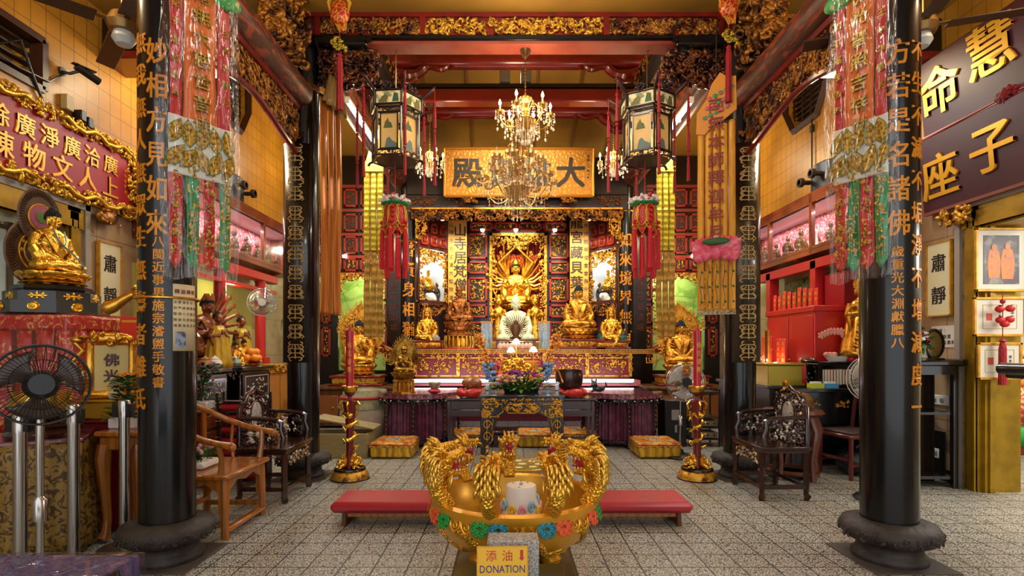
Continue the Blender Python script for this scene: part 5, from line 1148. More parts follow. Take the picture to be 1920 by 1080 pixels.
for i in range(9):
    p = (X(938+7*i, 10.1), 10.1+.05*(i % 2), AZ); q = MB(); 
    if t0 is None:
        t0 = thing('peach_bun', 'pink peach-shaped bun offering in the row below the small carving', 'food', p, 0, 'peach buns on the altar'); q.lathe([(0, 0), (.05, .01), (.062, .05), (.045, .09), (.01, .125), (0, .128)], n=14); obj('bun', q, mat('peach_pink', 'e8b0a0', .5, 0), t0); q = MB(); q.lathe([(.02, .105), (.008, .125), (0, .13)], n=8); obj('rosy_tip', q, mat('rosy', 'd8566a', .5), t0)
    else: dup(t0, p)
# added glass boxes standing in for case reflections beside the jade Buddha
for px in (905, 1012):
    t_ = thing('case_glint', 'added glass votive case at the %s of pale jade Buddha' % ('left' if px < 950 else 'right'), 'case', (X(px+8, 10.7), 10.7, AZ)); q = MB(); q.box((0, 0, .28), (.22, .18, .5)); obj('glass', q, plastic('clear_glass', 'e8f4f8', .12, 2, .05), t_)
    q = MB(); q.box((0, 0, .015), (.25, .2, .03)); q.box((0, 0, .545), (.25, .2, .03)); obj('frame', q, GOLDP, t_); q = MB(); q.lathe([(.05, .03), (.05, .1), (.02, .16), (.04, .3), (.0, .4)], n=12); obj('glint', q, mat('glint_cyan', '8fc0c8', .3), t_)

for x in (-1.25, 1.6): lamp('lintel_fill_spot', 'SPOT', (x, 10.35, 3.85), 110, (1, .86, .6), .06, (.75, 0, -.12 if x > 0 else .12), None, 1.7)  # added spots without fixtures, brighten the couplet boards and shrine
# ================================================================ hall furniture
# red kneeling bench
t_ = thing('kneeling_bench', 'long low kneeling bench with red padded top behind the dragon basin', 'bench', (.03, 4.2, 0))
q = MB(); q.box((0, 0, .145), (2.74, .4, .085), .03); obj('padded_seat', q, mat('red_vinyl', 'b0222e', .42, 0, var=('noise', 3, .4, .8, '9c1c28'), bump=('noise', 90, .06)), t_)
for y in (-.12, .12): q = MB(); q.box((0, y, .085), (2.55, .025, .05), .004); obj('apron', q, YWOOD, t_)
for x in (-1.27, -.43, .43, 1.27): q = MB(); q.box((x, 0, .052), (.03, .33, .104), .004); obj('leg', q, mat('bench_wood', '5a3316', .45), t_)
# golden dragon basin
BG = mat('basin_gold', 'e0a028', .3, .55, bump=('noise', 40, .1)); BGI = mat('basin_inside', 'cf9a2a', .32, .5, var=('noise', 5, .4, .7, 'b07c18'))
bx_, by_ = X(965, 2.75), 2.75; rz = .575
t_ = thing('dragon_basin', 'large golden basin ringed by rearing dragons holding a white urn', 'basin', (bx_, by_, 0))
q = MB(); Rb = .42
q.lathe([(.12, .335), (.2, .335), (.28, .36), (.36, .42), (.405, .5), (.415, .55), (.43, .575), (.43, .603), (.4, .61), (.383, .6), (.37, .53), (.32, .45), (.24, .39), (.1, .362), (0, .36)], n=64); obj('bowl', q, BG, t_)
q = MB(); q.lathe([(.384, .602), (.366, .53), (.316, .452), (.236, .393), (.1, .366), (0, .364)], n=64, cap=False); obj('inner_lining', q, BGI, t_)
q = MB()
for i in range(4):
    q = MB(); a = PI/4+i*PI/2; q.tube([(.2*math.cos(a), .2*math.sin(a), .37), (.25*math.cos(a), .25*math.sin(a), .32), (.24*math.cos(a), .24*math.sin(a), .27), (.28*math.cos(a), .28*math.sin(a), .262)], [.05, .05, .035, .05], 10); obj('foot', q, BG, t_)
FLOW = [mat('flower_coral', 'd8542c', .4), mat('flower_green', '1c8a34', .4), mat('flower_teal', '1c7a86', .4)]
# dragons
def dragon():
    b = MB(); red = MB(); teeth = MB(); mane = MB()
    # neck leaning outwards, head turned to the basin centre; x = outwards, z = up
    b.tube([(-.035, 0, -.01), (.0, 0, .04), (.036, 0, .085), (.042, 0, .13), (.024, 0, .175), (-.005, 0, .21)], [.04, .044, .043, .042, .04, .036], 14)
    for k in range(8): b.tube([(-.04+.04*math.sin(k/7*2.6), -.036, .015+.02*k), (-.046+.042*math.sin(k/7*2.6), 0, .008+.02*k), (-.04+.04*math.sin(k/7*2.6), .036, .015+.02*k)], .006, 5)
    b.ell((-.005, 0, .222), (.05, .048, .042), 14, 10); b.tube([(-.02, 0, .242), (-.07, 0, .262), (-.118, 0, .28)], [.036, .032, .022], 10, None, 1, None)
    b.tube([(-.02, 0, .19), (-.06, 0, .172), (-.1, 0, .166)], [.03, .026, .016], 10)
    for s in (-1, 1):
        b.ell((-.118, s*.018, .293), (.015, .013, .013), 8, 6); b.ell((-.04, s*.034, .262), (.02, .015, .018), 8, 6); b.ell((-.052, s*.042, .262), (.009, .008, .009), 6, 5)
        b.tube([(-.02, s*.02, .265), (.005, s*.03, .295), (.05, s*.034, .315)], [.012, .011, .004], 6); b.tube([(-.02, s*.045, .24), (.01, s*.07, .255), (.02, s*.075, .28)], [.014, .012, .003], 6)
        b.tube([(-.11, s*.022, .272), (-.13, s*.05, .262), (-.115, s*.07, .235)], [.006, .006, .003], 5)
        for k in range(6):
            z = .245-.02*k; mane.tube([(.01, s*.034, z), (.04, s*(.055-.002*k), z+.006), (.058, s*(.06-.004*k), z-.02), (.045, s*(.066-.004*k), z-.045)], [.006, .011, .007, .0008], 8)
    for k in range(5):
        for j in range(4): y = (j-1.5)*.022+(.009 if k % 2 else -.004)*(1 if j % 2 else .6); mane.tube([(.022+.006*k, y, .262-.026*k), (.058+.004*k, y*1.3, .262-.028*k), (.08-.004*(j % 2), y*1.5, .24-.028*k-.006*(j % 3)), (.074, y*1.7, .216-.028*k-.008*(j % 2))], [.006, .0105, .008, .0008], 8)
    for k in range(5): mane.tube([(-.035, (k-2)*.014, .172), (-.03, (k-2)*.02, .14), (-.012, (k-2)*.024, .108)], [.01, .011, .003], 5)
    for k in range(3): mane.tube([(-.01+.015*k, 0, .265), (.005+.02*k, 0, .305-.01*k), (.04+.018*k, 0, .31-.02*k)], [.012, .011, .003], 6)
    red.ell((-.045, 0, .218), (.05, .03, .034), 12, 8); red.tube([(-.04, 0, .2), (-.085, 0, .192), (-.112, 0, .2)], [.018, .016, .008], 8, None, .5, (0, 0, 1))
    for s in (-1, 1):
        for k in range(4): teeth.lathe([(.006, 0), (0, -.016)], (-.108+.022*k, s*.022, .25-.004*k), 5); teeth.lathe([(.005, 0), (0, .013)], (-.09+.018*k, s*.019, .186), 5)
    return b, red, teeth, mane
db, dr, dt, dn = dragon(); SCG = mat('scaled_gold', 'e6ae34', .3, .8, bump=('voronoi', 75, .5))
dm = [remesh('dragon', db, SCG, .0038, 1), mesh('mouth', dr, mat('dragon_red', 'a01018', .35, 0, coat=.5)), mesh('teeth', dt, mat('tooth_white', 'f0e8dc', .4)), mesh('mane', dn, mat('pale_gold', 'e8bc50', .28, .85), True, 100)]
for i in range(9):
    a = math.radians(94+40*i); x, y = .412*math.cos(a), .412*math.sin(a)
    o = obj('dragon', dm[0], None, t_, (x, y, .595)); o.rotation_euler.z = a; k = .82 if i in (0, 1, 8) else .9; o.scale = (k, k, k)
    for nm, me in (('mouth', dm[1]), ('teeth', dm[2]), ('mane', dm[3])): obj(nm, me, None, o)
    q = MB(); c = FLOW[i % 3]
    for k in range(2):
        b_ = a+(k-.5)*.2
        q = MB(); M_ = R(b_+PI/2, 'Z') @ T(0, -.428, .548) @ R(-.3, 'X') @ FRONT
        for j in range(6): q.tube([(.028*math.cos(j*PI/3)+.016*math.cos(t), .024*math.sin(j*PI/3)+.016*math.sin(t), .006) for t in (0, 1.2, 2.4, 3.6, 4.8, 6)], .006, 5, M_); q.ell((.026*math.cos(j*PI/3), .022*math.sin(j*PI/3), 0), (.018, .018, .01), 6, 4, M_)
        obj('cloud_flower', q, FLOW[(i+k) % 3], t_, ang=100)
    q = MB()
    for k in range(2):
        M_ = R(a+PI/9+(k-.5)*.16+PI/2, 'Z') @ T(0, -.42, .54) @ R(-.3, 'X') @ FRONT; q.tube([(.03*math.sin(t)**3*1.1, .026*math.cos(t)-.01*math.cos(2*t)-.006*math.cos(3*t), .004) for t in [z_*PI/8 for z_ in range(16)]], .006, 5, M_, closed=True)
        q.tube([(.012*math.sin(t), .012*math.cos(t), .004) for t in [z_*PI/6 for z_ in range(10)]], .004, 5, M_)
    obj('heart_relief', q, BG, t_)
q = MB()
for i in range(8):
    a0 = i*PI/4; pts = []
    for k in range(12):
        t = k/11; a = a0+t*.8; z = .5-.13*t+.025*math.sin(t*9); r_ = .405-.0*t-(.43-z*.78)*.0; r_ = .41*math.sqrt(max(.05, 1-((.575-z)/.25)**2*.82)); pts.append((r_*math.cos(a), r_*math.sin(a), z))
    q.tube(pts, [.012]+[.028]*10+[.01], 8)
obj('relief_dragons', q, mat('relief_basin_gold', 'd8a02c', .3, .8, bump=('voronoi', 90, .5)), t_)
# the urn and cable inside
t_ = thing('lucky_urn', 'white painted urn with pastel cloud band standing inside the golden basin', 'urn', (X(977, 2.72), 2.72, .366)); t_.scale = (.78, .78, 1.26)
q = MB(); q.lathe([(0, 0), (.12, 0), (.135, .03), (.128, .1), (.115, .15), (.1, .175), (.1, .215), (.094, .225), (0, .225)], n=36); obj('urn_body', q, mat('urn_white', 'e6e4e0', .35, 0, coat=.3), t_)
cm = [mat('pastel_pink', 'e8a0b4', .4), mat('pastel_blue', '8fc4dc', .4), mat('pastel_yellow', 'e8c84a', .4)]
for i in range(12):
    a = i*PI/6; q = MB(); M_ = R(a, 'Z') @ T(0, -.124, .138+.014*math.sin(i*2)) @ FRONT; q.tube([(.027*(1-t/12)*math.cos(t*.7), .024*(1-t/12)*math.sin(t*.7), .003) for t in range(12)], .009, 6, M_); obj('cloud_relief', q, cm[i % 3], t_, ang=100)
q = MB()
for i in range(26): a = i*PI/13; q.tube([(.131*math.cos(a), .131*math.sin(a), .085+.012*(i % 3)), (.136*math.cos(a+.03), .136*math.sin(a+.03), .05), (.134*math.cos(a), .134*math.sin(a), .01)], [.003, .012, .015], 5)
obj('grey_waves', q, mat('wave_grey', '6a6a72', .4, 0, var=('noise', 20, .45, .6, 'b8c0c8')), t_)
q = MB(); q.lathe([(.012, 0), (.012, .004), (.004, .006), (.004, .02)], (0, 0, .225), 8); q.box((.0, 0, .232), (.035, .006, .004)); obj('valve', q, STEEL, t_)
q = MB()
for a in (.9, 2.4, 4.5): q.lathe([(.008, 0), (.008, .002), (0, .002)], (.07*math.cos(a), .07*math.sin(a), .225), 8)
obj('screw_holes', q, GOLDP, t_)
q = MB(); q.tube([(bx_-.08, 3.14, .6), (bx_-.085, 3.1, .6), (bx_-.1, 3.05, .53), (bx_-.13, 2.98, .42), (bx_-.11, 2.85, .37), (bx_-.06, 2.74, .37), (bx_-.1, 2.66, .375)], .006, 6); q.tube([(bx_-.115, 2.9, .375), (bx_-.15, 2.98, .48), (bx_-.13, 3.05, .56), (bx_-.12, 3.13, .605)], .006, 6)
tag(obj('power_cable', q, BLKP), 'black cable hanging over the rim into the golden basin', 'cable')
# donation box, stone, sign
t_ = thing('basin_stand', 'low dark olive stand under the golden basin', 'stand', (bx_, by_, 0)); q = MB(); q.box((0, 0, .13), (.62, .62, .26), .02); obj('block', q, mat('olive_metal', '4f4a2c', .35, .4), t_)
t_ = thing('donation_box', 'olive metal donation box in front of the golden basin', 'box', (.005, 2.0, 0)); q = MB(); q.box((0, 0, .205), (.44, .5, .41), .012); obj('box_body', q, mat('olive_metal'), t_); q = MB(); q.box((0, 0, .422), (.46, .52, .024), .006); obj('lid', q, mat('olive_lid', '5f5834', .3, .5), t_); q = MB(); q.box((.1, -.1, .434), (.12, .012, .003)); obj('slot', q, BLKP, t_)
t_ = thing('granite_block', 'grey granite block behind the yellow donation sign', 'block', (X(962, 2.14), 2.16, .436)); q = MB(); q.box((0, 0, .073), (.205, .1, .146), .004); obj('stone', q, mat('granite', 'b4b0aa', .5, 0, var=('noise', 120, .45, .6, '77726c')), t_)
t_ = thing('donation_sign', 'yellow DONATION sign with red characters and arrow on the box', 'sign', (X(942, 2.05), 2.06, .436)); t_.rotation_euler = (-.12, 0, .03)
q = MB(); q.box((0, 0, .071), (.198, .008, .138), .002); obj('board', q, mat('sign_yellow', 'e8b21c', .4), t_)
q = MB()
for sx_ in (-1, 1): q.box((sx_*.098, -.004, .071), (.003, .006, .138)); q.box((0, -.004, .071+sx_*.068), (.198, .006, .003))
obj('edge_frame', q, GOLDP, t_)
q = MB(); q.text('添油', T(-.012, -.0045, .104) @ FRONT, .044, .001, .012, False, 1.4); obj('red_characters', q, mat('sign_red', 'c0281c', .5), t_)
q = MB(); q.prism([(.069, .115), (.081, .115), (.081, .086), (.086, .086), (.075, .074), (.064, .086), (.069, .086)], .001, T(0, -.0045, .01) @ FRONT); obj('arrow', q, mat('sign_red'), t_)
q = MB(); q.text('DONATION', T(0, -.0045, .054) @ FRONT, .04, .001, .01, whole=True, sx=.82); obj('blue_lettering', q, mat('sign_blue', '20247a', .5), t_)
# round gold brocade stool
BROC = mat('gold_brocade', 'b89a2c', .45, .35, var=('voronoi', 26, .12, .3, '8a7420'), bump=('voronoi', 50, .3))
t_ = thing('round_cushion', 'round gold brocade floor cushion before the altar table', 'cushion', (X(979, 5.25), 5.25, 0)); q = MB(); q.lathe([(.25, 0), (.262, .01), (.262, .19), (.252, .205), (.2, .212), (0, .215)], n=48); obj('cover', q, BROC, t_)
q = MB(); 
for z in (.01, .2): q.tube(circ(.262, 40, z), .008, 6, closed=True)
obj('piping', q, GOLDP, t_)
q = MB()
for i in range(7): a = i*2*PI/7; q.lathe([(0, .003), (.04, .0)], (.16*math.cos(a), .16*math.sin(a), .213), 8)
q.lathe([(0, .003), (.05, 0)], (0, 0, .214), 8); obj('medallions', q, mat('pale_gold_thread', 'd8cf8a', .5), t_)
# yellow kneeling cushions
SATIN = mat('yellow_satin', 'd9a81a', .42, .1, var=('wave', 3, .35, .9, 'a87c10'), bump=('wave', 4, .5)); SEMB = mat('satin_embroidered', 'd09a22', .45, .1, var=('noise', 12, .45, .6, 'b0421c'), var2=('noise', 22, .6, .68, '2f6a7a'))
def floorcushion(lab, x, y, w=.52, d=.52, h=.2, grp='yellow satin kneeling cushions', rz=0):
    t_ = thing('kneeling_cushion', lab, 'cushion', (x, y, 0), rz, grp)
    q = MB(); q.box((0, 0, h*.45), (w, d, h*.8), .02); obj('satin_skirt', q, SATIN, t_)
    q = MB(); q.box((0, 0, h*.86), (w+.012, d+.012, h*.26), .025); obj('embroidered_top', q, SEMB, t_)
    q = MB(); q.box((0, 0, h*.73), (w+.02, d+.02, .02), .006); q.tube(circ(.14, 30, h*.995), .008, 5, closed=True); q.tube([(-w*.42, -d*.42, h*.99), (w*.42, -d*.42, h*.99), (w*.42, d*.42, h*.99), (-w*.42, d*.42, h*.99)], .008, 5, closed=True); obj('braid', q, mat('brown_braid', '8a4a1c', .5, .1, var=('noise', 40, .45, .55, 'd8a03a')), t_)
    q = MB(); q.ell((0, 0, h*.985), (.09, .09, .01), 16, 4); obj('medallion', q, mat('medallion_blue', '4a6a80', .5, var=('noise', 30, .5, .6, 'd8b050')), t_)
floorcushion('yellow kneeling cushion in front of the left half-moon table', X(742, 6.8), 6.78); floorcushion('yellow kneeling cushion in front of the right half-moon table', X(1226, 6.8), 6.78)
floorcushion('yellow kneeling cushion left of the black and gold altar table', X(880, 7.5), 7.55, .56); floorcushion('yellow kneeling cushion right of the black and gold altar table', X(1081, 7.5), 7.6, .56)
floorcushion('yellow kneeling cushion seen beneath the black and gold altar table', X(1003, 7.6), 7.5, .48)
t_ = thing('kneeling_stool', 'low dark red wooden kneeling stool beneath the altar table', 'stool', (X(945, 7.5), 7.45, 0)); q = MB(); q.box((0, 0, .2), (.36, .34, .04), .01); q.box((0, 0, .1), (.3, .3, .16), .01); obj('body', q, ROSE, t_); q = MB(); q.box((0, 0, .02), (.36, .34, .04), .01); obj('plinth', q, ROSE, t_)
# black and gold altar table
t_ = thing('altar_table', 'black offering table with gilded carved apron and claw feet at the centre', 'table', (X(979, 5.95), 5.93, 0)); w, d, h = .94, .95, .83; LB = mat('blue_black_lacquer', '14171c', .25, 0, coat=.6)
q = MB(); q.box((0, d/2, h-.015), (w+.02, d, .03), .006); q.box((0, d/2, h-.05), (w-.02, d-.04, .04), .004); obj('tabletop', q, LB, t_)
q = MB(); q.prism([(-w/2+.02, 0), (w/2-.02, 0), (w/2-.02, -.2), (w/2-.17, -.2), (w/2-.2, -.17), (.22, -.15), (.18, -.13), (-.18, -.13), (-.22, -.15), (-w/2+.2, -.17), (-w/2+.17, -.2), (-w/2+.02, -.2)], .03, T(0, .04, h-.07) @ FRONT); obj('apron', q, LB, t_)
for sx in (-1, 1):
    for y in (.03, d-.05):
        q = MB(); q.tube([(sx*(w/2-.035), y, h-.06), (sx*(w/2-.035), y, .12), (sx*(w/2-.028), y, .05)], [.03, .028, .026], 4); q.box((sx*(w/2-.035), y, .45), (.055, .055, .72), .006); lg = obj('leg', q, LB, t_)
        q = MB(); q.ell((sx*(w/2-.035), y-.01, .03), (.04, .045, .03)); q.ell((sx*(w/2-.035), y-.01, .09), (.038, .036, .032)); q.scroll(.07, .1, 8, T(sx*(w/2-.035), y-.04, .06) @ FRONT, 3, .009, .02); obj('claw_foot', q, GOLDB, lg)
    q = MB(); M_ = T(sx*(w/2-.12), .0, h-.16) @ FRONT; q.scroll(.19, .17, 20, M_, 5+sx, .01, .02, None, .05)
    q.tube([(sx*(w/2-.02), .0, h-.1), (sx*(w/2-.24), .0, h-.1), (sx*(w/2-.26), 0, h-.18), (sx*(w/2-.18), 0, h-.24), (sx*(w/2-.02), 0, h-.24)], .006, 5, closed=True)
    for k in range(2):
        z = h-.33-.13*k; q.tube([(sx*(w/2-.08-.05*math.cos(t)*(1-.08*t)), 0, z+.055*math.sin(t)*(1-.08*t)) for t in [j*.6 for j in range(12)]], .006, 5); q.tube([(sx*(w/2-.075), 0, z+.06), (sx*(w/2-.15), 0, z+.06), (sx*(w/2-.13), 0, z-.06), (sx*(w/2-.08), 0, z-.06)], .006, 5, closed=True)
    obj('gilt_scroll', q, GOLDP, t_)
    q = MB(); q.prism([(0, 0), (-sx*.13, 0), (-sx*.1, -.12), (-sx*.07, -.26), (0, -.3)], .02, T(sx*(w/2-.06), .05, h-.26) @ FRONT); obj('corner_bracket', q, LB, t_)
q = MB(); q.scroll(.36, .09, 46, T(0, 0, h-.15) @ FRONT, 8, .009, .02, lambda a, b: abs(a) < .17-abs(b)*.4, .03); q.tube([(-.2, 0, h-.15), (-.15, 0, h-.1), (.15, 0, h-.1), (.2, 0, h-.15), (.15, 0, h-.2), (-.15, 0, h-.2)], .007, 5, closed=True); obj('gilt_panel', q, GOLDP, t_)
q = MB(); q.scroll(w-.06, .03, 60, T(0, .0, h-.055) @ FRONT, 9, .006, .012, None, .014); q.scroll(w-.1, .03, 34, T(0, .005, h-.095) @ FRONT, 10, .004, .012, None, .02); obj('gilt_edging', q, GOLDP, t_)
# incense rails and small cases on that table
for sx, sd in ((-1, 'left'), (1, 'right')):
    q = MB(); x = X(979, 6.6)+sx*.33
    for z in (.02, .08): q.box((x, 6.75, .83+z), (.3, .03, .02), .004)
    for k in (-1, 0, 1): q.box((x+k*.12, 6.75, .88), (.025, .025, .1), .004)
    q.box((x+sx*.1, 6.62, .87), (.05, .05, .08), .008)
    tag(obj('incense_rest', q, mat('silver_white', 'b8bcc4', .3, .4)), 'small pale incense rest on the %s rear of the altar table' % sd, 'rest')
# central flower arrangement
LEAF = mat('leaf_green', '2f5a22', .5, 0, var=('noise', 12, .4, .7, '1c3a18')); LEAFL = mat('light_leaf', '6aa02c', .5)
def leafblade(q, p, d, L, w, k=3):
    p = Vector(p); d = Vector(d).normalized(); s = d.cross(Vector((0, 0, 1))); s = s.normalized() if s.length > .01 else Vector((1, 0, 0)); n = s.cross(d)
    v = [p, p+d*L*.35+s*w+n*L*.08, p+d*L*.35-s*w+n*L*.08, p+d*L*.75+s*w*.6+n*L*.03, p+d*L*.75-s*w*.6+n*L*.03, p+d*L-n*L*.08]
    q.add(v+[a-n*.0015 for a in v], [(0, 2, 1), (1, 2, 4, 3), (3, 4, 5), (6, 7, 8), (7, 9, 10, 8), (9, 11, 10)])
def rose(q, c, r, seed=0):
    rd = random.Random(seed); c = Vector(c); q.ell(c, r*.55, 6, 5)
    for i in range(8): a = i*.9+rd.random(); b = rd.uniform(-.2, .9); q.ell(c+Vector((math.cos(a)*math.cos(b), math.sin(a)*math.cos(b), math.sin(b)))*r*.6, (r*.5, r*.5, r*.36), 6, 4)
t_ = thing('flower_arrangement', 'broad low arrangement of peach and pink roses on the black altar table', 'flowers', (X(977, 6.35), 6.35, .83))
q = MB(); q.lathe([(0, 0), (.2, 0), (.22, .05), (0, .05)], n=24, sy=.6); obj('tray', q, BLKP, t_)
q = MB(); rd = random.Random(8)
for i in range(260): a = rd.uniform(0, 2*PI); r_ = rd.random()**.5; leafblade(q, (.33*r_*math.cos(a), .18*r_*math.sin(a), .03+.16*(1-r_*r_)*rd.random()), (math.cos(a), math.sin(a)*.7, rd.uniform(-.1, 1.0)), rd.uniform(.07, .13), .018)
obj('dark_leaves', q, LEAF, t_); q = MB()
for i in range(44): a = rd.choice((rd.uniform(2.9, 3.9), rd.uniform(-.7, .3), rd.uniform(4, 5.3))); leafblade(q, (.25*math.cos(a), .15*math.sin(a), .04), (math.cos(a), math.sin(a)*.8, rd.uniform(-.1, .5)), rd.uniform(.1, .2), .026)
obj('fern_leaves', q, LEAFL, t_)
FLM = [mat('rose_peach', 'd89a7a', .55), mat('rose_pink', 'cc3a5c', .5), mat('rose_cream', 'e0c0a0', .55), mat('flower_purple', '6a1f7a', .5), mat('flower_magenta', 'a01050', .5), mat('orchid_green', 'a8b83a', .5)]
for i in range(46):
    a = rd.uniform(0, 2*PI); r_ = rd.random()**.6; x, y = .32*r_*math.cos(a), .17*r_*math.sin(a); z = .08+.17*math.sqrt(max(0, 1-r_*r_)); m = FLM[rd.choice((0, 0, 0, 2, 2, 1))]; k = rd.uniform(.022, .036)
    if z > .2: m = FLM[rd.choice((3, 4, 4))]
    q = MB(); rose(q, (x, y, z), k, i); obj('blossom', q, m, t_)
for i in range(6): q = MB(); rose(q, (.2+.03*(i % 2), -.02+.02*i, .12+.03*i), .03, i); obj('blossom', q, FLM[5], t_)
# candle stands
RGLD = mat('maroon_lacquer', '6a1512', .3, 0, coat=.4)
def candlestand(sd, x, y):
    t_ = thing('candle_stand', 'tall maroon and gilt dragon candle stand on the %s' % sd, 'candle stand', (x, y, 0))
    q = MB(); q.lathe([(.185, 0), (.195, .012), (.19, .02), (.19, .025), (.19, .04), (.17, .085), (.15, .095), (0, .095)], n=36); obj('gilt_base', q, CARVEG, t_)
    q = MB(); q.lathe([(.155, .095), (.162, .1), (.158, .115), (.14, .118), (0, .118)], n=36); q.lathe([(.2, 0), (.2, .012), (.19, .014)], n=36); obj('black_rim', q, BLACK, t_)
    q = MB(); q.lathe([(.045, .118), (.038, .2), (.036, .45), (.045, .6), (.06, .72), (.075, .8), (.02, .82), (.018, .85), (.04, .86), (.06, .9), (.015, .9)], n=20); obj('shaft', q, RGLD, t_)
    q = MB(); k = 40; q.tube([((.052+.008*math.sin(i*1.3))*math.cos(i*.42), (.052+.008*math.sin(i*1.3))*math.sin(i*.42), .3+.38*i/k) for i in range(k+1)], [.006]+[.019+.004*math.sin(i*2) for i in range(k-1)]+[.012], 8)
    for i in range(9): a = i*2.1; z = .32+.04*i; q.tube([(.05*math.cos(a), .05*math.sin(a), z), (.09*math.cos(a), .09*math.sin(a), z+.02), (.085*math.cos(a+.3), .085*math.sin(a+.3), z-.01)], [.012, .01, .003], 5)
    q.ell((.02, -.07, .66), (.03, .04, .03)); obj('coiled_dragon', q, GOLDB, t_)
    for i in range(4):
        a = PI/4+i*PI/2; M_ = R(a, 'Z'); q = MB(); q.ell((.085, 0, .145), (.045, .032, .03), 10, 8, M_); q.ell((.11, 0, .18), (.03, .03, .032), 10, 8, M_); q.ell((.135, 0, .172), (.018, .02, .016), 8, 6, M_); q.tube([(.06, 0, .15), (.05, 0, .21), (.065, 0, .25), (.09, 0, .235)], [.025, .02, .014, .006], 7, M_)
        for s in (-1, 1): q.ell((.12, s*.025, .13), (.025, .014, .012), 8, 6, M_); q.ell((.1, s*.03, .2), (.012, .012, .016), 6, 5, M_)
        obj('guardian_lion', q, GOLDB, t_)
    q = MB()
    for i in range(4): a = i*PI/2; M_ = R(a, 'Z'); q.tube([(.075, 0, .8), (.1, 0, .77), (.085, 0, .72), (.06, 0, .735), (.07, 0, .76)], [.012, .012, .01, .009, .005], 6, M_); q.tube([(.07, 0, .7), (.075, 0, .66), (.055, 0, .63)], [.012, .012, .005], 6, M_)
    obj('scroll_brackets', q, GOLDB, t_)
    q = MB(); q.lathe([(.0, .865), (.03, .87), (.072, .91), (.082, .95), (.08, .962), (.045, .955), (0, .955)], n=28); obj('candle_cup', q, GOLDB, t_)
    t2 = thing('red_candle', 'thick red candle with gold characters on the %s gilt stand' % sd, 'candle', (x, y, .957)); L = .6
    q = MB(); q.lathe([(.04, 0), (.041, L*.96), (.03, L*.98), (.004, L+.015), (0, L+.015)], n=28); obj('wax', q, mat('red_wax', 'b01424', .35, 0, coat=.3), t2)
    q = MB(); q.cyl((0, 0, L), (0, 0, L+.03), .003, 6); obj('wick', q, BLKP, t2)
    obj('gold_characters', wraptext('佛光普照', .06, .12, .3, .04, .7, 1.4, .012, .002), GOLDTXT, t2)
candlestand('left', X(656, 5.53), 5.53); candlestand('right', X(1307, 5.53), 5.53)
# half-moon tables with velvet drapery
VELV = mat('purple_drape', '54203a', .5, 0, var=('noise', 10, .5, .6, '6e3048')); EBON = mat('ebony', '150d0b', .25, 0, coat=.6)
for sx, (sd, pc) in enumerate((('left', 774), ('right', 1181))):
    D = 7.72; x = X(pc, 7.1); t_ = thing('half_moon_table', 'ebony half-moon table with purple drape on the %s' % sd, 'table', (x, D, 0)); Rt = .58; h = .735
    def half(r, n=24): return [(r*math.cos(PI+PI*i/n), r*1.05*math.sin(PI+PI*i/n)) for i in range(n+1)]
    q = MB(); q.prism(half(Rt), .03, T(0, 0, h-.03)); obj('tabletop', q, EBON, t_)
    q = MB(); q.prism(half(Rt-.03), .07, T(0, 0, h-.11))
    for i in range(25):
        a = PI+PI*i/24; M_ = T(.575*math.cos(a), .6*math.sin(a), h-.1) @ R(a+PI/2, 'Z') @ FRONT; q.scroll(.08, .08, 4, M_, i, .008, .015, None, .02)
    obj('carved_apron', q, EBON, t_)
    q = MB()
    for i in range(30): a = PI+PI*(i+.5)/30; q.ell((.588*math.cos(a), .617*math.sin(a), h-.045), (.007, .007, .007), 6, 4)
    for i in range(14): a = PI+PI*(i+.5)/14; q.ell((.59*math.cos(a), .617*math.sin(a), h-.09), (.012, .006, .01), 6, 4, None)
    obj('pearl_inlay', q, PEARL, t_)
    for i in range(5):
        a = PI+PI*i/4; lx, ly = .55*math.cos(a), .56*math.sin(a)-.0; ly = min(ly, -.03)
        q = MB(); q.tube([(lx, ly, h-.1), (lx*1.02, ly*1.02, .4), (lx, ly, .12), (lx*1.03, ly*1.03, .03)], [.03, .02, .018, .026], 8); q.ell((lx*1.03, ly*1.03, .025), (.035, .035, .025)); lg = obj('leg', q, EBON, t_)
        q = MB(); 
        for k in range(7): q.ell((lx*1.03, ly*1.03-.016, .18+.065*k), (.008, .006, .014), 6, 4)
        obj('inlay', q, mat('amber_inlay', '8a5a26', .35, .2), lg)
    q = MB(); q.tube([(.52*math.cos(PI+PI*i/12), .53*math.sin(PI+PI*i/12)-.0, .09) for i in range(13)], .014, 6); obj('stretcher', q, EBON, t_)
    q = MB(); q.grid(lambda u, v: ((.49+.022*math.sin(u*95))*math.cos(PI+PI*u), (.5+.022*math.sin(u*95))*math.sin(PI+PI*u), .05+(h-.16)*v), 150, 3); q.grid(lambda u, v: (-.5+u*1.0, -.02, .05+(h-.16)*v), 4, 2); obj('velvet_drape', q, VELV, t_)
    q = MB(); q.prism(half(Rt+.005), .006, T(0, 0, h)); q.grid(lambda u, v: ((Rt+.012+.006*math.sin(u*60))*math.cos(PI+PI*u), (Rt*1.05+.012+.006*math.sin(u*60))*math.sin(PI+PI*u), h-.07*v+.005), 60, 3); obj('covered_cloth', q, mat('plum_cloth', '6a3540', .18, 0, coat=.8, var=('noise', 20, .5, .6, '8a5560')), t_)
    t2 = thing('offering_table', 'straight ebony side table with clear cover behind the %s half-moon table' % sd, 'table', (x, 8.2, 0)); q = MB(); q.box((0, -.06, h-.03), (.94, .6, .05), .01); obj('tabletop', q, mat('plum_cloth'), t2)
    for a in (-.42, .42):
        for b in (-.4, .2): q = MB(); q.box((a, b, (h-.06)/2), (.05, .05, h-.06), .006); obj('leg', q, EBON, t2)
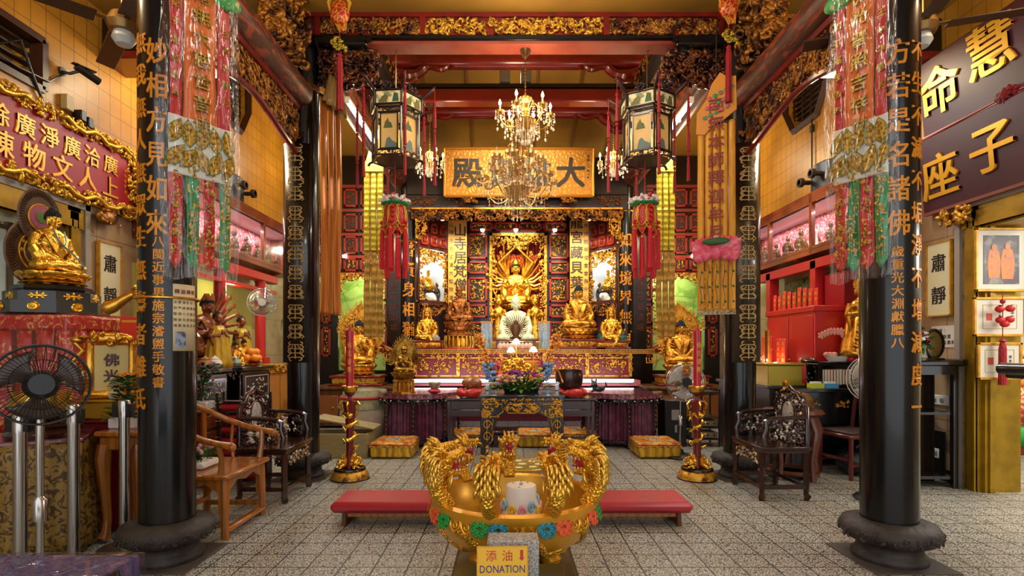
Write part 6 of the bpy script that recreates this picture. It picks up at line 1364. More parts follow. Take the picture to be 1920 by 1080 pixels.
# temple block and bowl on their cushions and stands
def smallstand(lab, x, y, w, d, h):
    t_ = thing('side_stand', lab, 'stand', (x, y, 0)); q = MB(); q.box((0, 0, h-.02), (w, d, .035), .008); q.box((0, -d/2+.04, h-.1), (w-.08, .02, .1)); obj('tabletop', q, ROSE, t_)
    for a in (-1, 1):
        for b in (-1, 1): q = MB(); q.box((a*(w/2-.04), b*(d/2-.04), (h-.04)/2), (.045, .045, h-.04), .005); obj('leg', q, ROSE, t_)
    q = MB(); q.box((0, -d/2+.05, .2), (w-.08, .025, .03)); obj('stretcher', q, ROSE, t_); q = MB(); q.box((0, -d/2+.03, h-.2), (w-.1, .02, .08)); obj('apron', q, ROSE, t_)
def prayercushion(lab, x, y, z, r):
    t_ = thing('prayer_cushion', lab, 'cushion', (x, y, z)); q = MB(); q.ell((0, 0, .055), (r, r*.9, .055), 20, 8); obj('green_pad', q, mat('green_satin', '1f7a5a', .4, 0, bump=('noise', 9, .3)), t_)
    for i in range(4):
        a = -PI/2+i*PI/2+.25; q = MB(); M_ = R(a, 'Z'); q.ell((r*.72, 0, .06), (.07, .13, .062), 14, 8, M_); q.tube([(r*.72, -.1, .06), (r*.72, -.16, .06)], [.05, .01], 8, M_); q.tube([(r*.72, .1, .06), (r*.72, .16, .06)], [.05, .01], 8, M_); obj('red_bolster', q, mat('red_brocade', 'b81f1c', .4, 0, var=('voronoi', 14, .16, .1, 'd8803a')), t_)
smallstand('rosewood side stand left of the black altar table', X(875, 7.0), 7.05, .5, .46, .72); smallstand('rosewood side stand right of the black altar table', X(1078, 7.0), 7.05, .5, .46, .72)
prayercushion('red and green cushion under the wooden fish drum', X(885, 6.95), 6.95, .72, .19); prayercushion('red and green cushion under the big dark bowl', X(1070, 6.95), 6.95, .72, .2)
t_ = thing('wooden_fish', 'round brown wooden fish drum on red and green cushion', 'drum', (X(886, 6.95), 6.95, .81)); q = MB(); q.ell((0, 0, .09), (.125, .115, .09), 24, 14); q.ell((-.09, -.02, .1), (.05, .05, .05)); obj('drum_body', q, mat('fish_brown', '9a5a22', .35, 0, coat=.3, var=('noise', 7, .4, .7, '7a4018'), bump=('voronoi', 30, .3)), t_)
q = MB(); q.ell((0, -.085, .1), (.06, .03, .04)); obj('carved_mouth', q, mat('fish_dark', '6a3a18', .4, var=('noise', 30, .45, .6, '8a5a2a')), t_); q = MB(); q.tube([(-.1, -.03, .06), (-.02, -.11, .055), (.1, -.06, .06)], .012, 6); obj('lip_ridge', q, mat('fish_brown'), t_)
t_ = thing('singing_bowl', 'big dark brown bowl gong on red and green cushion', 'bowl', (X(1067, 6.95), 6.95, .815)); q = MB(); q.lathe([(0, 0), (.12, .0), (.16, .04), (.182, .12), (.182, .2), (.17, .25), (.175, .262), (.162, .262), (.158, .25), (.168, .15), (.1, .03), (0, .02)], n=40); obj('bowl_body', q, mat('bowl_brown', '3a1f18', .3, .3, coat=.4, var=('noise', 4, .4, .7, '2a1612')), t_)
q = MB(); q.tube([(-.17, -.04, .26), (-.14, -.1, .24), (-.1, -.2, .1)], .013, 6); obj('striker_handle', q, YWOOD, t_); q = MB(); q.ell((-.175, -.03, .265), (.025, .02, .03)); obj('striker_knob', q, mat('orange_knob', 'b8641c', .4), t_)
# bronze mandorla figure and small ornaments on the left half-moon table
x, y = X(757, 7.35), 7.35
t_ = thing('statue_pedestal', 'gilt baluster pedestal on the left half-moon table', 'pedestal', (x, y, .742)); q = MB(); q.lathe([(.16, 0), (.16, .02), (.11, .04), (.12, .12), (.13, .14), (0, .14)], n=8); obj('body', q, GOLD, t_); q = MB()
for i in range(14): a = i*PI/7; q.tube([(.135*math.cos(a), .135*math.sin(a), .02), (.14*math.cos(a), .14*math.sin(a), .08), (.125*math.cos(a), .125*math.sin(a), .15)], [.014, .009, .014], 6)
obj('balusters', q, GOLD, t_)
s_ = statue('dark gilt crowned figure with pierced flame mandorla on left half-moon table', 'pray', (x, y, .742+.14+.14), .36, mat('dark_gold', 'a87a24', .32, .8, var=('noise', 9, .4, .7, '5a3a10')), .1, 'black', GOLD, (.5, .4, 14), mat('dark_gold'))
q = MB(); flamehalo(q, .55, 1.25, .05, .3, 9); obj('flame_mandorla', q, mat('dark_gold'), s_)
q = MB()
for sg in (-1, 1):
    for k in range(7): a = -.3+k*.25; q.tube([(sg*.3, .22, .4), (sg*(.3+.3*math.cos(a)), .15, .4+.35*math.sin(a)), (sg*(.3+.42*math.cos(a+.2)), .1, .4+.5*math.sin(a+.2))], [.05, .04, .01], 6)
obj('many_arms', q, mat('dark_gold'), s_)
t_ = thing('lotus_charm', 'small silver and red lotus-shaped charm on the left half-moon table', 'ornament', (X(815, 7.3), 7.3, .742)); q = MB()
for i in range(9): a = i*2*PI/9; q.ell((.06*math.cos(a), .06*math.sin(a), .1), (.035, .012, .06), 8, 6, None, R(a+PI/2, 'Z') @ R(.4, 'X'))
obj('silver_petals', q, mat('silver_petal', 'b8a890', .3, .6), t_); q = MB(); q.ell((0, 0, .1), (.045, .045, .05)); q.ell((0, -.03, .03), (.09, .07, .035)); obj('red_heart', q, mat('charm_red', 'b01830', .35, 0, coat=.5), t_)
t_ = thing('lion_figurine', 'small black crouching lion figurine on the right half-moon table', 'figurine', (X(1120, 7.45), 7.45, .742)); q = MB(); q.ell((.02, 0, .05), (.09, .05, .05)); q.ell((-.05, -.02, .11), (.05, .045, .055)); q.tube([(-.05, -.03, .08), (-.06, -.04, .02), (-.09, -.05, .012)], [.025, .02, .018], 8); q.tube([(.09, 0, .06), (.13, .01, .1), (.11, .01, .15)], [.02, .016, .008], 8); q.ell((-.08, -.04, .1), (.025, .025, .022))
obj('body', remesh('lion', q, mat('black_stone', '15161a', .3, 0, coat=.5), .006), None, t_); q = MB(); 
for s in (-1, 1): q.ell((-.05+.03*s, -.02, .165), (.014, .012, .02))
obj('ears', q, mat('black_stone'), t_)
# flowers and lotus lamps in front of the altar
def spray(lab, name, x, y, z, H, parts, seed, pot='c0104a', cat='flowers'):
    t_ = thing(name, lab, cat, (x, y, z)); rd = random.Random(seed); q = MB(); q.lathe([(0, 0), (.05, 0), (.065, .1), (.06, .13), (0, .12)], n=16); obj('vase', q, mat('vase_'+pot, pot, .35, 0, coat=.4), t_)
    st = MB(); 
    for (m, n, sprd, r, hh, lean) in parts:
        q = MB()
        for i in range(n):
            a = rd.uniform(0, 2*PI); t = rd.random(); zz = H*(hh[0]+(hh[1]-hh[0])*t); rr = sprd*(.3+.7*rd.random())
            p = (lean*zz+rr*math.cos(a), rr*math.sin(a)*.7, zz); q.ell(p, (r*rd.uniform(.7, 1.2), r*.7, r*rd.uniform(.6, 1)), 6, 4, None, R(rd.uniform(-.8, .8), 'Y'))
        obj('blossoms', q, m, t_)
        for k in range(4): st.tube([(0, 0, .1), (lean*H*hh[1]*.5+rd.uniform(-.5, .5)*sprd, 0, H*hh[1]*.55), (lean*H*hh[1]+rd.uniform(-.6, .6)*sprd, 0, H*hh[1])], .005, 5)
    obj('stems', st, mat('brown_stem', '4a3018', .6), t_)
ORC = mat('orange_orchid', 'e0941c', .5, var=('noise', 30, .5, .6, 'c86a12')); HYD = mat('blue_hydrangea', '5a86b8', .55, var=('noise', 40, .45, .6, '86a8cc')); MAG = mat('magenta_orchid', 'c0186a', .5)
for sd, px, sg in (('left', 930, -1), ('right', 1012, 1)):
    D = 8.5; spray('tall spray of orange orchids, magenta and blue hydrangea %s of the lit censer' % sd, 'flower_vase', X(px, D), D, .655, .85, [(ORC, 90, .09, .022, (.55, 1.1), sg*.3), (MAG, 26, .1, .02, (.3, .75), sg*.02), (HYD, 70, .1, .03, (.22, .55), sg*.28), (mat('coral_blossom', 'd8503a', .5), 16, .1, .022, (.2, .5), -sg*.1)], 4+sg)
t_ = thing('gilt_offering_shrine', 'gilded carved offering piece glowing in the middle before the altar', 'shrine', (X(967, 8.9), 8.9, .655)); q = MB(); q.box((0, 0, .06), (.9, .3, .12), .02); q.box((0, .05, .3), (.8, .15, .4), .02); obj('carved_block', q, mat('glow_gold_base', 'a8701c', .4, .5), t_)
q = MB(); q.scroll(.86, .46, 170, T(0, -.04, .3) @ FRONT, 4, .016, .05, lambda a, b: b < .2-.3*(a/.43)**2, .09); q.scroll(.9, .12, 40, T(0, -.16, .06) @ FRONT, 5, .012, .03); obj('gilt_openwork', q, GOLDB, t_)
LAMPG = mat('lit_lotus', 'fff0d8', .4, emis=('ffd9a0', 7))
for i, (px, py) in enumerate(((958, 657), (968, 641), (1000, 656))):
    D = 8.75; p = P(px, py, D); t_ = thing('lotus_lamp', 'glowing white lotus lamp above the gilded offering piece, %s of three' % ('leftmost', 'middle', 'rightmost')[i], 'lamp', p); q = MB()
    for k in range(8): a = k*PI/4; q.ell((.04*math.cos(a), .04*math.sin(a), .01), (.028, .012, .05), 8, 6, None, R(a+PI/2, 'Z') @ R(-.5, 'X'))
    q.ell((0, 0, 0), .04, 10, 8); obj('petals', q, LAMPG, t_); q = MB(); q.cyl((0, 0, -.04), (0, .1, .66-p.z), .007, 6); obj('stem', q, GOLDP, t_)
    lamp('lotus_lamp_light', 'POINT', (p.x, D-.12, p.z+.05), 5, WARM, .05)
# fans, amplifier rack, drum, wooden crate beside the candle stands
def fan(lab, loc, rz, tilt, r, cage, blade, hubc, H, base=True, post=.012, rod=None):
    t_ = thing('pedestal_fan' if base else 'wall_fan', lab, 'fan', loc, rz); hd = T(0, 0, H) @ R(tilt, 'X')
    q = MB()
    for k, y in ((1, -.05), (1.0, .0)): q.tube([Vector(p) for p in [(r*math.cos(i*PI/20), y, r*math.sin(i*PI/20)) for i in range(40)]], .006 if y == 0 else .004, 6, hd, closed=True)
    for rr in (.35, .62): q.tube([(r*rr*math.cos(i*PI/20), -.062, r*rr*math.sin(i*PI/20)) for i in range(40)], .002, 4, hd, closed=True)
    n = 60
    for i in range(n): a = 2*PI*i/n; q.tube([(.22*r*math.cos(a), -.065, .22*r*math.sin(a)), (.65*r*math.cos(a+.06), -.062, .65*r*math.sin(a+.06)), (r*math.cos(a+.1), -.025, r*math.sin(a+.1))], .0016, 4, hd)
    for i in range(0, n, 2): a = 2*PI*i/n; q.tube([(.3*r*math.cos(a), .07, .3*r*math.sin(a)), (.8*r*math.cos(a), .06, .8*r*math.sin(a)), (r*math.cos(a), 0, r*math.sin(a))], .0016, 4, hd)
    obj('cage', q, cage, t_)
    for i in range(3):
        a = i*2*PI/3+.4; q = MB()
        q.grid(lambda u, v: ((.2+.68*v)*r*math.cos(a+(u-.5)*(.5+1.1*v)), -.01+.03*(u-.5), (.2+.68*v)*r*math.sin(a+(u-.5)*(.5+1.1*v))), 8, 5, hd); obj('blade', q, blade, t_, solid=.004)
    q = MB(); q.lathe([(0, 0), (.26*r, .0), (.27*r, .02), (.2*r, .03), (.2*r, .06)], (0, 0, 0), 24, hd @ T(0, -.07, 0) @ R(-PI/2, 'X')); obj('hub_cap', q, hubc, t_)
    q = MB(); q.lathe([(.05, 0), (.07, .02), (.065, .14), (.03, .17), (0, .17)], (0, 0, 0), 20, hd @ T(0, .06, 0) @ R(-PI/2, 'X')); obj('motor', q, BLKP, t_)
    if base:
        q = MB(); q.cyl((0, .13, .03), (0, .13, H-.03), post, 12); q.lathe([(.03, 0), (.032, .1), (.02, .12)], (0, .13, H*.42), 14); obj('post', q, STEEL, t_)
        q = MB(); q.lathe([(.2, 0), (.21, .015), (.19, .03), (.05, .045), (.03, .1), (0, .1)], (0, .13, 0), 32); obj('base', q, BLKP, t_)
    elif rod: q = MB(); q.tube([(0, .2, H), (0, .28, H-.02), rod], .015, 8); obj('bracket', q, STEEL, t_)
    return t_
WGREY = mat('fan_grey', 'c8c4bc', .4)
fan('black pedestal fan with translucent blades in the left foreground', (X(77, 2.55), 2.55, 0), .75, -.08, .188, BLKP, mat('smoked_blade', '5a4a44', .2, trans=.6), BLKP, 1.17, True, .017)
q = MB(); fan('silver-caged grey pedestal fan behind the right candle stand', (X(1284, 6.5), 6.5, 0), .1, 0, .235, STEEL, WGREY, BLKP, .94)
t_ = thing('amplifier_rack', 'black speaker box with amplifier shelf beside the right half-moon table', 'rack', (X(1280, 7.4), 7.5, 0))
q = MB(); q.box((-.12, 0, .32), (.3, .36, .64), .01); obj('speaker_box', q, BLKP, t_); q = MB(); q.box((-.12, -.185, .44), (.12, .01, .14)); q.box((-.12, -.185, .25), (.03, .01, .1)); obj('speaker_lettering', q, mat('grey_mark', '8a8a8a', .5), t_)
q = MB()
for z in (.1, .26, .4, .75): q.box((.28, 0, z), (.42, .36, .015))
for sx in (-1, 1):
    for sy in (-1, 1): q.box((.28+sx*.2, sy*.17, .4), (.02, .02, .8))
obj('shelf_frame', q, mat('rack_grey', '3a3a3c', .4, .5), t_)
for k, z in enumerate((.15, .31)):
    q = MB(); q.box((.28, -.02, z+.01), (.36, .3, .08), .005); a_ = obj('amplifier', q, mat('amp_beige', '8a7f68', .4, .3), t_); q = MB()
    for j in range(4): q.lathe([(.012, 0), (.012, .01), (0, .012)], (0, 0, 0), 10, T(.14+.09*j, -.17, z+.01) @ R(PI/2, 'X'))
    obj('knobs', q, BLKP, a_)
t_ = thing('barrel_drum', 'large cream barrel drum with red cover behind the left candle stand', 'drum', (-2.07, 7.75, 0)); q = MB(); q.lathe([(.2, 0), (.3, .15), (.36, .42), (.33, .62), (.28, .74), (0, .74)], n=32); obj('shell', q, mat('drum_cream', 'c8b8a0', .5, 0, var=('noise', 3, .4, .7, 'a89880')), t_)
q = MB(); q.lathe([(.375, .5), (.35, .62), (.3, .755), (0, .76)], n=40, wob=lambda a, z: .03*math.sin(a*13)*(1 if z < .55 else .2)); obj('leaf_cover', q, mat('sage_cloth', '9a9470', .6, 0, var=('noise', 8, .45, .6, '5f6a44')), t_); q = MB(); q.tube(circ(.345, 40, .65), .022, 8, closed=True); obj('red_band', q, mat('drum_red', 'a01c24', .5), t_)
t_ = thing('wooden_crate', 'open pale wooden crate on the floor left of the left candle stand', 'crate', (X(630, 6.55), 6.75, 0)); q = MB(); w = .75
q.box((0, -.18, .15), (w, .02, .3), .003); q.box((0, .18, .15), (w, .02, .3), .003); q.box((-w/2, 0, .15), (.02, .36, .3)); q.box((w/2, 0, .15), (.02, .36, .3)); q.box((0, 0, .01), (w, .36, .02)); obj('box_body', q, mat('pale_ply', '9a8a5c', .55, 0, var=('noise', 5, .4, .7, '84764c'), stretch=(1, 1, 6)), t_)
q = MB(); q.box((0, .08, .36), (w+.02, .4, .02), .003, T(0, 0, 0) @ T(0, 0, .12) @ R(.0, 'X') @ T(0, 0, -.06) @ R(.18, 'Y')); obj('lid', q, mat('pale_ply'), t_); q = MB(); q.box((.12, -.195, .2), (.07, .012, .04), .006); obj('latch', q, mat('dark_latch', '2a2018', .4), t_)
# ================================================================ side walls and aisles
LWM = Matrix(((0, 0, 1, 0), (1, 0, 0, 0), (0, 1, 0, 0), (0, 0, 0, 1))); RWM = Matrix(((0, 0, -1, 0), (-1, 0, 0, 0), (0, 1, 0, 0), (0, 0, 0, 1)))
SIGNR = mat('sign_crimson', 'a01420', .5)
# big red board with dragon frame on the left wall
w, h = 2.35, .74; t_ = thing('carved_sign', 'crimson board of gold characters in a carved gilt dragon frame on the left wall', 'sign', (XL+.01, 4.72, 3.14))
q = MB(); q.box((0, 0, .02), (w-.1, h-.1, .04), .008, LWM); obj('board', q, SIGNR, t_)
q = MB(); q.text('妙餘廣淨廣洽廣', LWM @ T(.06, .105, .045), .2, .012, .018, False, 1.22); q.text('列陳物文人上', LWM @ T(.05, -.125, .045), .23, .012, .018, False, 1.28); obj('gold_characters', q, GOLDTXT, t_)
q = MB(); q.text('甲午年冬月', LWM @ T(w/2-.17, 0, .045), .04, .004, .01, True, 1.4); obj('small_lettering', q, GOLDTXT, t_)
q = MB()
for sg in (-1, 1):
    q.scroll(w, .13, 190, LWM @ T(0, sg*(h/2-.05), .03), 3+sg, .013, .05, None, .05); q.scroll(.13, h, 70, LWM @ T(sg*(w/2-.06), 0, .03), 8+sg, .013, .05, None, .05)
    for s2 in (-1, 1): q.tube([(s2*(.12+.1*k), sg*(h/2-.05)+.035*math.sin(k*1.7), .07+.015*math.cos(k*1.7)) for k in range(11)], [.012]+[.024]*9+[.01], 7, LWM)
for sg in (-1, 1):
    q.box((0, sg*(h/2-.05), .01), (w, .1, .03), .005, LWM); q.box((sg*(w/2-.05), 0, .01), (.1, h, .03), .005, LWM)
obj('dragon_frame', q, mat('frame_gold', 'd8a838', .34, .75, bump=('noise', 50, .2)), t_)
q = MB(); q.ell((0, -.46, .06), (.14, .07, .06), 14, 8, LWM @ T(.72, 0, 0)); q.scroll(.26, .12, 22, LWM @ T(.72, -.46, .08), 4, .015, .05); o = obj('carved_rest', q, CARVE, t_)
# quiet plaques on both walls
CREAM = mat('cream_board', 'd8d0a8', .5)
for x, M_, y, sd in ((XL+.01, LWM, 5.53, 'left'), (XR-.01, RWM, 5.46, 'right')):
    z = 2.06; t_ = thing('calligraphy_plaque', 'narrow cream plaque with two black characters on the %s marble wall' % sd, 'plaque', (x, y, z)); q = MB(); q.box((0, 0, .015), (.3, .74, .03), .004, M_); obj('board', q, CREAM, t_)
    q = MB()
    for sg in (-1, 1): q.box((sg*.15, 0, .02), (.012, .76, .04), 0, M_); q.box((0, sg*.375, .02), (.31, .012, .04), 0, M_)
    obj('gilt_frame', q, GOLDP, t_); q = MB(); q.text('肅靜', M_ @ T(0, 0, .031), .19, .004, .02, True, 1.75); obj('characters', q, mat('black_ink'), t_)
# purple boards on the right wall
PURP = mat('purple_lacquer', '441626', .4, 0, spec=.35, var=('noise', 2, .45, .7, '4a1f26'))
for k, (z, st, off, lab) in enumerate(((3.93, '命慧', (-.62, -.0), 'upper dark purple lacquered board with raised gold characters on the right wall'), (3.13, '座子獅', (-.62, 0), 'lower dark purple lacquered board with raised gold characters on the right wall'))):
    t_ = thing('lacquered_board', lab, 'sign', (XR-.06, 4.45, z)); t_.rotation_euler.y = -.1; w, h = 2.32, .76
    q = MB(); q.box((0, 0, .03), (w, h, .05), .012, RWM); obj('board', q, PURP, t_)
    q = MB()
    for i, ch in enumerate(st): q.text(ch, RWM @ T(-.9+.58*i, (.02, .12, 0)[i] if k == 0 else (-.04, .03, .05)[i], .058), (.46, .5)[k == 0], .03, .02)
    obj('raised_characters', q, mat('raised_gold', 'e8b030', .3, .45), t_)
    q = MB(); q.box((0, -h/2-.0, .035), (w, .03, .055), 0, RWM); obj('edge_strip', q, mat('board_edge', '8a4a3a', .4) if k else mat('silver_edge', 'b0a8a8', .35, .3), t_)
t_ = thing('silk_rosette', 'crimson silk rosette between the two purple boards', 'rosette', (XR-.12, 4.62, 3.54)); q = MB(); rd = random.Random(3)
for i in range(40): a = rd.uniform(0, 6.28); r_ = rd.random(); q.ell((.05*(1-r_)*-1, .1*r_*math.cos(a), .075*r_*math.sin(a)), (.02, .035, .02), 6, 4, None, R(a, 'X'))
obj('petals', q, mat('crimson_silk', '7a0f1c', .6), t_); q = MB(); q.tube([(.04, -1.0, 0), (0, 0, 0), (.04, 1.05, 0)], .012, 6); obj('red_ribbon', q, mat('ribbon_red', 'a81820', .5), t_)
t_ = thing('gilt_lion_rest', 'small carved gilt lion rest below the lower purple board', 'carving', (XR-.02, 5.2, 2.64)); q = MB(); q.scroll(.36, .16, 34, RWM @ T(0, 0, .05), 6, .018, .06); q.box((0, 0, .025), (.26, .1, .05), .01, RWM); obj('carving', q, CARVEG, t_)
# security camera, adapters and wiring on the left wall
t_ = thing('security_camera', 'black bullet security camera on the yellow tiled left wall', 'camera', (XL, 5.05, 3.95)); q = MB(); q.cyl((.12, -.06, .04), (.2, .12, -.02), .035, 14); q.box((.15, 0, .055), (.05, .2, .012), .004, None, -.4); obj('camera_body', q, BLKP, t_); q = MB(); q.tube([(0, -.08, -.02), (.06, -.06, -.03), (.13, -.03, .01)], .014, 8); q.lathe([(.04, 0), (.04, .02), (0, .02)], (0, 0, 0), 14, T(0, -.08, -.02) @ R(PI/2, 'Y')); obj('wall_mount', q, BLKP, t_)
t_ = thing('power_adapters', 'grey box with two black plug adapters on the left wall', 'adapter', (XL, 5.1, 3.6)); q = MB(); q.box((.03, -.1, .05), (.06, .09, .14), .006); obj('junction_box', q, mat('beige_plastic', 'a08a5a', .5), t_)
for k in range(2): q = MB(); q.box((.05, .02+.09*k, -.02-.03*k), (.09, .07, .1), .008); obj('plug', q, BLKP, t_)
q = MB(); q.tube([(XL+.02, 5.0, 3.93), (XL+.03, 4.8, 3.75), (XL+.03, 4.5, 3.72), (XL+.02, 4.2, 3.75)], .01, 6); q.tube([(XL+.02, 4.3, 3.8), (XL+.05, 4.5, 3.95), (XL+.03, 4.65, 3.7), (XL+.02, 4.75, 3.55)], .012, 6); tag(obj('wiring', q, BLKP), 'loose black wiring on the left wall beneath the slatted window', 'cable')
for x, y, sd, rz in ((-2.75, 3.82, 'left', .785), (2.98, 3.85, 'right', 1.25)):
    z = 3.66; t_ = thing('ceiling_fan', 'dark wooden-blade ceiling fan with globe lamp high in the %s aisle' % sd, 'fan', (x, y, z), rz)
    for i in range(4):
        a = i*PI/2; q = MB(); M_ = R(a, 'Z'); q.box((.46, 0, .0), (.6, .13, .012), .005, M_ @ R(.15, 'X')); b_ = obj('blade', q, mat('fan_blade', '4a3220', .45), t_); q = MB(); q.box((.16, 0, .01), (.14, .04, .01), .003, M_); obj('blade_arm', q, mat('fan_brass', '8a6a3a', .35, .7), b_)
    q = MB(); q.lathe([(.0, -.06), (.09, -.05), (.11, 0), (.08, .07), (.02, .1), (.015, 1.14), (0, 1.14)], n=24); obj('motor', q, mat('fan_brass'), t_); q = MB(); q.lathe([(0, -.15), (.05, -.14), (.075, -.1), (.06, -.05), (0, -.05)], n=20); obj('globe_lamp', q, mat('globe_glass', 'e8ece4', .3, trans=.3), t_)
# display cases with arhats
CASEW = mat('case_wood', '8a3f16', .3, 0, coat=.5, var=('wave', 2, .3, .9, '6a2d0f')); RPAT = mat('red_damask', 'c0283c', .55, 0, var=('swirl', 16, .52, .58, 'e8c8c4')); ARH = mat('arhat_bronze', '5a4030', .35, .5, var=('noise', 20, .45, .6, '9a7850'))
for sg, sd in ((-1, 'left'), (1, 'right')):
    xf = -3.7 if sg < 0 else 3.97; xb = XL if sg < 0 else XR; y0, y1, z0, z1 = 5.9, 9.3, 2.6, 3.38; m = (xf+xb)/2; dx = abs(xb-xf)
    t_ = thing('display_case', 'long wooden wall case of small bronze figures, lit inside, on the %s wall' % sd, 'cabinet', (0, 0, 0)); q = MB()
    q.bx(xf, xb, y0, y1, z1-.05, z1+.02, .006); q.bx(xf, xb, y0, y1, z0-.02, z0+.05, .006); q.bx(xf, xf-sg*-.04, y0, y1, z1-.12, z1-.05); q.bx(xf, xf+sg*.04, y0, y1, z0+.05, z0+.09)
    for y in (y0+.03, 7.0, 8.12, y1-.03): q.bx(xf, xf+sg*.05, y-.03, y+.03, z0, z1)
    q.bx(xf, xb, y0, y0+.03, z0, z1); q.bx(xf, xb, y1-.03, y1, z0, z1); obj('case_frame', q, CASEW, t_, smooth=False)
    q = MB(); q.bx(xb-sg*.03, xb-sg*.02, y0, y1, z0+.05, z1-.05); obj('damask_back', q, RPAT, t_)
    q = MB(); q.bx(xf+sg*.05, xb-sg*.03, y0+.03, y1-.03, z1-.14, z1-.13); obj('white_soffit', q, mat('white_soffit', 'e8dfe4', .5), t_)
    q = MB(); q.bx(xf+sg*.015, xf+sg*.018, y0+.05, y1-.05, z0+.05, z1-.05); obj('glass_front', q, plastic('case_glass', 'ffffff', .02, 1, .01), t_)
    lamp('case_light', 'AREA', (m, 7.6, z1-.16), 26, (1, .9, .95), 3.1, (0, 0, PI/2), .06)
    for z, yy in ((z0-.09, 6.2), (z0-.09, 7.4), (z0-.09, 8.7)): q = MB(); q.prism([(0, 0), (sg*dx*.9, 0), (sg*dx*.9, -.16), (sg*dx*.7, -.16)], .08, T(xf, yy+.04, z0-.02) @ FRONT); obj('case_bracket', q, CASEW, t_)
    q = MB()
    rd = random.Random(9+sg)
    for i in range(60): q.ell((m+rd.uniform(-.12, .12), y0+.1+(y1-y0-.2)*rd.random(), z0+.05), (rd.uniform(.04, .1), rd.uniform(.04, .14), rd.uniform(.02, .06)), 7, 5)
    obj('rockwork', q, mat('dark_rockwork', '2a2830', .45, 0, coat=.3, var=('noise', 8, .45, .6, '4a4a5a')), t_)
    for i in range(9):
        y = y0+.3+i*.35; r_ = statue('small bronze arhat figure number %s from the near end of the %s wall case' % (('one', 'two', 'three', 'four', 'five', 'six', 'seven', 'eight', 'nine')[i], sd), ('crowned', 'teach', 'pray')[i % 3], (m+sg*-.03, y, z0+.1+.03*(i % 2)), .30 if i % 4 else .36, ARH, -sg*PI/2*-1+.3*rd.uniform(-1, 1), 'plain', None, None, None, 'bronze arhats in the %s wall case' % sd, False, 'arhat_figurine', 'figurine')
    if sg > 0:
        q = MB(); q.lathe([(.07, 0), (.08, .02), (.05, .1), (.04, .2), (.05, .25), (.02, .3), (.03, .33), (0, .36)], n=18); tag(obj('porcelain_figurine', q, mat('white_porcelain', 'e8e4dc', .25, 0, coat=.6), None, (xf+.12, 7.12, z0+.06)), 'small white porcelain figurine in the right wall case', 'figurine')
    # black louvre box with two pipe stubs on top of the case
    t_ = thing('blower_box', 'black box with two round pipe stubs on top of the %s wall case' % sd, 'box', (m, 7.45 if sg < 0 else 6.95, z1+.02)); q = MB(); q.lathe([(.2, 0), (.2, .34), (.18, .36), (0, .36)], n=28, sy=1.5); obj('casing', q, BLKP, t_)
    for k in range(2):
        q = MB(); y = -.1+.26*k; M_ = T(-sg*.18, y, .2-.04*k) @ R(-sg*PI/2, 'Y'); q.lathe([(.03, 0), (.03, .1), (.06, .1), (.06, .15), (.04, .15), (.04, .1)], (0, 0, 0), 16, M_); obj('pipe_stub', q, mat('pipe_bronze', '2a2420', .35, .4), t_)
    q = MB(); q.cyl((xb-sg*.03, 7.75, z1), (xb-sg*.03, 7.75, 4.75), .012, 6); q.box((xb-sg*.03, 7.75, 4.55), (.04, .06, .1), .004); tag(obj('conduit', q, BLKP), 'black conduit running up the %s yellow wall to the window' % sd, 'conduit')
# ---- red framed shrine recess below the left case
q = MB(); t_ = thing('red_shrine_frame', 'red lacquered post and rail frame under the left wall case', 'frame', (0, 0, 0))
for y in (5.95, 7.0, 8.15): q = MB(); q.tube([(-3.78, y, 1.125), (-3.78, y, 2.4)], .075, 12); q.box((-3.78, y, 1.17), (.2, .2, .09)); obj('post', q, REDP, t_)
q = MB(); q.bx(-3.86, -3.7, 5.9, 8.6, 2.38, 2.5, .01); q.bx(-3.84, -3.72, 5.9, 8.6, 2.22, 2.27); obj('rails', q, REDP, t_)
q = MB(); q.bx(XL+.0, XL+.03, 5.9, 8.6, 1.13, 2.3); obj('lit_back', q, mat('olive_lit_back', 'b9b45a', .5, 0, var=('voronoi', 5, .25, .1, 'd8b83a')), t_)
lamp('shrine_recess_light', 'POINT', (-3.75, 7.3, 2.15), 10, (1, .95, .6), .08)
def pearlcabinet(lab, y0, y1, xf, xb, h, n=1):
    t_ = thing('inlaid_cabinet', lab, 'cabinet', (0, 0, 0)); q = MB(); q.bx(xf, xb, y0, y1, .08, h-.06, .01); q.bx(xf+.05, xb, y0-.04, y1+.04, h-.05, h, .01); obj('body', q, EBON, t_)
    L = y1-y0
    for k in range(n):
        ya = y0+L*k/n+.03; yb = y0+L*(k+1)/n-.03
        for (za, zb) in ((h-.42, h-.1), (.12, h-.46)):
            q = MB(); q.bx(xf+.0, xf+.02, ya, yb, za, zb, .004); d_ = obj('door_panel', q, BLACK, t_); q = MB()
            M_ = T(xf+.021, (ya+yb)/2, (za+zb)/2) @ LWM; q.scroll((yb-ya)*.7, (zb-za)*.6, 22, M_, k+int(za*9), .006, .006, None, .03, .8)
            for sg in (-1, 1): q.box((sg*(yb-ya)*.42, 0, 0), (.008, (zb-za)*.84, .006), 0, M_); q.box((0, sg*(zb-za)*.42, 0), ((yb-ya)*.84, .008, .006), 0, M_)
            obj('pearl_inlay', q, PEARL, d_)
    for y in (y0+.04, y1-.04): q = MB(); q.bx(xf-.06, xf, y-.03, y+.03, 0, .1); obj('foot', q, EBON, t_)
pearlcabinet('near black cabinet with mother-of-pearl inlay along the left wall', 5.75, 6.36, -3.35, -4.05, 1.12, 1); pearlcabinet('far black cabinet with mother-of-pearl inlay along the left wall', 6.68, 7.5, -3.35, -4.05, 1.12, 1)
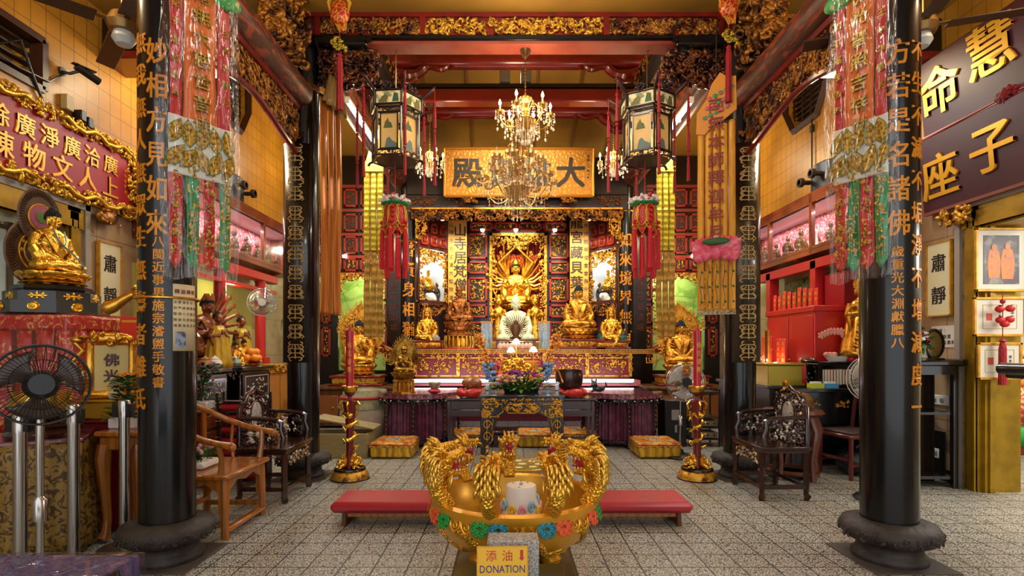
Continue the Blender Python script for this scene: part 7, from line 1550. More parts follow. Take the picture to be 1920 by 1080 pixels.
t_ = thing('arched_shelf', 'dark arched gap shelf bridging the two inlaid cabinets', 'shelf', (0, 0, 0)); q = MB(); q.bx(-3.4, -4.05, 6.36, 6.68, 1.08, 1.12); q.bx(-3.9, -4.05, 6.36, 6.68, 0, 1.08); obj('shelf_board', q, EBON, t_); q = MB(); q.scroll(.3, .12, 14, T(-3.36, 6.52, 1.02) @ LWM, 3, .01, .02); obj('fret', q, EBON, t_)
t_ = thing('wood_cabinet', 'light brown wooden cabinet beyond the inlaid cabinets on the left', 'cabinet', (0, 0, 0)); q = MB(); q.bx(-3.45, -4.05, 7.62, 8.5, .02, .98, .01); obj('body', q, mat('light_oak', 'b0742c', .4, 0, var=('wave', 2, .3, .9, '8f5a1e')), t_)
for k in range(2): q = MB(); q.bx(-3.45, -3.43, 7.65+.42*k, 8.03+.42*k, .05, .95, .004); obj('door', q, mat('light_oak'), t_)
q = MB(); q.bx(-3.43, -4.0, 7.6, 8.5, .98, 1.12, .01); q.scroll(.8, .12, 40, T(-3.42, 8.05, 1.05) @ LWM, 3, .01, .02); obj('gilt_border', q, CARVEG, t_)
CZ = 1.12
WOODF = mat('carved_brown_figure', '8a4a1c', .35, .3, coat=.3, var=('noise', 9, .45, .65, '5a2a10'))
s_ = statue('carved brown many-armed crowned figure standing on the left inlaid cabinet', 'pray', (-3.72, 6.62, CZ+.12), .78, WOODF, PI/2-.25, 'black', WOODF, (.42, .15), WOODF)
for sg in (-1, 1):
    for i in range(6): a = -.25+i*.28; d = Vector((sg*math.cos(a), 0, math.sin(a))); p = Vector((sg*.17, .1, .5)); q = MB(); q.tube([p, p+d*.3, p+d*.58+Vector((0, -.06, .04))], [.045, .038, .024], 8); hand(q, p+d*.58+Vector((0, -.06, .04)), d, .9, .3, (0, -1, 0)); obj('arm', q, WOODF, s_)
YCL = mat('yellow_satin_robe', 'c8a01c', .4, .1, var=('noise', 4, .4, .7, 'a07a10'), bump=('wave', 3, .4))
def robe(parent, w, h, z=0):
    q = MB(); q.grid(lambda u, v: (w*(.5+.85*v**.6)*(1+.07*math.sin(u*44)*v**.5)*math.cos(PI+PI*u*1.3-.45), w*(.42+.75*v**.6)*(1+.07*math.sin(u*44)*v**.5)*math.sin(PI+PI*u*1.3-.45), z+h*1.06*(1-v)), 50, 8); return obj('yellow_robe', q, YCL, parent, solid=.008)
def fig(lab, x, y, H, m, rz, kind='stand', rb=True, z=CZ, hair='black'):
    s_ = statue(lab, kind, (x, y, z), H, m, rz, hair, None, None, None, None, False)
    if rb: robe(s_, .2 if kind == 'stand' else .32, .72 if kind == 'stand' else .62)
    return s_
fig('brown standing figure in a yellow satin robe, nearest on the left inlaid cabinet', -3.5, 6.45, .66, WOODF, PI/2-.5); fig('brown standing figure in a yellow satin robe, farther along the left inlaid cabinet', -3.62, 7.25, .66, WOODF, PI/2-.5)
fig('small seated gilt figure left of the orange pyramid', -3.5, 6.86, .32, GOLD, PI/2-.5, 'crowned', False); fig('small seated gilt figure just behind the orange pyramid', -3.5, 7.08, .36, GOLD, PI/2-.5, 'buddha', False)
t_ = thing('fruit_bowl', 'red footed dish under the oranges on the left inlaid cabinet', 'dish', (-3.42, 7.12, CZ)); q = MB(); q.lathe([(.05, 0), (.06, .01), (.02, .025), (.12, .045), (.14, .06), (0, .05)], n=20); obj('dish', q, REDP, t_)
q = MB(); q.ell((0, 0, .05), (.055, .055, .05), 14, 10); o0 = obj('orange', q, mat('orange_peel', 'e08a1c', .45, 0, bump=('noise', 90, .1))); tag(o0, 'orange in the heaped pile on the red dish', 'fruit', 'oranges on the red dish'); o0.location = (-3.45, 7.05, CZ+.055)
for dx, dy, dz in ((.0, .11, 0), (.09, .03, 0), (.08, .14, 0), (.03, .06, .08), (.06, .13, .08)): dup(o0, (-3.45+dx, 7.05+dy, CZ+.055+dz))
o = dup(o0, (-3.42, 7.3, CZ+.002), None, 'green melon on top beside the orange pile', 'oranges on the red dish'); o.data = o0.data.copy(); o.data.materials[0] = mat('melon_green', 'c8c86a', .45); o['category'] = 'fruit'; del o['group']
for y, c_, lab in ((6.1, '9a6a3a', 'brown round incense pot on near end of the left inlaid cabinet'), (6.3, 'd8d0c8', 'white incense bowl on the left inlaid cabinet'), (6.75, '8fa08a', 'celadon lidded jar on the left inlaid cabinet')):
    t_ = thing('incense_pot', lab, 'pot', (-3.46, y, CZ)); q = MB(); q.lathe([(.04, 0), (.06, .01), (.085, .05), (.07, .09), (.05, .1), (.055, .11), (0, .11)], n=20); obj('pot_body', q, mat('pot_'+c_, c_, .3, 0, coat=.3), t_); q = MB(); q.lathe([(.05, .11), (.03, .125), (.01, .14), (0, .15)], n=14); obj('lid', q, mat('pot_'+c_), t_)
t_ = thing('lotus_flowers', 'magenta lotus flowers in a vase on near end of the left inlaid cabinet', 'flowers', (-3.6, 5.95, CZ)); q = MB(); rd = random.Random(2)
for (x, z) in ((0, .3), (.03, .5), (.06, .42)):
    for k in range(10): a = k*.63; q.ell((x+.04*math.cos(a), .04*math.sin(a), z+.02*math.sin(a*2)), (.035, .015, .04), 6, 4, None, R(a, 'Z') @ R(.5, 'X'))
obj('blossoms', q, mat('magenta_lotus', 'c0187a', .5), t_); q = MB(); 
for x, z in ((0, .3), (.03, .5), (.06, .42)): q.cyl((.02, 0, .08), (x, 0, z), .006, 6)
q.lathe([(.04, 0), (.06, .06), (.04, .14), (0, .12)], n=16); obj('vase', q, mat('green_vase', '3a5a2a', .4), t_)
fan('grey wall fan above the left inlaid cabinets', (-3.45, 7.5, 0), .35, .05, .19, STEEL, mat('fan_clear', 'b8b0a0', .3, trans=.5), WGREY, 2.0, False, .012, (0, .45, 2.25))
# leafy plants on the floor stands, pot plants
def bush(lab, name, loc, r, h, leafm, flm, potm, seed, tiers=3, psize=.1, cat='plant'):
    t_ = thing(name, lab, cat, loc); rd = random.Random(seed); q = MB(); q.box((0, 0, psize*.4), (psize*2, psize*1.6, psize*.8), .01); obj('pot', q, potm, t_); q = MB(); b = MB(); st = MB(); st.tube([(0, 0, psize*.7), (.02, 0, h*.5), (-.01, 0, h*.9)], .01, 6)
    for k in range(tiers):
        cz = h*(.35+.6*k/max(1, tiers-1)); cx = rd.uniform(-.5, .5)*r*.8; st.tube([(0, 0, h*.4), (cx, 0, cz)], .007, 5)
        for i in range(90): a = rd.uniform(0, 6.28); rr = r*(1-.2*k)*rd.random()**.5; leafblade(q, (cx+rr*math.cos(a), rr*math.sin(a), cz+rd.uniform(-.05, .05)), (math.cos(a), math.sin(a), rd.uniform(-.2, .8)), rd.uniform(.045, .075), .019)
        for i in range(12): a = rd.uniform(0, 6.28); rr = r*(1-.2*k)*rd.random()**.5; b.ell((cx+rr*math.cos(a), rr*math.sin(a), cz+rd.uniform(0, .07)), .013, 6, 4)
    obj('leaves', q, leafm, t_); obj('blossoms', b, flm, t_); obj('stem', st, mat('brown_stem'), t_)
LEAFB = mat('bush_green', '2f6a28', .5, 0, var=('noise', 12, .4, .7, '1c4a1c'))
# red rolled mats and small chest behind the honey-wood chair
t_ = thing('small_chest', 'small carved brown chest of drawers behind the honey-wood armchair', 'chest', (-3.1, 5.4, 0)); q = MB(); q.box((0, 0, .36), (.3, .5, .7), .01); q.box((0, 0, .725), (.34, .54, .03), .006); obj('body', q, mat('chest_brown', '5a2a12', .35, 0, coat=.4), t_)
for k in range(4): q = MB(); q.box((.155, 0, .14+.16*k), (.02, .44, .13), .005); d_ = obj('drawer', q, mat('chest_front', '6f3618', .35, 0, coat=.4), t_); q = MB(); q.tube([(.165, -.05, .14+.16*k), (.18, 0, .13+.16*k), (.165, .05, .14+.16*k)], .006, 6); obj('handle', q, GOLDP, d_)
bush('green bonsai-like shrub with pink buds on the small carved chest', 'flowering_shrub', (-3.08, 5.36, .74), .17, .42, LEAFB, mat('pink_bud', 'c8508a', .5), WHITEP, 3)
RR = mat('red_mat', 'b01c2c', .5, 0, bump=('noise', 60, .1)); q = MB(); q.cyl((-.22, 0, 0), (.22, 0, 0), .045, 16); r0 = obj('rolled_mat', q, RR); tag(r0, 'red rolled kneeling mat in the stack between the two left chairs', 'mat', 'rolled red mats'); pos = [(-2.69, 5.45, .06+.115*k) for k in range(7)]; r0.location = pos[0]
for p in pos[1:]: dup(r0, p)
t_ = thing('mat_rack', 'dark rack holding the rolled red mats', 'rack', (-2.69, 5.45, 0)); q = MB()
for sx in (-1, 1):
    for sy in (-.06, .06): q.box((sx*.24, sy, .45), (.02, .02, .9))
for k in range(8): q.box((0, 0, .006+.115*k), (.48, .12, .008))
obj('rack_frame', q, DARK, t_)
# ---- chairs (front towards +x)
def inlaidchair():
    t_ = thing('inlaid_armchair', '', 'chair', (0, 0, 0)); W_, Dp, sh = .6, .44, .48
    for sx in (-1, 1):
        for sy in (-1, 1): q = MB(); x, y = sx*(Dp/2-.025), sy*(W_/2-.025); q.tube([(x, y, sh-.05), (x, y, .06), (x*1.04, y*1.04, .03), (x, y, 0)], [.03, .026, .032, .026], 4); obj('leg', q, ROSE, t_)
    q = MB(); q.box((0, 0, sh-.015), (Dp+.02, W_+.02, .03), .006); q.box((0, 0, sh-.045), (Dp-.01, W_-.01, .03), .004); obj('seat', q, ROSE, t_)
    q = MB(); q.box((Dp/2-.02, 0, .12), (.03, W_-.05, .035)); q.box((-Dp/2+.02, 0, .12), (.03, W_-.05, .03))
    for sy in (-1, 1): q.box((0, sy*(W_/2-.025), .12), (Dp-.05, .03, .035))
    obj('stretcher', q, ROSE, t_)
    q = MB(); M_ = T(Dp/2-.01, 0, sh-.11) @ LWM; q.scroll(W_-.1, .1, 40, M_, 3, .009, .012, lambda a, b: b > -.05+.03*math.cos(a*20), .035); M2 = T(0, -W_/2+.02, sh-.09) @ FRONT; q.scroll(Dp-.1, .06, 14, M2, 4, .008, .01, None, .025); obj('carved_apron', q, mat('inlay_apron', '5a3418', .3, .2, var=('noise', 40, .5, .56, 'd8c8a0')), t_)
    # back: carved frame with oval marble
    x = -Dp/2+.02; q = MB(); pts = [(-.27, sh), (-.27, .82), (-.2, .86), (-.15, .93), (-.07, .94), (0, .98), (.07, .94), (.15, .93), (.2, .86), (.27, .82), (.27, sh)]; q.tube([(x, a, b) for a, b in pts], .026, 6); q.tube([(x, -.27, sh+.03), (x, .27, sh+.03)], .02, 6)
    q.tube([(x+.015, .12*math.cos(t*PI/12), .73+.14*math.sin(t*PI/12)) for t in range(24)], .018, 6, closed=True); M_ = T(x, 0, .7) @ LWM; q.scroll(.5, .42, 80, M_, 8, .013, .015, lambda a, b: ((a/.14)**2+((b-.03)/.16)**2) > 1, .05); obj('carved_back', q, ROSE, t_)
    q = MB(); q.scroll(.48, .42, 60, T(x+.012, 0, .7) @ LWM, 18, .006, .012, lambda a, b: ((a/.13)**2+((b-.03)/.15)**2) > 1, .025, .8); obj('pearl_inlay', q, PEARL, t_)
    q = MB(); q.ell((x+.018, 0, .73), (.014, .118, .138), 20, 12); obj('marble_oval', q, mat('grey_marble', 'b8b4ac', .2, 0, coat=.4, var=('swirl', 9, .5, .65, '5a5a58')), t_)
    for sy in (-1, 1):
        q = MB(); y = sy*(W_/2-.02); q.tube([(x, y, .74), (0, y, .735), (.12, y, .725), (.17, y, .7), (.165, y, .64), (.19, y, .57), (.175, y, sh)], [.02, .02, .02, .024, .018, .022, .02], 8); ar = obj('armrest', q, ROSE, t_)
        q = MB(); q.scroll(.3, .2, 30, T(-.02, y, .61) @ FRONT, 9, .012, .01, None, .05); obj('arm_fret', q, ROSE, ar); q = MB(); q.scroll(.2, .16, 18, T(-.02, y-.012, .61) @ FRONT, 10, .008, .008, None, .03, .9); obj('arm_inlay', q, PEARL, ar)
    return t_
c0 = inlaidchair(); c0['label'] = 'black inlaid armchair with oval marble back on the left, beside rear column'; c0['group'] = 'inlaid armchairs'; c0.location = (-2.14, 4.92, 0)
dup(c0, (2.45, 5.0, 0), PI, 'black inlaid armchair with oval marble back on the right, facing the aisle')
def horseshoe():
    t_ = thing('horseshoe_armchair', 'honey-coloured wooden horseshoe-back armchair beside the left front column', 'chair', (0, 0, 0)); W_, Dp, sh = .62, .5, .46
    for sx in (-1, 1):
        for sy in (-1, 1): q = MB(); x, y = sx*(Dp/2-.03), sy*(W_/2-.03); q.tube([(x, y, sh-.04), (x*1.03, y*1.03, 0)], .028, 8); obj('leg', q, YWOOD, t_)
    q = MB(); q.box((0, 0, sh-.02), (Dp+.04, W_+.04, .04), .012); obj('seat', q, YWOOD, t_)
    q = MB(); q.box((Dp/2-.02, 0, .06), (.05, W_-.04, .04), .01); q.box((-Dp/2+.03, 0, .14), (.03, W_-.06, .03))
    for sy in (-1, 1): q.box((0, sy*(W_/2-.03), .1), (Dp-.06, .03, .035))
    obj('stretcher', q, YWOOD, t_)
    q = MB(); ap = [(-W_/2+.05, 0), (W_/2-.05, 0), (W_/2-.05, -.26), (W_/2-.075, -.25), (W_/2-.08, -.1), (W_/2-.14, -.07), (.12, -.045), (0, -.07), (-.12, -.045), (-W_/2+.14, -.07), (-W_/2+.08, -.1), (-W_/2+.075, -.25), (-W_/2+.05, -.26)]; q.prism(ap, .015, T(Dp/2-.035, 0, sh-.03) @ LWM)
    for sy in (-1, 1): q.prism([(a*.78, b) for a, b in ap], .015, T(0, sy*(W_/2-.03), sh-.03) @ FRONT)
    obj('shaped_apron', q, YWOOD, t_)
    q = MB(); pts = [(.29, -.33, .66), (.22, -.335, .675), (.1, -.33, .7), (-.06, -.31, .76), (-.2, -.24, .85), (-.27, -.12, .92), (-.285, 0, .94)]; pts = pts+[(a, -b, c) for a, b, c in pts[-2::-1]]; q.tube(pts, [.03, .022]+[.023]*9+[.022, .03], 10); obj('crest_rail', q, YWOOD, t_)
    q = MB(); q.grid(lambda u, v: (-.27+.05*v*(1-v)*2-.03*v, (u-.5)*(.17-.05*math.sin(PI*v)), sh+(.94-sh)*v), 4, 10); obj('back_splat', q, YWOOD, t_, solid=.014)
    for sy in (-1, 1):
        for pts, r_ in (([(.2, sy*.29, sh), (.21, sy*.305, .57), (.2, sy*.33, .675)], [.024, .018, .02]), ([(-.02, sy*.3, sh), (-.05, sy*.33, .6), (-.03, sy*.315, .745)], .013), ([(-.24, sy*.27, sh), (-.22, sy*.235, .86)], .02)): q = MB(); q.tube(pts, r_, 8); obj('arm_post', q, YWOOD, t_)
        q = MB(); q.ell((.3, sy*.33, .655), (.025, .03, .03)); obj('arm_scroll', q, YWOOD, t_)
    return t_
hc = horseshoe(); hc.location = (-2.22, 4.05, 0)
t_ = thing('flower_dish', 'white dish of pink flowers standing on the honey-wood armchair seat', 'flowers', (-2.28, 3.98, .46)); q = MB(); q.box((0, 0, .03), (.14, .22, .05), .012); obj('dish', q, WHITEP, t_); q = MB(); b = MB(); rd = random.Random(6)
for i in range(60): a = rd.uniform(0, 6.28); leafblade(q, (.05*math.cos(a), .07*math.sin(a), .05+.06*rd.random()), (math.cos(a), math.sin(a), rd.uniform(.2, 1.2)), .07, .014)
for i in range(26): b.ell((rd.uniform(-.1, .06), rd.uniform(-.1, .1), .12+.09*rd.random()), .016, 6, 4)
obj('leaves', q, LEAFB, t_); obj('pink_blossoms', b, mat('pale_pink_bloom', 'd89aa8', .5), t_)
def sidechair(lab, loc, rz):
    t_ = thing('side_chair', lab, 'chair', loc, rz); m = mat('red_brown_wood', '5a1c14', .3, 0, coat=.5)
    for sx in (-1, 1):
        for sy in (-1, 1): q = MB(); q.tube([(sx*.2, sy*.2, .43), (sx*.205, sy*.205, 0)], .022, 6); obj('leg', q, m, t_)
    q = MB(); q.box((0, 0, .44), (.46, .46, .04), .01); obj('seat', q, m, t_); q = MB(); q.box((0, 0, .47), (.4, .4, .04), .015); obj('seat_pad', q, mat('brown_pad', '3a2420', .6), t_)
    q = MB()
    for sy in (-1, 1): q.box((0, sy*.2, .15), (.4, .02, .025)); q.tube([(-.2, sy*.2, .44), (-.24, sy*.2, .75), (-.27, sy*.18, .93)], .02, 8)
    q.box((.2, 0, .2), (.02, .4, .03)); q.tube([(-.27, -.18, .93), (-.285, 0, .96), (-.27, .18, .93)], .024, 8); obj('frame', q, m, t_)
    q = MB(); q.grid(lambda u, v: (-.215-.06*v+.03*math.sin(PI*v), (u-.5)*.15, .46+.48*v), 3, 8); obj('back_splat', q, m, t_, solid=.014)
sidechair('red-brown wooden side chair with splat back near the right front column', (3.66, 5.68, 0), PI+.2)
# ---- left foreground: Buddha on skirted pedestal, brocade table, small table, stanchions, covered table
px_, py_ = -3.66, 4.36
t_ = thing('skirted_pedestal', 'tall pedestal in red damask skirt and clear plastic under the large left Buddha', 'pedestal', (px_, py_, -.02), .0); q = MB(); q.box((0, 0, .81), (.8, .68, 1.58), .01); obj('pedestal_core', q, REDW, t_)
def skirt(w, d, z0, z1, amp, fr):
    q = MB(); per = [(-w/2, d/2), (-w/2, -d/2), (w/2, -d/2), (w/2, d/2)]; L = [d, w, d]; tot = sum(L)
    def fn(u, v):
        s = u*tot; k = 0
        while k < 2 and s > L[k]: s -= L[k]; k += 1
        t = s/L[k]; A = Vector(per[k]); B = Vector(per[k+1]); p = A.lerp(B, t); n = Vector((B.y-A.y, -(B.x-A.x))).normalized(); n = -n if n.dot(p) < 0 else n
        o = amp*(math.sin(u*fr)*(.4+.6*v)+.5*noise.noise((u*20, v*2, 1)))+.02*v; p = p+n*o; return (p.x, p.y, z1+(z0-z1)*v)
    q.grid(fn, 150, 8); return q
DAM = mat('red_gold_damask', 'b5261a', .45, 0, coat=.15, var=('swirl', 13, .55, .6, 'd8a05a'))
obj('damask_skirt', skirt(.82, .7, .75, 1.5, .03, 90), DAM, t_, solid=.004); q = MB(); q.box((0, 0, 1.56), (.86, .74, .12), .02); obj('damask_top', q, DAM, t_)
q = skirt(.9, .78, .95, 1.625, .02, 26); q.grid(lambda u, v: ((u-.5)*.9, (v-.5)*.78, 1.632+.01*noise.noise((u*8, v*8, 2))), 12, 10); obj('plastic_cover', q, plastic('cover_plastic', 'fff4f0', .03, 5, .3), t_)
t_ = thing('statue_pedestal', 'stepped black base with gilt rosettes under the large left Buddha', 'pedestal', (px_-.05, py_, 1.622), .35); t_.scale = (.86, .86, .78); q = MB(); q.lathe([(.43, 0), (.43, .12), (.36, .122), (.36, .22), (.3, .222), (.31, .25), (.29, .29), (0, .29)], n=8, M=R(PI/8, 'Z')); obj('base_body', q, BLACK, t_, smooth=False)
for i in range(8):
    a = PI/8*0+i*PI/4; M_ = R(a, 'Z') @ R(PI/2, 'Y'); q = MB(); d = .43*math.cos(PI/8)
    Mz = R(a+PI/2, 'Z'); q.ell((0, -d, .06), (.05, .012, .045), 16, 8, Mz); q.ell((0, -d-.012, .06), (.018, .012, .016), 8, 6, Mz); q.tube([(.038*math.cos(t*PI/8), -d-.008, .06+.034*math.sin(t*PI/8)) for t in range(16)], .006, 5, Mz, closed=True)
    d2 = .36*math.cos(PI/8); q.ell((0, -d2, .17), (.08, .01, .018), 10, 6, Mz); 
    for k in range(8): q.ell((.055*math.cos(k*PI/4), -d2, .17+.022*math.sin(k*PI/4)), (.026, .01, .012), 6, 4, Mz, R(-k*PI/4, 'Y'))
    obj('gilt_rosette', q, GOLDB, t_)
H = .54; bz = 1.622+.226+.2*H
s_ = statue('large gold Buddha on lotus with brown double halo, on left pedestal', 'buddha', (px_-.05, py_, bz), H, GOLDB, 1.4, 'black', None, (.48, .2, 12), GOLDB)
q = MB(); q.lathe([(0, 0), (.34, 0), (.36, .02), (.34, .04), (.0, .04)], (0, 0, 0), 40, T(0, .3, .88) @ R(PI/2, 'X') @ S(1, 1.18, 1)); q.lathe([(0, 0), (.5, 0), (.52, .02), (.5, .04), (0, .04)], (0, 0, 0), 40, T(0, .36, .32) @ R(PI/2, 'X'))
h_ = obj('halo', q, mat('halo_brown', '5a3a20', .45, 0, var=('noise', 9, .4, .7, '452a16')), s_); q = MB()
for (cz, r0, r1, y, n, sy) in ((.88, .25, .345, .255, 44, 1.18), (.32, .37, .5, .315, 54, 1)):
    for i in range(n): a = -.9+i*(PI+1.8)/n; q.tube([(r0*math.cos(a), y, cz+r0*sy*math.sin(a)), ((r0+r1)/2*math.cos(a+.05), y-.006, cz+(r0+r1)/2*sy*math.sin(a+.05)), (r1*math.cos(a+.02), y, cz+r1*sy*math.sin(a+.02))], [.006, .01, .002], 5)
obj('flame_carving', q, mat('flame_dark', '33200f', .5), h_); q = MB()
for r_, cz, y in ((.2, .86, .25), (.3, .34, .31), (.22, .34, .31)): q.tube([(r_*math.cos(i*PI/18), y, cz+r_*math.sin(i*PI/18)) for i in range(36)], .012, 6, closed=True)
for i in range(7): a = i*PI/6; q.ell((.26*math.cos(a), .31, .34+.26*math.sin(a)), (.03, .01, .03), 8, 5)
obj('gilt_rings', q, GOLDP, h_); q = MB(); q.lathe([(0, 0), (.19, 0)], (0, 0, 0), 36, T(0, .255, .86) @ R(PI/2, 'X')); q.lathe([(.09, 0), (.19, .0), (.18, .02), (.1, .02)], (0, 0, 0), 36, T(0, .25, .86) @ R(PI/2, 'X')); obj('pink_lotus_ring', q, mat('halo_pink', '9a4a5a', .5, 0, var=('voronoi', 30, .2, .05, 'd8b0a8')), h_); q = MB(); q.lathe([(0, .02), (.085, .02), (.09, 0)], (0, 0, 0), 28, T(0, .24, .86) @ R(PI/2, 'X')); obj('green_disc', q, mat('halo_green', '5a7a2a', .5), h_)
q = MB(); pts = [(-.1, -.1, .66), (-.06, -.15, .5), (.02, -.17, .42), (.1, -.26, .3), (.2, -.32, .18), (.27, -.34, .02)]; q.tube(pts, .012, 6); q.tube([(.12, -.06, .66), (.09, -.14, .5), (.03, -.17, .42)], .012, 6)
for i in range(40): 
    t = i/39*4.99; k = int(t); p = Vector(pts[k]).lerp(Vector(pts[k+1]), t-k); q.ell(p, .016, 6, 5)
obj('prayer_beads', q, mat('grey_bead', '5a6a66', .3, .2), s_, label='grey prayer bead string')
# brocade table with gilt bowl
BRO2 = mat('gold_brown_brocade', '8f6f2c', .5, .2, var=('swirl', 14, .5, .56, '4a3214'))
t_ = thing('brocade_table', 'small table in a gold and brown brocade cloth behind the black fan', 'table', (-3.16, 3.6, 0), .5); q = MB(); q.box((0, 0, .36), (.5, .46, .72)); obj('table_core', q, DARK, t_)
obj('brocade_cloth', skirt(.54, .5, .02, .74, .016, 60), BRO2, t_, solid=.004); q = MB(); q.box((0, 0, .745), (.56, .52, .03), .008); obj('red_cover', q, mat('plum_cloth'), t_)
t_ = thing('gilt_bowl_gong', 'gilt bowl gong on a dark round cushion on the brocade table', 'bowl', (-3.1, 3.55, .76)); q = MB(); q.lathe([(0, .1), (.08, .1), (.15, .14), (.17, .22), (.16, .3), (.15, .3), (.15, .22), (0, .14)], n=32); obj('bowl', q, GOLDB, t_); q = MB(); q.lathe([(0, 0), (.19, 0), (.2, .03), (.17, .06), (.19, .08), (.14, .1), (0, .1)], n=32); obj('cushion_ring', q, ROSE, t_)
# cabriole table with offerings
t_ = thing('cabriole_table', 'honey-wood side table with curved legs behind the left front column', 'table', (-2.68, 3.86, 0)); q = MB(); q.box((0, 0, .755), (.33, .42, .04), .012); q.box((0, 0, .69), (.28, .36, .09), .006); obj('tabletop', q, YWOOD, t_)
for sx in (-1, 1):
    for sy in (-1, 1): q = MB(); x, y = sx*.12, sy*.15; q.tube([(x, y, .68), (x*1.08, y*1.05, .58), (x*1.03, y, .4), (x*.92, y*.95, .16), (x*.98, y, .06), (x*1.05, y*1.05, .03)], [.045, .05, .034, .026, .03, .045], 8); obj('leg', q, YWOOD, t_)
t_ = thing('red_altar_block', 'plain red lacquered block behind the brocade table', 'cabinet', (-2.99, 4.05, 0)); q = MB(); q.box((0, 0, .4), (.28, .26, .8), .01); obj('block_body', q, mat('deep_red_paint', '7a0f16', .45), t_); q = MB(); q.box((0, 0, .81), (.3, .3, .02), .004); obj('top_board', q, mat('deep_red_paint'), t_)
t_ = thing('brocade_box', 'gold brocade covered box under the gilt mirror-like frame', 'box', (-3.0, 4.03, .822)); q = MB(); q.box((0, 0, .065), (.27, .25, .13), .015); obj('box_body', q, mat('box_brocade', 'b88a1c', .4, .3, var=('voronoi', 12, .2, .05, '8a5a14')), t_); q = MB(); q.box((0, 0, .138), (.29, .27, .016), .004); obj('lid', q, mat('box_brocade'), t_)
t_ = thing('gilt_tablet_frame', 'small gilt scroll-carved tablet frame on the brocade box', 'frame', (-3.0, 4.04, .97), .5); q = MB()
for sx in (-1, 1): q.box((sx*.13, 0, .22), (.05, .05, .4), .01); q.tube([(sx*.16, 0, .05), (sx*.23, -.01, .12), (sx*.17, 0, .2), (sx*.24, -.01, .28), (sx*.17, 0, .36), (sx*.22, 0, .42)], .02, 7); q.ell((sx*.2, 0, .44), (.05, .03, .03))
q.box((0, 0, .03), (.36, .12, .06), .015); q.ell((0, 0, .45), (.14, .04, .05)); q.scroll(.4, .1, 20, T(0, -.03, .44) @ FRONT, 3, .014, .03); obj('gilt_frame', q, GOLD, t_); q = MB(); q.box((0, .0, .23), (.22, .02, .34)); obj('cream_panel', q, mat('cream_tablet', 'cdb46a', .5), t_); q = MB(); q.text('佛光', T(0, -.012, .23) @ FRONT, .1, .01, .03, True, 1.2); obj('dark_characters', q, mat('dark_maroon', '4a1018', .5), t_)
t_ = thing('doll_figurine', 'small figurine with black hair and cream robe before the gilt tablet frame', 'figurine', (-2.9, 3.94, .97)); t_.scale = (.5, .5, .6); q = MB(); q.ell((0, 0, .06), (.1, .08, .07)); q.ell((0, -.02, .15), (.06, .05, .07)); obj('robe', q, mat('cream_robe', 'd8c08a', .5), t_); q = MB(); q.ell((0, -.03, .25), .045); obj('face', q, mat('doll_face', 'd8b08a', .5), t_); q = MB(); q.ell((0, -.015, .275), (.05, .05, .035)); obj('hair', q, BLKHAIR, t_)
t_ = thing('red_tablet', 'upright orange-red paper tablet beside the left front column', 'tablet', (-3.11, 4.4, 1.3)); q = MB(); q.box((0, 0, .0), (.16, .03, .62), .004); obj('tablet_body', q, mat('tablet_orange', 'd8381c', .5), t_); q = MB(); q.text('福祿壽', T(0, -.016, 0) @ FRONT, .08, .004, .01, True, 1.5); q.box((0, -.015, .27), (.12, .006, .02)); q.box((0, -.015, -.27), (.12, .006, .02)); obj('gold_lettering', q, GOLDTXT, t_)
t_ = thing('dark_shelf', 'black lacquered shelf stand holding the orange-red tablet', 'stand', (-3.11, 4.41, 0)); q = MB(); q.box((0, 0, .96), (.2, .22, .04), .006); obj('shelf_board', q, BLACK, t_)
for a in (-.08, .08):
    for b in (-.08, .08): q = MB(); q.box((a, b, .47), (.035, .035, .94)); obj('leg', q, BLACK, t_)
bush('orange-flowered shrub in a white pot on the cabriole table', 'flowering_shrub', (-2.74, 3.86, .775), .13, .34, LEAFB, mat('orange_bud', 'e07a1c', .5), WHITEP, 5)
# stanchions
def stanchion(lab, x, y):
    t_ = thing('queue_post', lab, 'post', (x, y, 0), 0, 'steel queue posts'); q = MB(); q.cyl((0, 0, .03), (0, 0, .92), .032, 20); obj('pole', q, STEEL, t_); q = MB(); q.lathe([(.15, 0), (.155, .01), (.14, .022), (.05, .035), (.04, .05), (0, .05)], n=36); obj('base', q, mat('dull_steel', '8a8680', .3, .9), t_)
    q = MB(); q.lathe([(.036, .88), (.036, .99), (.03, 1.0), (0, 1.0)], n=20); obj('head', q, STEEL, t_); q = MB(); q.box((-.045, 0, .93), (.05, .05, .09), .006); q.box((.045, 0, .93), (.03, .04, .09), .004); obj('belt_cassette', q, BLKP, t_)
stanchion('steel queue post nearest the left front column', X(227, 3.55), 3.58); stanchion('steel queue post in the middle, right of the black fan', X(138, 3.3), 3.3); stanchion('steel queue post at far left under the black fan', X(38, 2.95), 2.95)
# plastic covered table in the foreground
t_ = thing('covered_table', 'table in printed purple-blue cloth under clear plastic at bottom left corner', 'table', (-1.65, .98, 0)); q = MB(); q.box((0, 0, .735), (1.2, 1.08, .03), .004); obj('tabletop', q, DARK, t_)
for sx in (-1, 1):
    for sy in (-1, 1): q = MB(); q.box((sx*.54, sy*.48, .36), (.05, .05, .72)); obj('leg', q, DARK, t_)
q = MB(); q.grid(lambda u, v: ((u-.5)*1.2, (v-.5)*1.08, .753), 4, 4)
for sy in (-1, 1): q.grid(lambda u, v: ((u-.5)*1.2, sy*(.54+.01*math.sin(u*40)*v), .753-.2*v), 40, 3)
q.grid(lambda u, v: (.6+.01*math.sin(u*40)*v, (u-.5)*1.08, .753-.2*v), 40, 3); obj('printed_cloth', q, mat('purple_print', '3f4478', .45, 0, var=('swirl', 9, .55, .62, '7a5a7a'), var2=('noise', 22, .6, .66, '8a98c0')), t_)
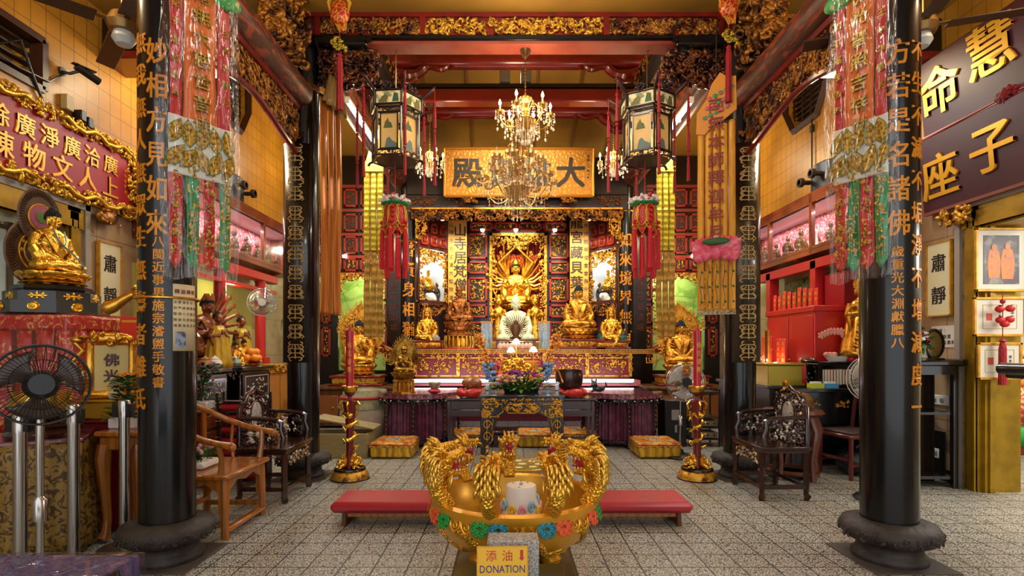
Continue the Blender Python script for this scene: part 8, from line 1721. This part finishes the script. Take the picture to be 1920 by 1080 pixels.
q = MB(); q.grid(lambda u, v: ((u-.5)*1.22, (v-.5)*1.1, .758+.006*noise.noise((u*9, v*9, 0))), 40, 30); q.grid(lambda u, v: (.61+.03*v*noise.noise((u*12, v*2, 0))+.02*v, (u-.5)*1.1, .758-.22*v), 40, 6); q.grid(lambda u, v: ((u-.5)*1.22, .55+.03*v*noise.noise((u*12, v*2, 4)), .758-.22*v), 40, 6); obj('plastic_sheet', q, plastic('sheet_plastic', 'f4f4ff', .1, 5, .3), t_)
# ---- right aisle
REDC = mat('bright_red_cabinet', 'b81a1a', .4, 0, coat=.2); REDD = mat('darker_red_panel', '9a1418', .45)  # panel is one even red, darker than the cabinet
t_ = thing('red_cabinet', 'big plain red cabinet under the right wall case', 'cabinet', (0, 0, 0)); q = MB(); q.bx(3.7, XR-.01, 6.43, 7.6, .02, 1.86, .008); obj('body', q, REDC, t_); q = MB(); q.bx(3.68, XR-.01, 6.41, 7.62, 1.8, 1.87, .006); obj('cornice', q, REDC, t_)
for k in range(2): q = MB(); q.bx(3.69, 3.7, 6.46+.57*k, 7.0+.57*k, .1, 1.76, .003); d_ = obj('door', q, REDC, t_); q = MB(); q.ell((3.685, 6.98+.06*k, 1.2), .014); obj('knob', q, GOLDP, d_)
t_ = thing('red_wall_panel', 'upper dark red panelling behind the red cabinet, with window frames', 'panelling', (0, 0, 0)); q = MB(); q.bx(4.1, XR-.01, 6.5, 6.9, 1.88, 2.3, .006); obj('panel', q, REDD, t_); q = MB()
for y in (5.95, 7.0, 8.2): q.bx(4.0, 4.14, y-.06, y+.06, 1.88, 2.5)
q.bx(4.0, 4.14, 5.9, 8.6, 2.4, 2.52); obj('red_frame', q, REDP, t_); q = MB(); q.bx(XR-.04, XR-.02, 6.95, 8.5, 1.9, 2.4); obj('green_pane', q, mat('leafy_pane', '7a8a4a', .2, 0, coat=.5, var=('noise', 6, .45, .6, '2f3a1c')), t_)
TABR = mat('tablet_red', 'd8301c', .5, 0, var=('noise', 20, .6, .66, 'e87838'))
q = MB(); q.box((0, 0, .12), (.012, .07, .24), .003); tb = obj('body', q, TABR); tb0 = thing('paper_tablet', '', 'tablet', (3.76, 6.5, 1.872)); tb.parent = tb0; q = MB(); q.text('福壽', T(-.007, 0, .13) @ RWM, .05, .002, .01, True, 1.5); obj('lettering', q, mat('tablet_gold', 'e8a03a', .4, .2), tb0)
words = ('first', 'second', 'third', 'fourth', 'fifth', 'sixth', 'seventh', 'eighth', 'ninth')
for i in range(9):
    y = 6.5+.125*i; l_ = '%s red paper tablet from the near end on top of the red cabinet' % words[i]
    if i == 0: tb0['label'] = l_; tb0['group'] = 'red paper tablets on the red cabinet'; tb0.scale = (1, 1, .9)
    else: dup(tb0, (3.76, y, 1.872), 0, l_, None, (1, 1.1, .85+.3*((i*37) % 7)/7))
# black long altar table and desk with objects
t_ = thing('black_altar_shelf', 'long black altar shelf with everted ends beside the red cabinet', 'table', (0, 0, 0)); q = MB(); q.bx(3.54, 4.42, 6.09, 6.39, 1.16, 1.2, .008); q.bx(3.58, 4.4, 6.11, 6.36, .9, .93, .004); q.bx(3.58, 4.4, 6.34, 6.36, .1, 1.16); obj('shelf_boards', q, BLACK, t_)
for x in (3.58, 4.36):
    for y in (6.13, 6.33): q = MB(); q.bx(x-.025, x+.025, y-.025, y+.025, 0, 1.16); obj('leg', q, BLACK, t_)
q = MB(); q.scroll(.2, .3, 20, T(3.56, 6.24, 1.0) @ RWM, 4, .012, .02); q.box((3.52, 6.24, 1.21), (.05, .3, .06), .02); obj('everted_end', q, BLACK, t_)
t_ = thing('black_desk', 'low black lacquered desk with gilt flowers behind the red-brown chair', 'desk', (0, 0, 0)); q = MB(); q.bx(3.15, 4.3, 5.93, 6.07, .86, .9, .006); q.bx(3.2, 4.25, 6.0, 6.05, .05, .86); obj('desk_body', q, BLACK, t_)
for x in (3.2, 4.25): q = MB(); q.bx(x-.03, x+.03, 5.95, 6.0, 0, .86); obj('leg', q, BLACK, t_)
q = MB()
for x in (3.45, 3.75): q.scroll(.16, .07, 16, T(x, 5.995, .72) @ FRONT, int(x*9), .007, .008, None, .02)
obj('gilt_flowers', q, GOLDP, t_)
bkm = [mat('book_red', '9a4a3a', .6), mat('book_tan', 'b8946a', .6), mat('book_pale', 'cdbfa8', .6), mat('book_rust', 'a86a4a', .6)]
kinds = ('dark red', 'tan', 'pale', 'rust-brown')
for i in range(10):
    q = MB(); q.box((0, 0, .09), (.028, .13, .18-.01*(i % 3)), .002); o = obj('cover', q, bkm[i % 4]); t_ = thing('book', '%s spine, place %s from the aisle end in the book row on black shelf' % (kinds[i % 4], words[i] if i < 9 else 'last'), 'book', (3.62+.034*i, 6.19, .932), 0, 'books in the black altar shelf'); o.parent = t_; q = MB(); q.box((0, -.002, .09), (.02, .128, .165)); obj('pages', q, mat('paper_pages', 'e0d8c0', .7), t_)
for c_, x, lab in (('c8d02a', 3.36, 'lime plastic tray on the black desk'), ('4a9ad0', 3.52, 'blue plastic tray on the black desk')):
    t_ = thing('plastic_tray', lab, 'tray', (x+.1, 5.995, .902)); q = MB(); q.box((0, 0, .008), (.14, .1, .016), .003); 
    for s in (-1, 1): q.box((s*.068, 0, .03), (.006, .1, .05)); q.box((0, s*.048, .03), (.14, .006, .05))
    obj('tray_body', q, mat('tray_'+c_, c_, .4), t_); q = MB(); q.box((0, 0, .05), (.1, .06, .05)); obj('cards', q, WHITEP, t_)
t_ = thing('orchid_pot', 'peach moth orchid in a white oval dish on the black altar shelf', 'flowers', (3.86, 6.24, 1.2)); q = MB(); q.lathe([(0, 0), (.1, 0), (.15, .06), (.14, .06), (.0, .04)], n=24, sy=.6); obj('dish', q, WHITEP, t_); q = MB(); st = [(.08, 0, .05), (.1, 0, .28), (.04, 0, .36), (-.1, 0, .36), (-.22, 0, .3)]; q.tube(st, .006, 6); obj('stem', q, mat('brown_stem'), t_); q = MB()
for i in range(10):
    t = 1.2+i*.29; k = min(3, int(t)); p = Vector(st[k]).lerp(Vector(st[k+1]), t-k)
    for j in range(5): a = j*1.257; q.ell(p+Vector((.025*math.cos(a), -.01, .025*math.sin(a)-.01)), (.022, .008, .016), 6, 4, None, R(-a, 'Y'))
for x in (-.1, -.05, -.14): q.ell((x, -.02, .08), (.04, .02, .03))
obj('peach_blossoms', q, mat('peach_petal', 'e09a8a', .5), t_); q = MB()
for i in range(9): leafblade(q, (.02, 0, .05), (math.cos(i*.8), math.sin(i*.8), .5), .11, .024)
obj('leaves', q, LEAFB, t_)
s_ = statue('tall gilt standing figure on a red base beside the right front column', 'stand', (4.1, 6.2, 1.26), .85, GOLD, -.2, 'plain', GOLD, None, None, None, False); q = MB(); q.grid(lambda u, v: ((.16+.12*v+.02*math.sin(u*40))*math.cos(2*PI*u), (.14+.1*v+.02*math.sin(u*40))*math.sin(2*PI*u), .55-.55*v), 40, 6); obj('gilt_robe', q, GOLD, s_, solid=.01)
q = MB()
for i in range(5): q.tube([(-.2+.02*i, -.2, .05+.1*i), (0, -.25, .0+.1*i), (.2, -.2, .05+.1*i)], .03, 7)
obj('cloud_swirls', q, GOLD, s_); q = MB(); q.box((4.1, 6.22, 1.23), (.34, .26, .06), .01); tag(obj('statue_plinth', q, REDP), 'low red lacquer plinth under the tall gilt standing figure', 'plinth')
# tablet row, brass box, lectern, bell on the dark counter in front of the red cabinet
t_ = thing('dark_counter', 'dark counter before the red cabinet carrying brass box and lit tablets', 'counter', (0, 0, 0)); q = MB(); q.bx(3.0, 3.47, 6.15, 7.7, .88, .92, .006); q.bx(3.03, 3.45, 6.18, 7.65, .02, .88); obj('counter_body', q, DARK, t_); q = MB(); q.bx(3.28, 3.47, 6.5, 7.65, 1.1, 1.13, .004)
for y in (6.54, 7.6): q.bx(3.3, 3.45, y-.02, y+.02, .92, 1.1)
obj('riser_shelf', q, DARK, t_)
for i, (y, hh, w_) in enumerate(((7.5, .3, .09), (7.3, .36, .12), (7.02, .38, .26), (6.72, .34, .1), (6.6, .34, .1))):
    t_ = thing('spirit_tablet', 'glowing red spirit tablet, number %s from the far end before the red cabinet' % words[i], 'tablet', (3.42, y, 1.132), 0, 'red spirit tablets before the cabinet'); q = MB(); q.box((0, 0, hh/2), (.03, w_, hh), .006); q.box((0, 0, .012), (.06, w_+.03, .024)); obj('tablet_body', q, TABR, t_); q = MB(); q.text('佛力超薦' if w_ < .2 else '蓮位', T(-.017, 0, hh*.52) @ RWM, .055 if w_ < .2 else .1, .003, .01, True, 1.25); obj('lettering', q, mat('tablet_gold'), t_)
q = MB(); gm = GOLDP
for i, y in enumerate((7.62, 7.45, 7.28, 6.85)):
    t_ = thing('framed_tablet', 'narrow dark tablet in gilt frame, number %s from the far end on the counter' % words[i], 'tablet', (3.2 if i < 3 else 3.34, y, .922 if i < 3 else 1.132), 0, 'gilt framed tablets'); hh = .42 if i < 3 else .46; q = MB(); q.box((0, 0, hh/2), (.02, .08, hh), .004); obj('panel', q, REDW, t_); q = MB()
    for s in (-1, 1): q.box((-.012, s*.045, hh/2), (.02, .014, hh)); q.box((-.012, 0, hh/2+s*(hh/2-.007)), (.02, .1, .014))
    obj('gilt_frame', q, GOLDP, t_)
for i, y in enumerate((6.62, 6.9, 7.15, 7.4)): lamp('votive_light', 'POINT', (3.32, y, 1.2), 1.6, (1, .62, .4), .02)
t_ = thing('incense_flowers', 'tiny pink flower pots before the glowing tablets', 'flowers', (3.34, 7.05, 1.132)); q = MB(); rd = random.Random(1)
for i in range(24): q.ell((rd.uniform(-.03, .03), rd.uniform(-.1, .1), .07+.04*rd.random()), .015, 6, 4)
obj('blossoms', q, mat('pale_pink_bloom'), t_); q = MB()
for y in (-.06, .06): q.lathe([(.025, 0), (.035, .05), (0, .05)], (0, y, 0), 12)
obj('pots', q, mat('copper_pot', 'a8623a', .35, .5), t_)
t_ = thing('brass_box', 'brass offering box with cornice on the dark counter', 'box', (3.23, 6.36, .922)); q = MB(); q.box((0, 0, .12), (.4, .3, .22), .006); obj('box_body', q, mat('brushed_brass', 'a08a2c', .35, .6), t_); q = MB(); q.box((0, 0, .245), (.46, .36, .03), .01); q.box((0, 0, .01), (.43, .33, .02)); obj('cornice', q, mat('brushed_brass'), t_)
t_ = thing('sutra_lectern', 'slanted wooden sutra lectern on a gilt block behind the right chair', 'lectern', (3.14, 6.8, .02)); q = MB(); q.box((0, 0, .95), (.2, .26, .1), .01); obj('gilt_block', q, mat('brushed_brass'), t_); q = MB(); q.box((0, 0, 1.09), (.26, .3, .03), .006, T(0, 0, 1.09) @ R(.5, 'X') @ T(0, 0, -1.09)); q.box((0, .02, 1.03), (.18, .2, .08)); obj('slanted_board', q, mat('lectern_brown', '6a4018', .4), t_)
t_ = thing('round_stand', 'brown round-topped stand with curved legs behind the right inlaid chair', 'table', (3.0, 5.62, 0)); q = MB(); q.lathe([(0, .66), (.28, .66), (.3, .68), (.28, .71), (0, .71)], n=32); q.lathe([(.24, .05), (.26, .07), (.24, .09), (.2, .09), (.2, .05)], n=32); obj('top', q, mat('chest_brown'), t_)
for i in range(5): a = i*2*PI/5; q = MB(); q.tube([(.22*math.cos(a), .22*math.sin(a), .66), (.29*math.cos(a), .29*math.sin(a), .5), (.24*math.cos(a), .24*math.sin(a), .2), (.26*math.cos(a), .26*math.sin(a), .0)], [.035, .035, .025, .03], 8); obj('leg', q, mat('chest_brown'), t_)
t_ = thing('brass_bell', 'small brass bell on round stand behind the right inlaid chair', 'bell', (2.9, 5.58, .712)); q = MB(); q.lathe([(.075, 0), (.065, .03), (.05, .09), (.03, .12), (.012, .13), (.02, .16), (.035, .2), (.01, .24), (0, .25)], n=20); obj('bell_body', q, GOLDB, t_); q = MB(); q.lathe([(.02, .25), (.03, .28), (.015, .31), (0, .31)], n=14); obj('handle', q, GOLD, t_)
q = MB(); q.lathe([(0, 0), (.12, .02), (.13, .1), (.09, .16), (.05, .17), (0, .17)], n=20); o = obj('wooden_fish', q, mat('lectern_brown'), None, (3.1, 5.66, .712)); tag(o, 'dark wooden fish drum on the round stand behind right chair', 'drum')
q = MB(); q.ell((0, 0, .15), (.16, .15, .15), 18, 12); q.tube([(.02, -.02, .28), (.05, -.03, .33), (.02, -.02, .3)], .02, 6); tag(obj('black_bag', q, mat('black_bag', '121214', .35, 0, bump=('voronoi', 20, .5)), None, (3.68, 5.7, .0)), 'black plastic bag on the floor under the red-brown chair', 'bag')
fan('grey pedestal fan mostly hidden behind the right front column', (X(1632, 4.7), 4.7, 0), -1.2, 0, .19, WGREY, WGREY, WGREY, 1.08)
# high black table behind the right front column with bouquet, paper notice
t_ = thing('high_altar_table', 'tall black altar table with upturned end against the right marble wall', 'table', (4.08, 5.3, 0)); q = MB(); q.box((0, 0, 1.205), (.62, .42, .05), .012); q.box((0, 0, 1.14), (.5, .34, .09)); q.tube([(-.3, -.2, 1.21), (-.3, .2, 1.21)], .035, 8); q.tube([(.3, -.2, 1.21), (.3, .2, 1.21)], .035, 8); obj('tabletop', q, EBON, t_); q = MB(); q.box((0, .1, .56), (.46, .03, 1.1)); q.box((0, 0, .72), (.48, .3, .025)); q.box((0, 0, .1), (.48, .3, .03)); obj('panels', q, EBON, t_)
for a in (-1, 1):
    for b in (-1, 1): q = MB(); q.box((a*.23, b*.15, .56), (.045, .045, 1.12)); obj('leg', q, EBON, t_)
t_ = thing('bouquet', 'mixed red, white and blue bouquet in a glass vase on the tall black table', 'flowers', (4.02, 5.2, 1.232)); q = MB(); q.lathe([(.04, 0), (.06, .03), (.045, .1), (.06, .16), (.055, .16), (.0, .1)], n=18); obj('vase', q, mat('cut_glass', 'c8c8b8', .1, 0, trans=.6), t_); q = MB(); rd = random.Random(4)
for i in range(70): a = rd.uniform(0, 6.28); leafblade(q, (.03*math.cos(a), .03*math.sin(a), .12+.06*rd.random()), (math.cos(a), math.sin(a), rd.uniform(-.6, 1)), rd.uniform(.1, .18), .02)
obj('leaves', q, LEAFB, t_)
for i in range(16): q = MB(); rose(q, (rd.uniform(-.18, .12), rd.uniform(-.1, .1), .18+.14*rd.random()), rd.uniform(.025, .038), i); obj('blossom', q, (mat('bouquet_red', '7a0f1a', .5), mat('bouquet_white', 'd8d4cc', .5), mat('bouquet_blue', '2a2a5a', .5))[i % 3], t_)
t_ = thing('oval_mirror_stand', 'small dark oval stand beside the bouquet on tall black table', 'ornament', (4.22, 5.28, 1.232)); q = MB(); q.tube([(.0+.09*math.cos(i*PI/12), 0, .16+.14*math.sin(i*PI/12)) for i in range(24)], .016, 6, closed=True); q.box((0, 0, .012), (.16, .08, .024), .005); obj('frame', q, EBON, t_); q = MB(); q.ell((0, 0, .16), (.08, .008, .13), 18, 10); obj('disc', q, mat('dim_brass', '8a7440', .3, .6), t_)
t_ = thing('paper_sign', 'white paper notice with black characters on the right marble wall', 'notice', (XR-.004, 5.42, 1.47)); q = MB(); q.box((0, 0, .002), (.34, .22, .004), 0, RWM); obj('sheet', q, mat('white_sheet', 'd8d2c8', .6), t_); q = MB()
for k, st in enumerate(('注意：　　', '不可放置　', '食物及飲料')): q.text(st, RWM @ T(.0, .06-.06*k, .005), .045, .002, .012, False, 1.15)
obj('characters', q, mat('black_ink'), t_)
# framed photographs and certificates on the gilded jamb
def framed(lab, px0, px1, py0, py1, D, art):
    p = P((px0+px1)/2, (py0+py1)/2, D); w_, h_ = (px1-px0)*D/1000, (py1-py0)*D/1000; t_ = thing('picture_frame', lab, 'picture', p)
    q = MB()
    for s in (-1, 1): q.box((s*(w_/2-.012), 0, 0), (.024, .025, h_), .004); q.box((0, 0, s*(h_/2-.012)), (w_, .025, .024), .004)
    obj('frame', q, GOLDP, t_); q = MB(); q.box((0, .004, 0), (w_-.02, .008, h_-.02)); obj('mount', q, mat('mount_cream', 'dcd6c2', .5), t_); art(t_, w_, h_); return t_
SKN = mat('photo_skin', 'c8885a', .5); ROB = mat('photo_robe', 'd8863a', .5, 0, var=('noise', 20, .45, .6, 'c87a5a'))
def photo(t_, w_, h_):
    q = MB(); q.box((-.0, -.002, 0), (w_*.68, .004, h_*.76)); obj('photograph', q, mat('photo_dark', '4a4048', .4, 0, var=('noise', 8, .5, .62, '8a8078')), t_)
    for k, (x, s) in enumerate(((-.07, 1), (.055, 1.06))):
        q = MB(); q.prism([(-.05*s, -.15*s), (.05*s, -.15*s), (.062*s, 0), (.045*s, .1*s), (.02*s, .12*s), (-.02*s, .12*s), (-.045*s, .1*s), (-.062*s, 0)], .002, T(x, -.004, -.02) @ FRONT); o = obj('robed_monk', q, ROB, t_); q = MB(); q.prism([(.024*s*math.cos(a*PI/8), .03*s*math.sin(a*PI/8)) for a in range(16)], .002, T(x, -.006, .135*s-.02) @ FRONT); q.prism([(-.02, -.01), (.02, -.01), (.02, .012), (-.02, .012)], .002, T(x, -.0065, .03) @ FRONT); obj('face_and_hands', q, SKN, o)
def cert(t_, w_, h_):
    q = MB()
    for s in (-1, 1): q.box((s*w_*.32, -.001, 0), (.004, .003, h_*.6)); q.box((0, -.001, s*h_*.3), (w_*.64, .003, .004))
    obj('printed_border', q, mat('cert_gold', 'b89a4a', .5), t_); q = MB(); q.box((-w_*.2, -.002, 0), (.05, .003, .065)); obj('red_seal', q, mat('seal_red', 'c8503a', .5), t_); q = MB(); q.text('證書', T(w_*.24, -.001, .02) @ FRONT, .03, .002, .01, True, 1.3); q.text('特頒此狀', T(0, -.001, 0) @ FRONT, .02, .002, .01, True, 1.3); obj('lettering', q, mat('cert_ink', '4a443a', .5), t_)
framed('framed colour photograph of two robed monks on the gilded doorway, topmost frame', 1828, 1926, 427, 547, 4.93, photo); framed('middle gilt framed certificate on the gilded doorway', 1825, 1924, 557, 631, 4.93, cert); framed('lowest gilt framed certificate on the gilded doorway', 1832, 1916, 642, 712, 4.93, cert)
t_ = thing('red_charm', 'red pomegranate charm with long tassel hanging over the certificates', 'ornament', P(1880, 590, 4.86)); q = MB(); q.cyl((0, 0, .2), (0, 0, -.25), .004, 6); q.ell((0, 0, .12), .022); obj('cord', q, REDT, t_)
for (x, z) in ((-.045, .05), (.05, .055), (-.04, -.05), (.045, -.045), (0, -.085)): q = MB(); q.ell((x, -.02, z), (.04, .032, .032), 12, 8); f_ = obj('pomegranate', q, mat('charm_bright_red', 'c01c1c', .5), t_); q = MB(); leafblade(q, (x*.6, -.03, z+.02), (1 if x > 0 else -1, 0, .4), .05, .014); obj('leaf', q, LEAF, f_)
q = MB(); tassel(q, (0, 0, -.22), .42, .03, 12); obj('tassel', q, REDT, t_)
# scroll-ended table at the right edge and embroidered altar cloth in the next room
t_ = thing('scroll_end_table', 'black table with scrolled end at the right edge of view', 'table', (3.62, 3.4, 0)); q = MB(); q.box((.2, 0, 1.2), (.95, .42, .05), .01); q.tube([(-.28, -.21, 1.21), (-.28, .21, 1.21)], .04, 10); q.tube([(-.24, -.2, 1.17), (-.24, .2, 1.17)], .025, 8); obj('tabletop', q, EBON, t_)
for a in (.25, .6):
    for b in (-.16, .16): q = MB(); q.box((a, b, .59), (.05, .05, 1.18)); obj('leg', q, EBON, t_)
t_ = thing('embroidered_altar_cloth', 'altar table in colourful embroidered cloth in the room beyond right doorway', 'altar', (6.5, 6.75, 0)); q = MB(); q.box((0, .3, .62), (1.2, .6, 1.22)); obj('altar_core', q, REDW, t_)
for k, (z0, z1, m) in enumerate(((1.08, 1.22, mat('cloth_pink', 'd8606a', .5, 0, var=('noise', 18, .5, .58, 'e8d8c8'))), (.98, 1.08, mat('cloth_teal', '2a8a7a', .5)), (.86, .98, mat('fringe_orange', 'e0781c', .5)), (.36, .86, mat('cloth_dragon', 'c0283a', .5, 0, var=('swirl', 9, .48, .56, 'd8b46a'), var2=('noise', 14, .6, .66, '5a9a6a'))), (.12, .36, mat('fringe_green', '1f9a3a', .5)))):
    q = MB(); q.grid(lambda u, v: ((u-.5)*1.3, -.03+.012*math.sin(u*70), z0+(z1-z0)*v), 60, 2); obj('cloth_band', q, m, t_, solid=.006)
q = MB()
for i in range(4): q.ell((-.4+.2*i, .2, 1.28), (.07, .07, .06))
obj('offerings', q, mat('offering_peach', 'e0b08a', .5), t_)
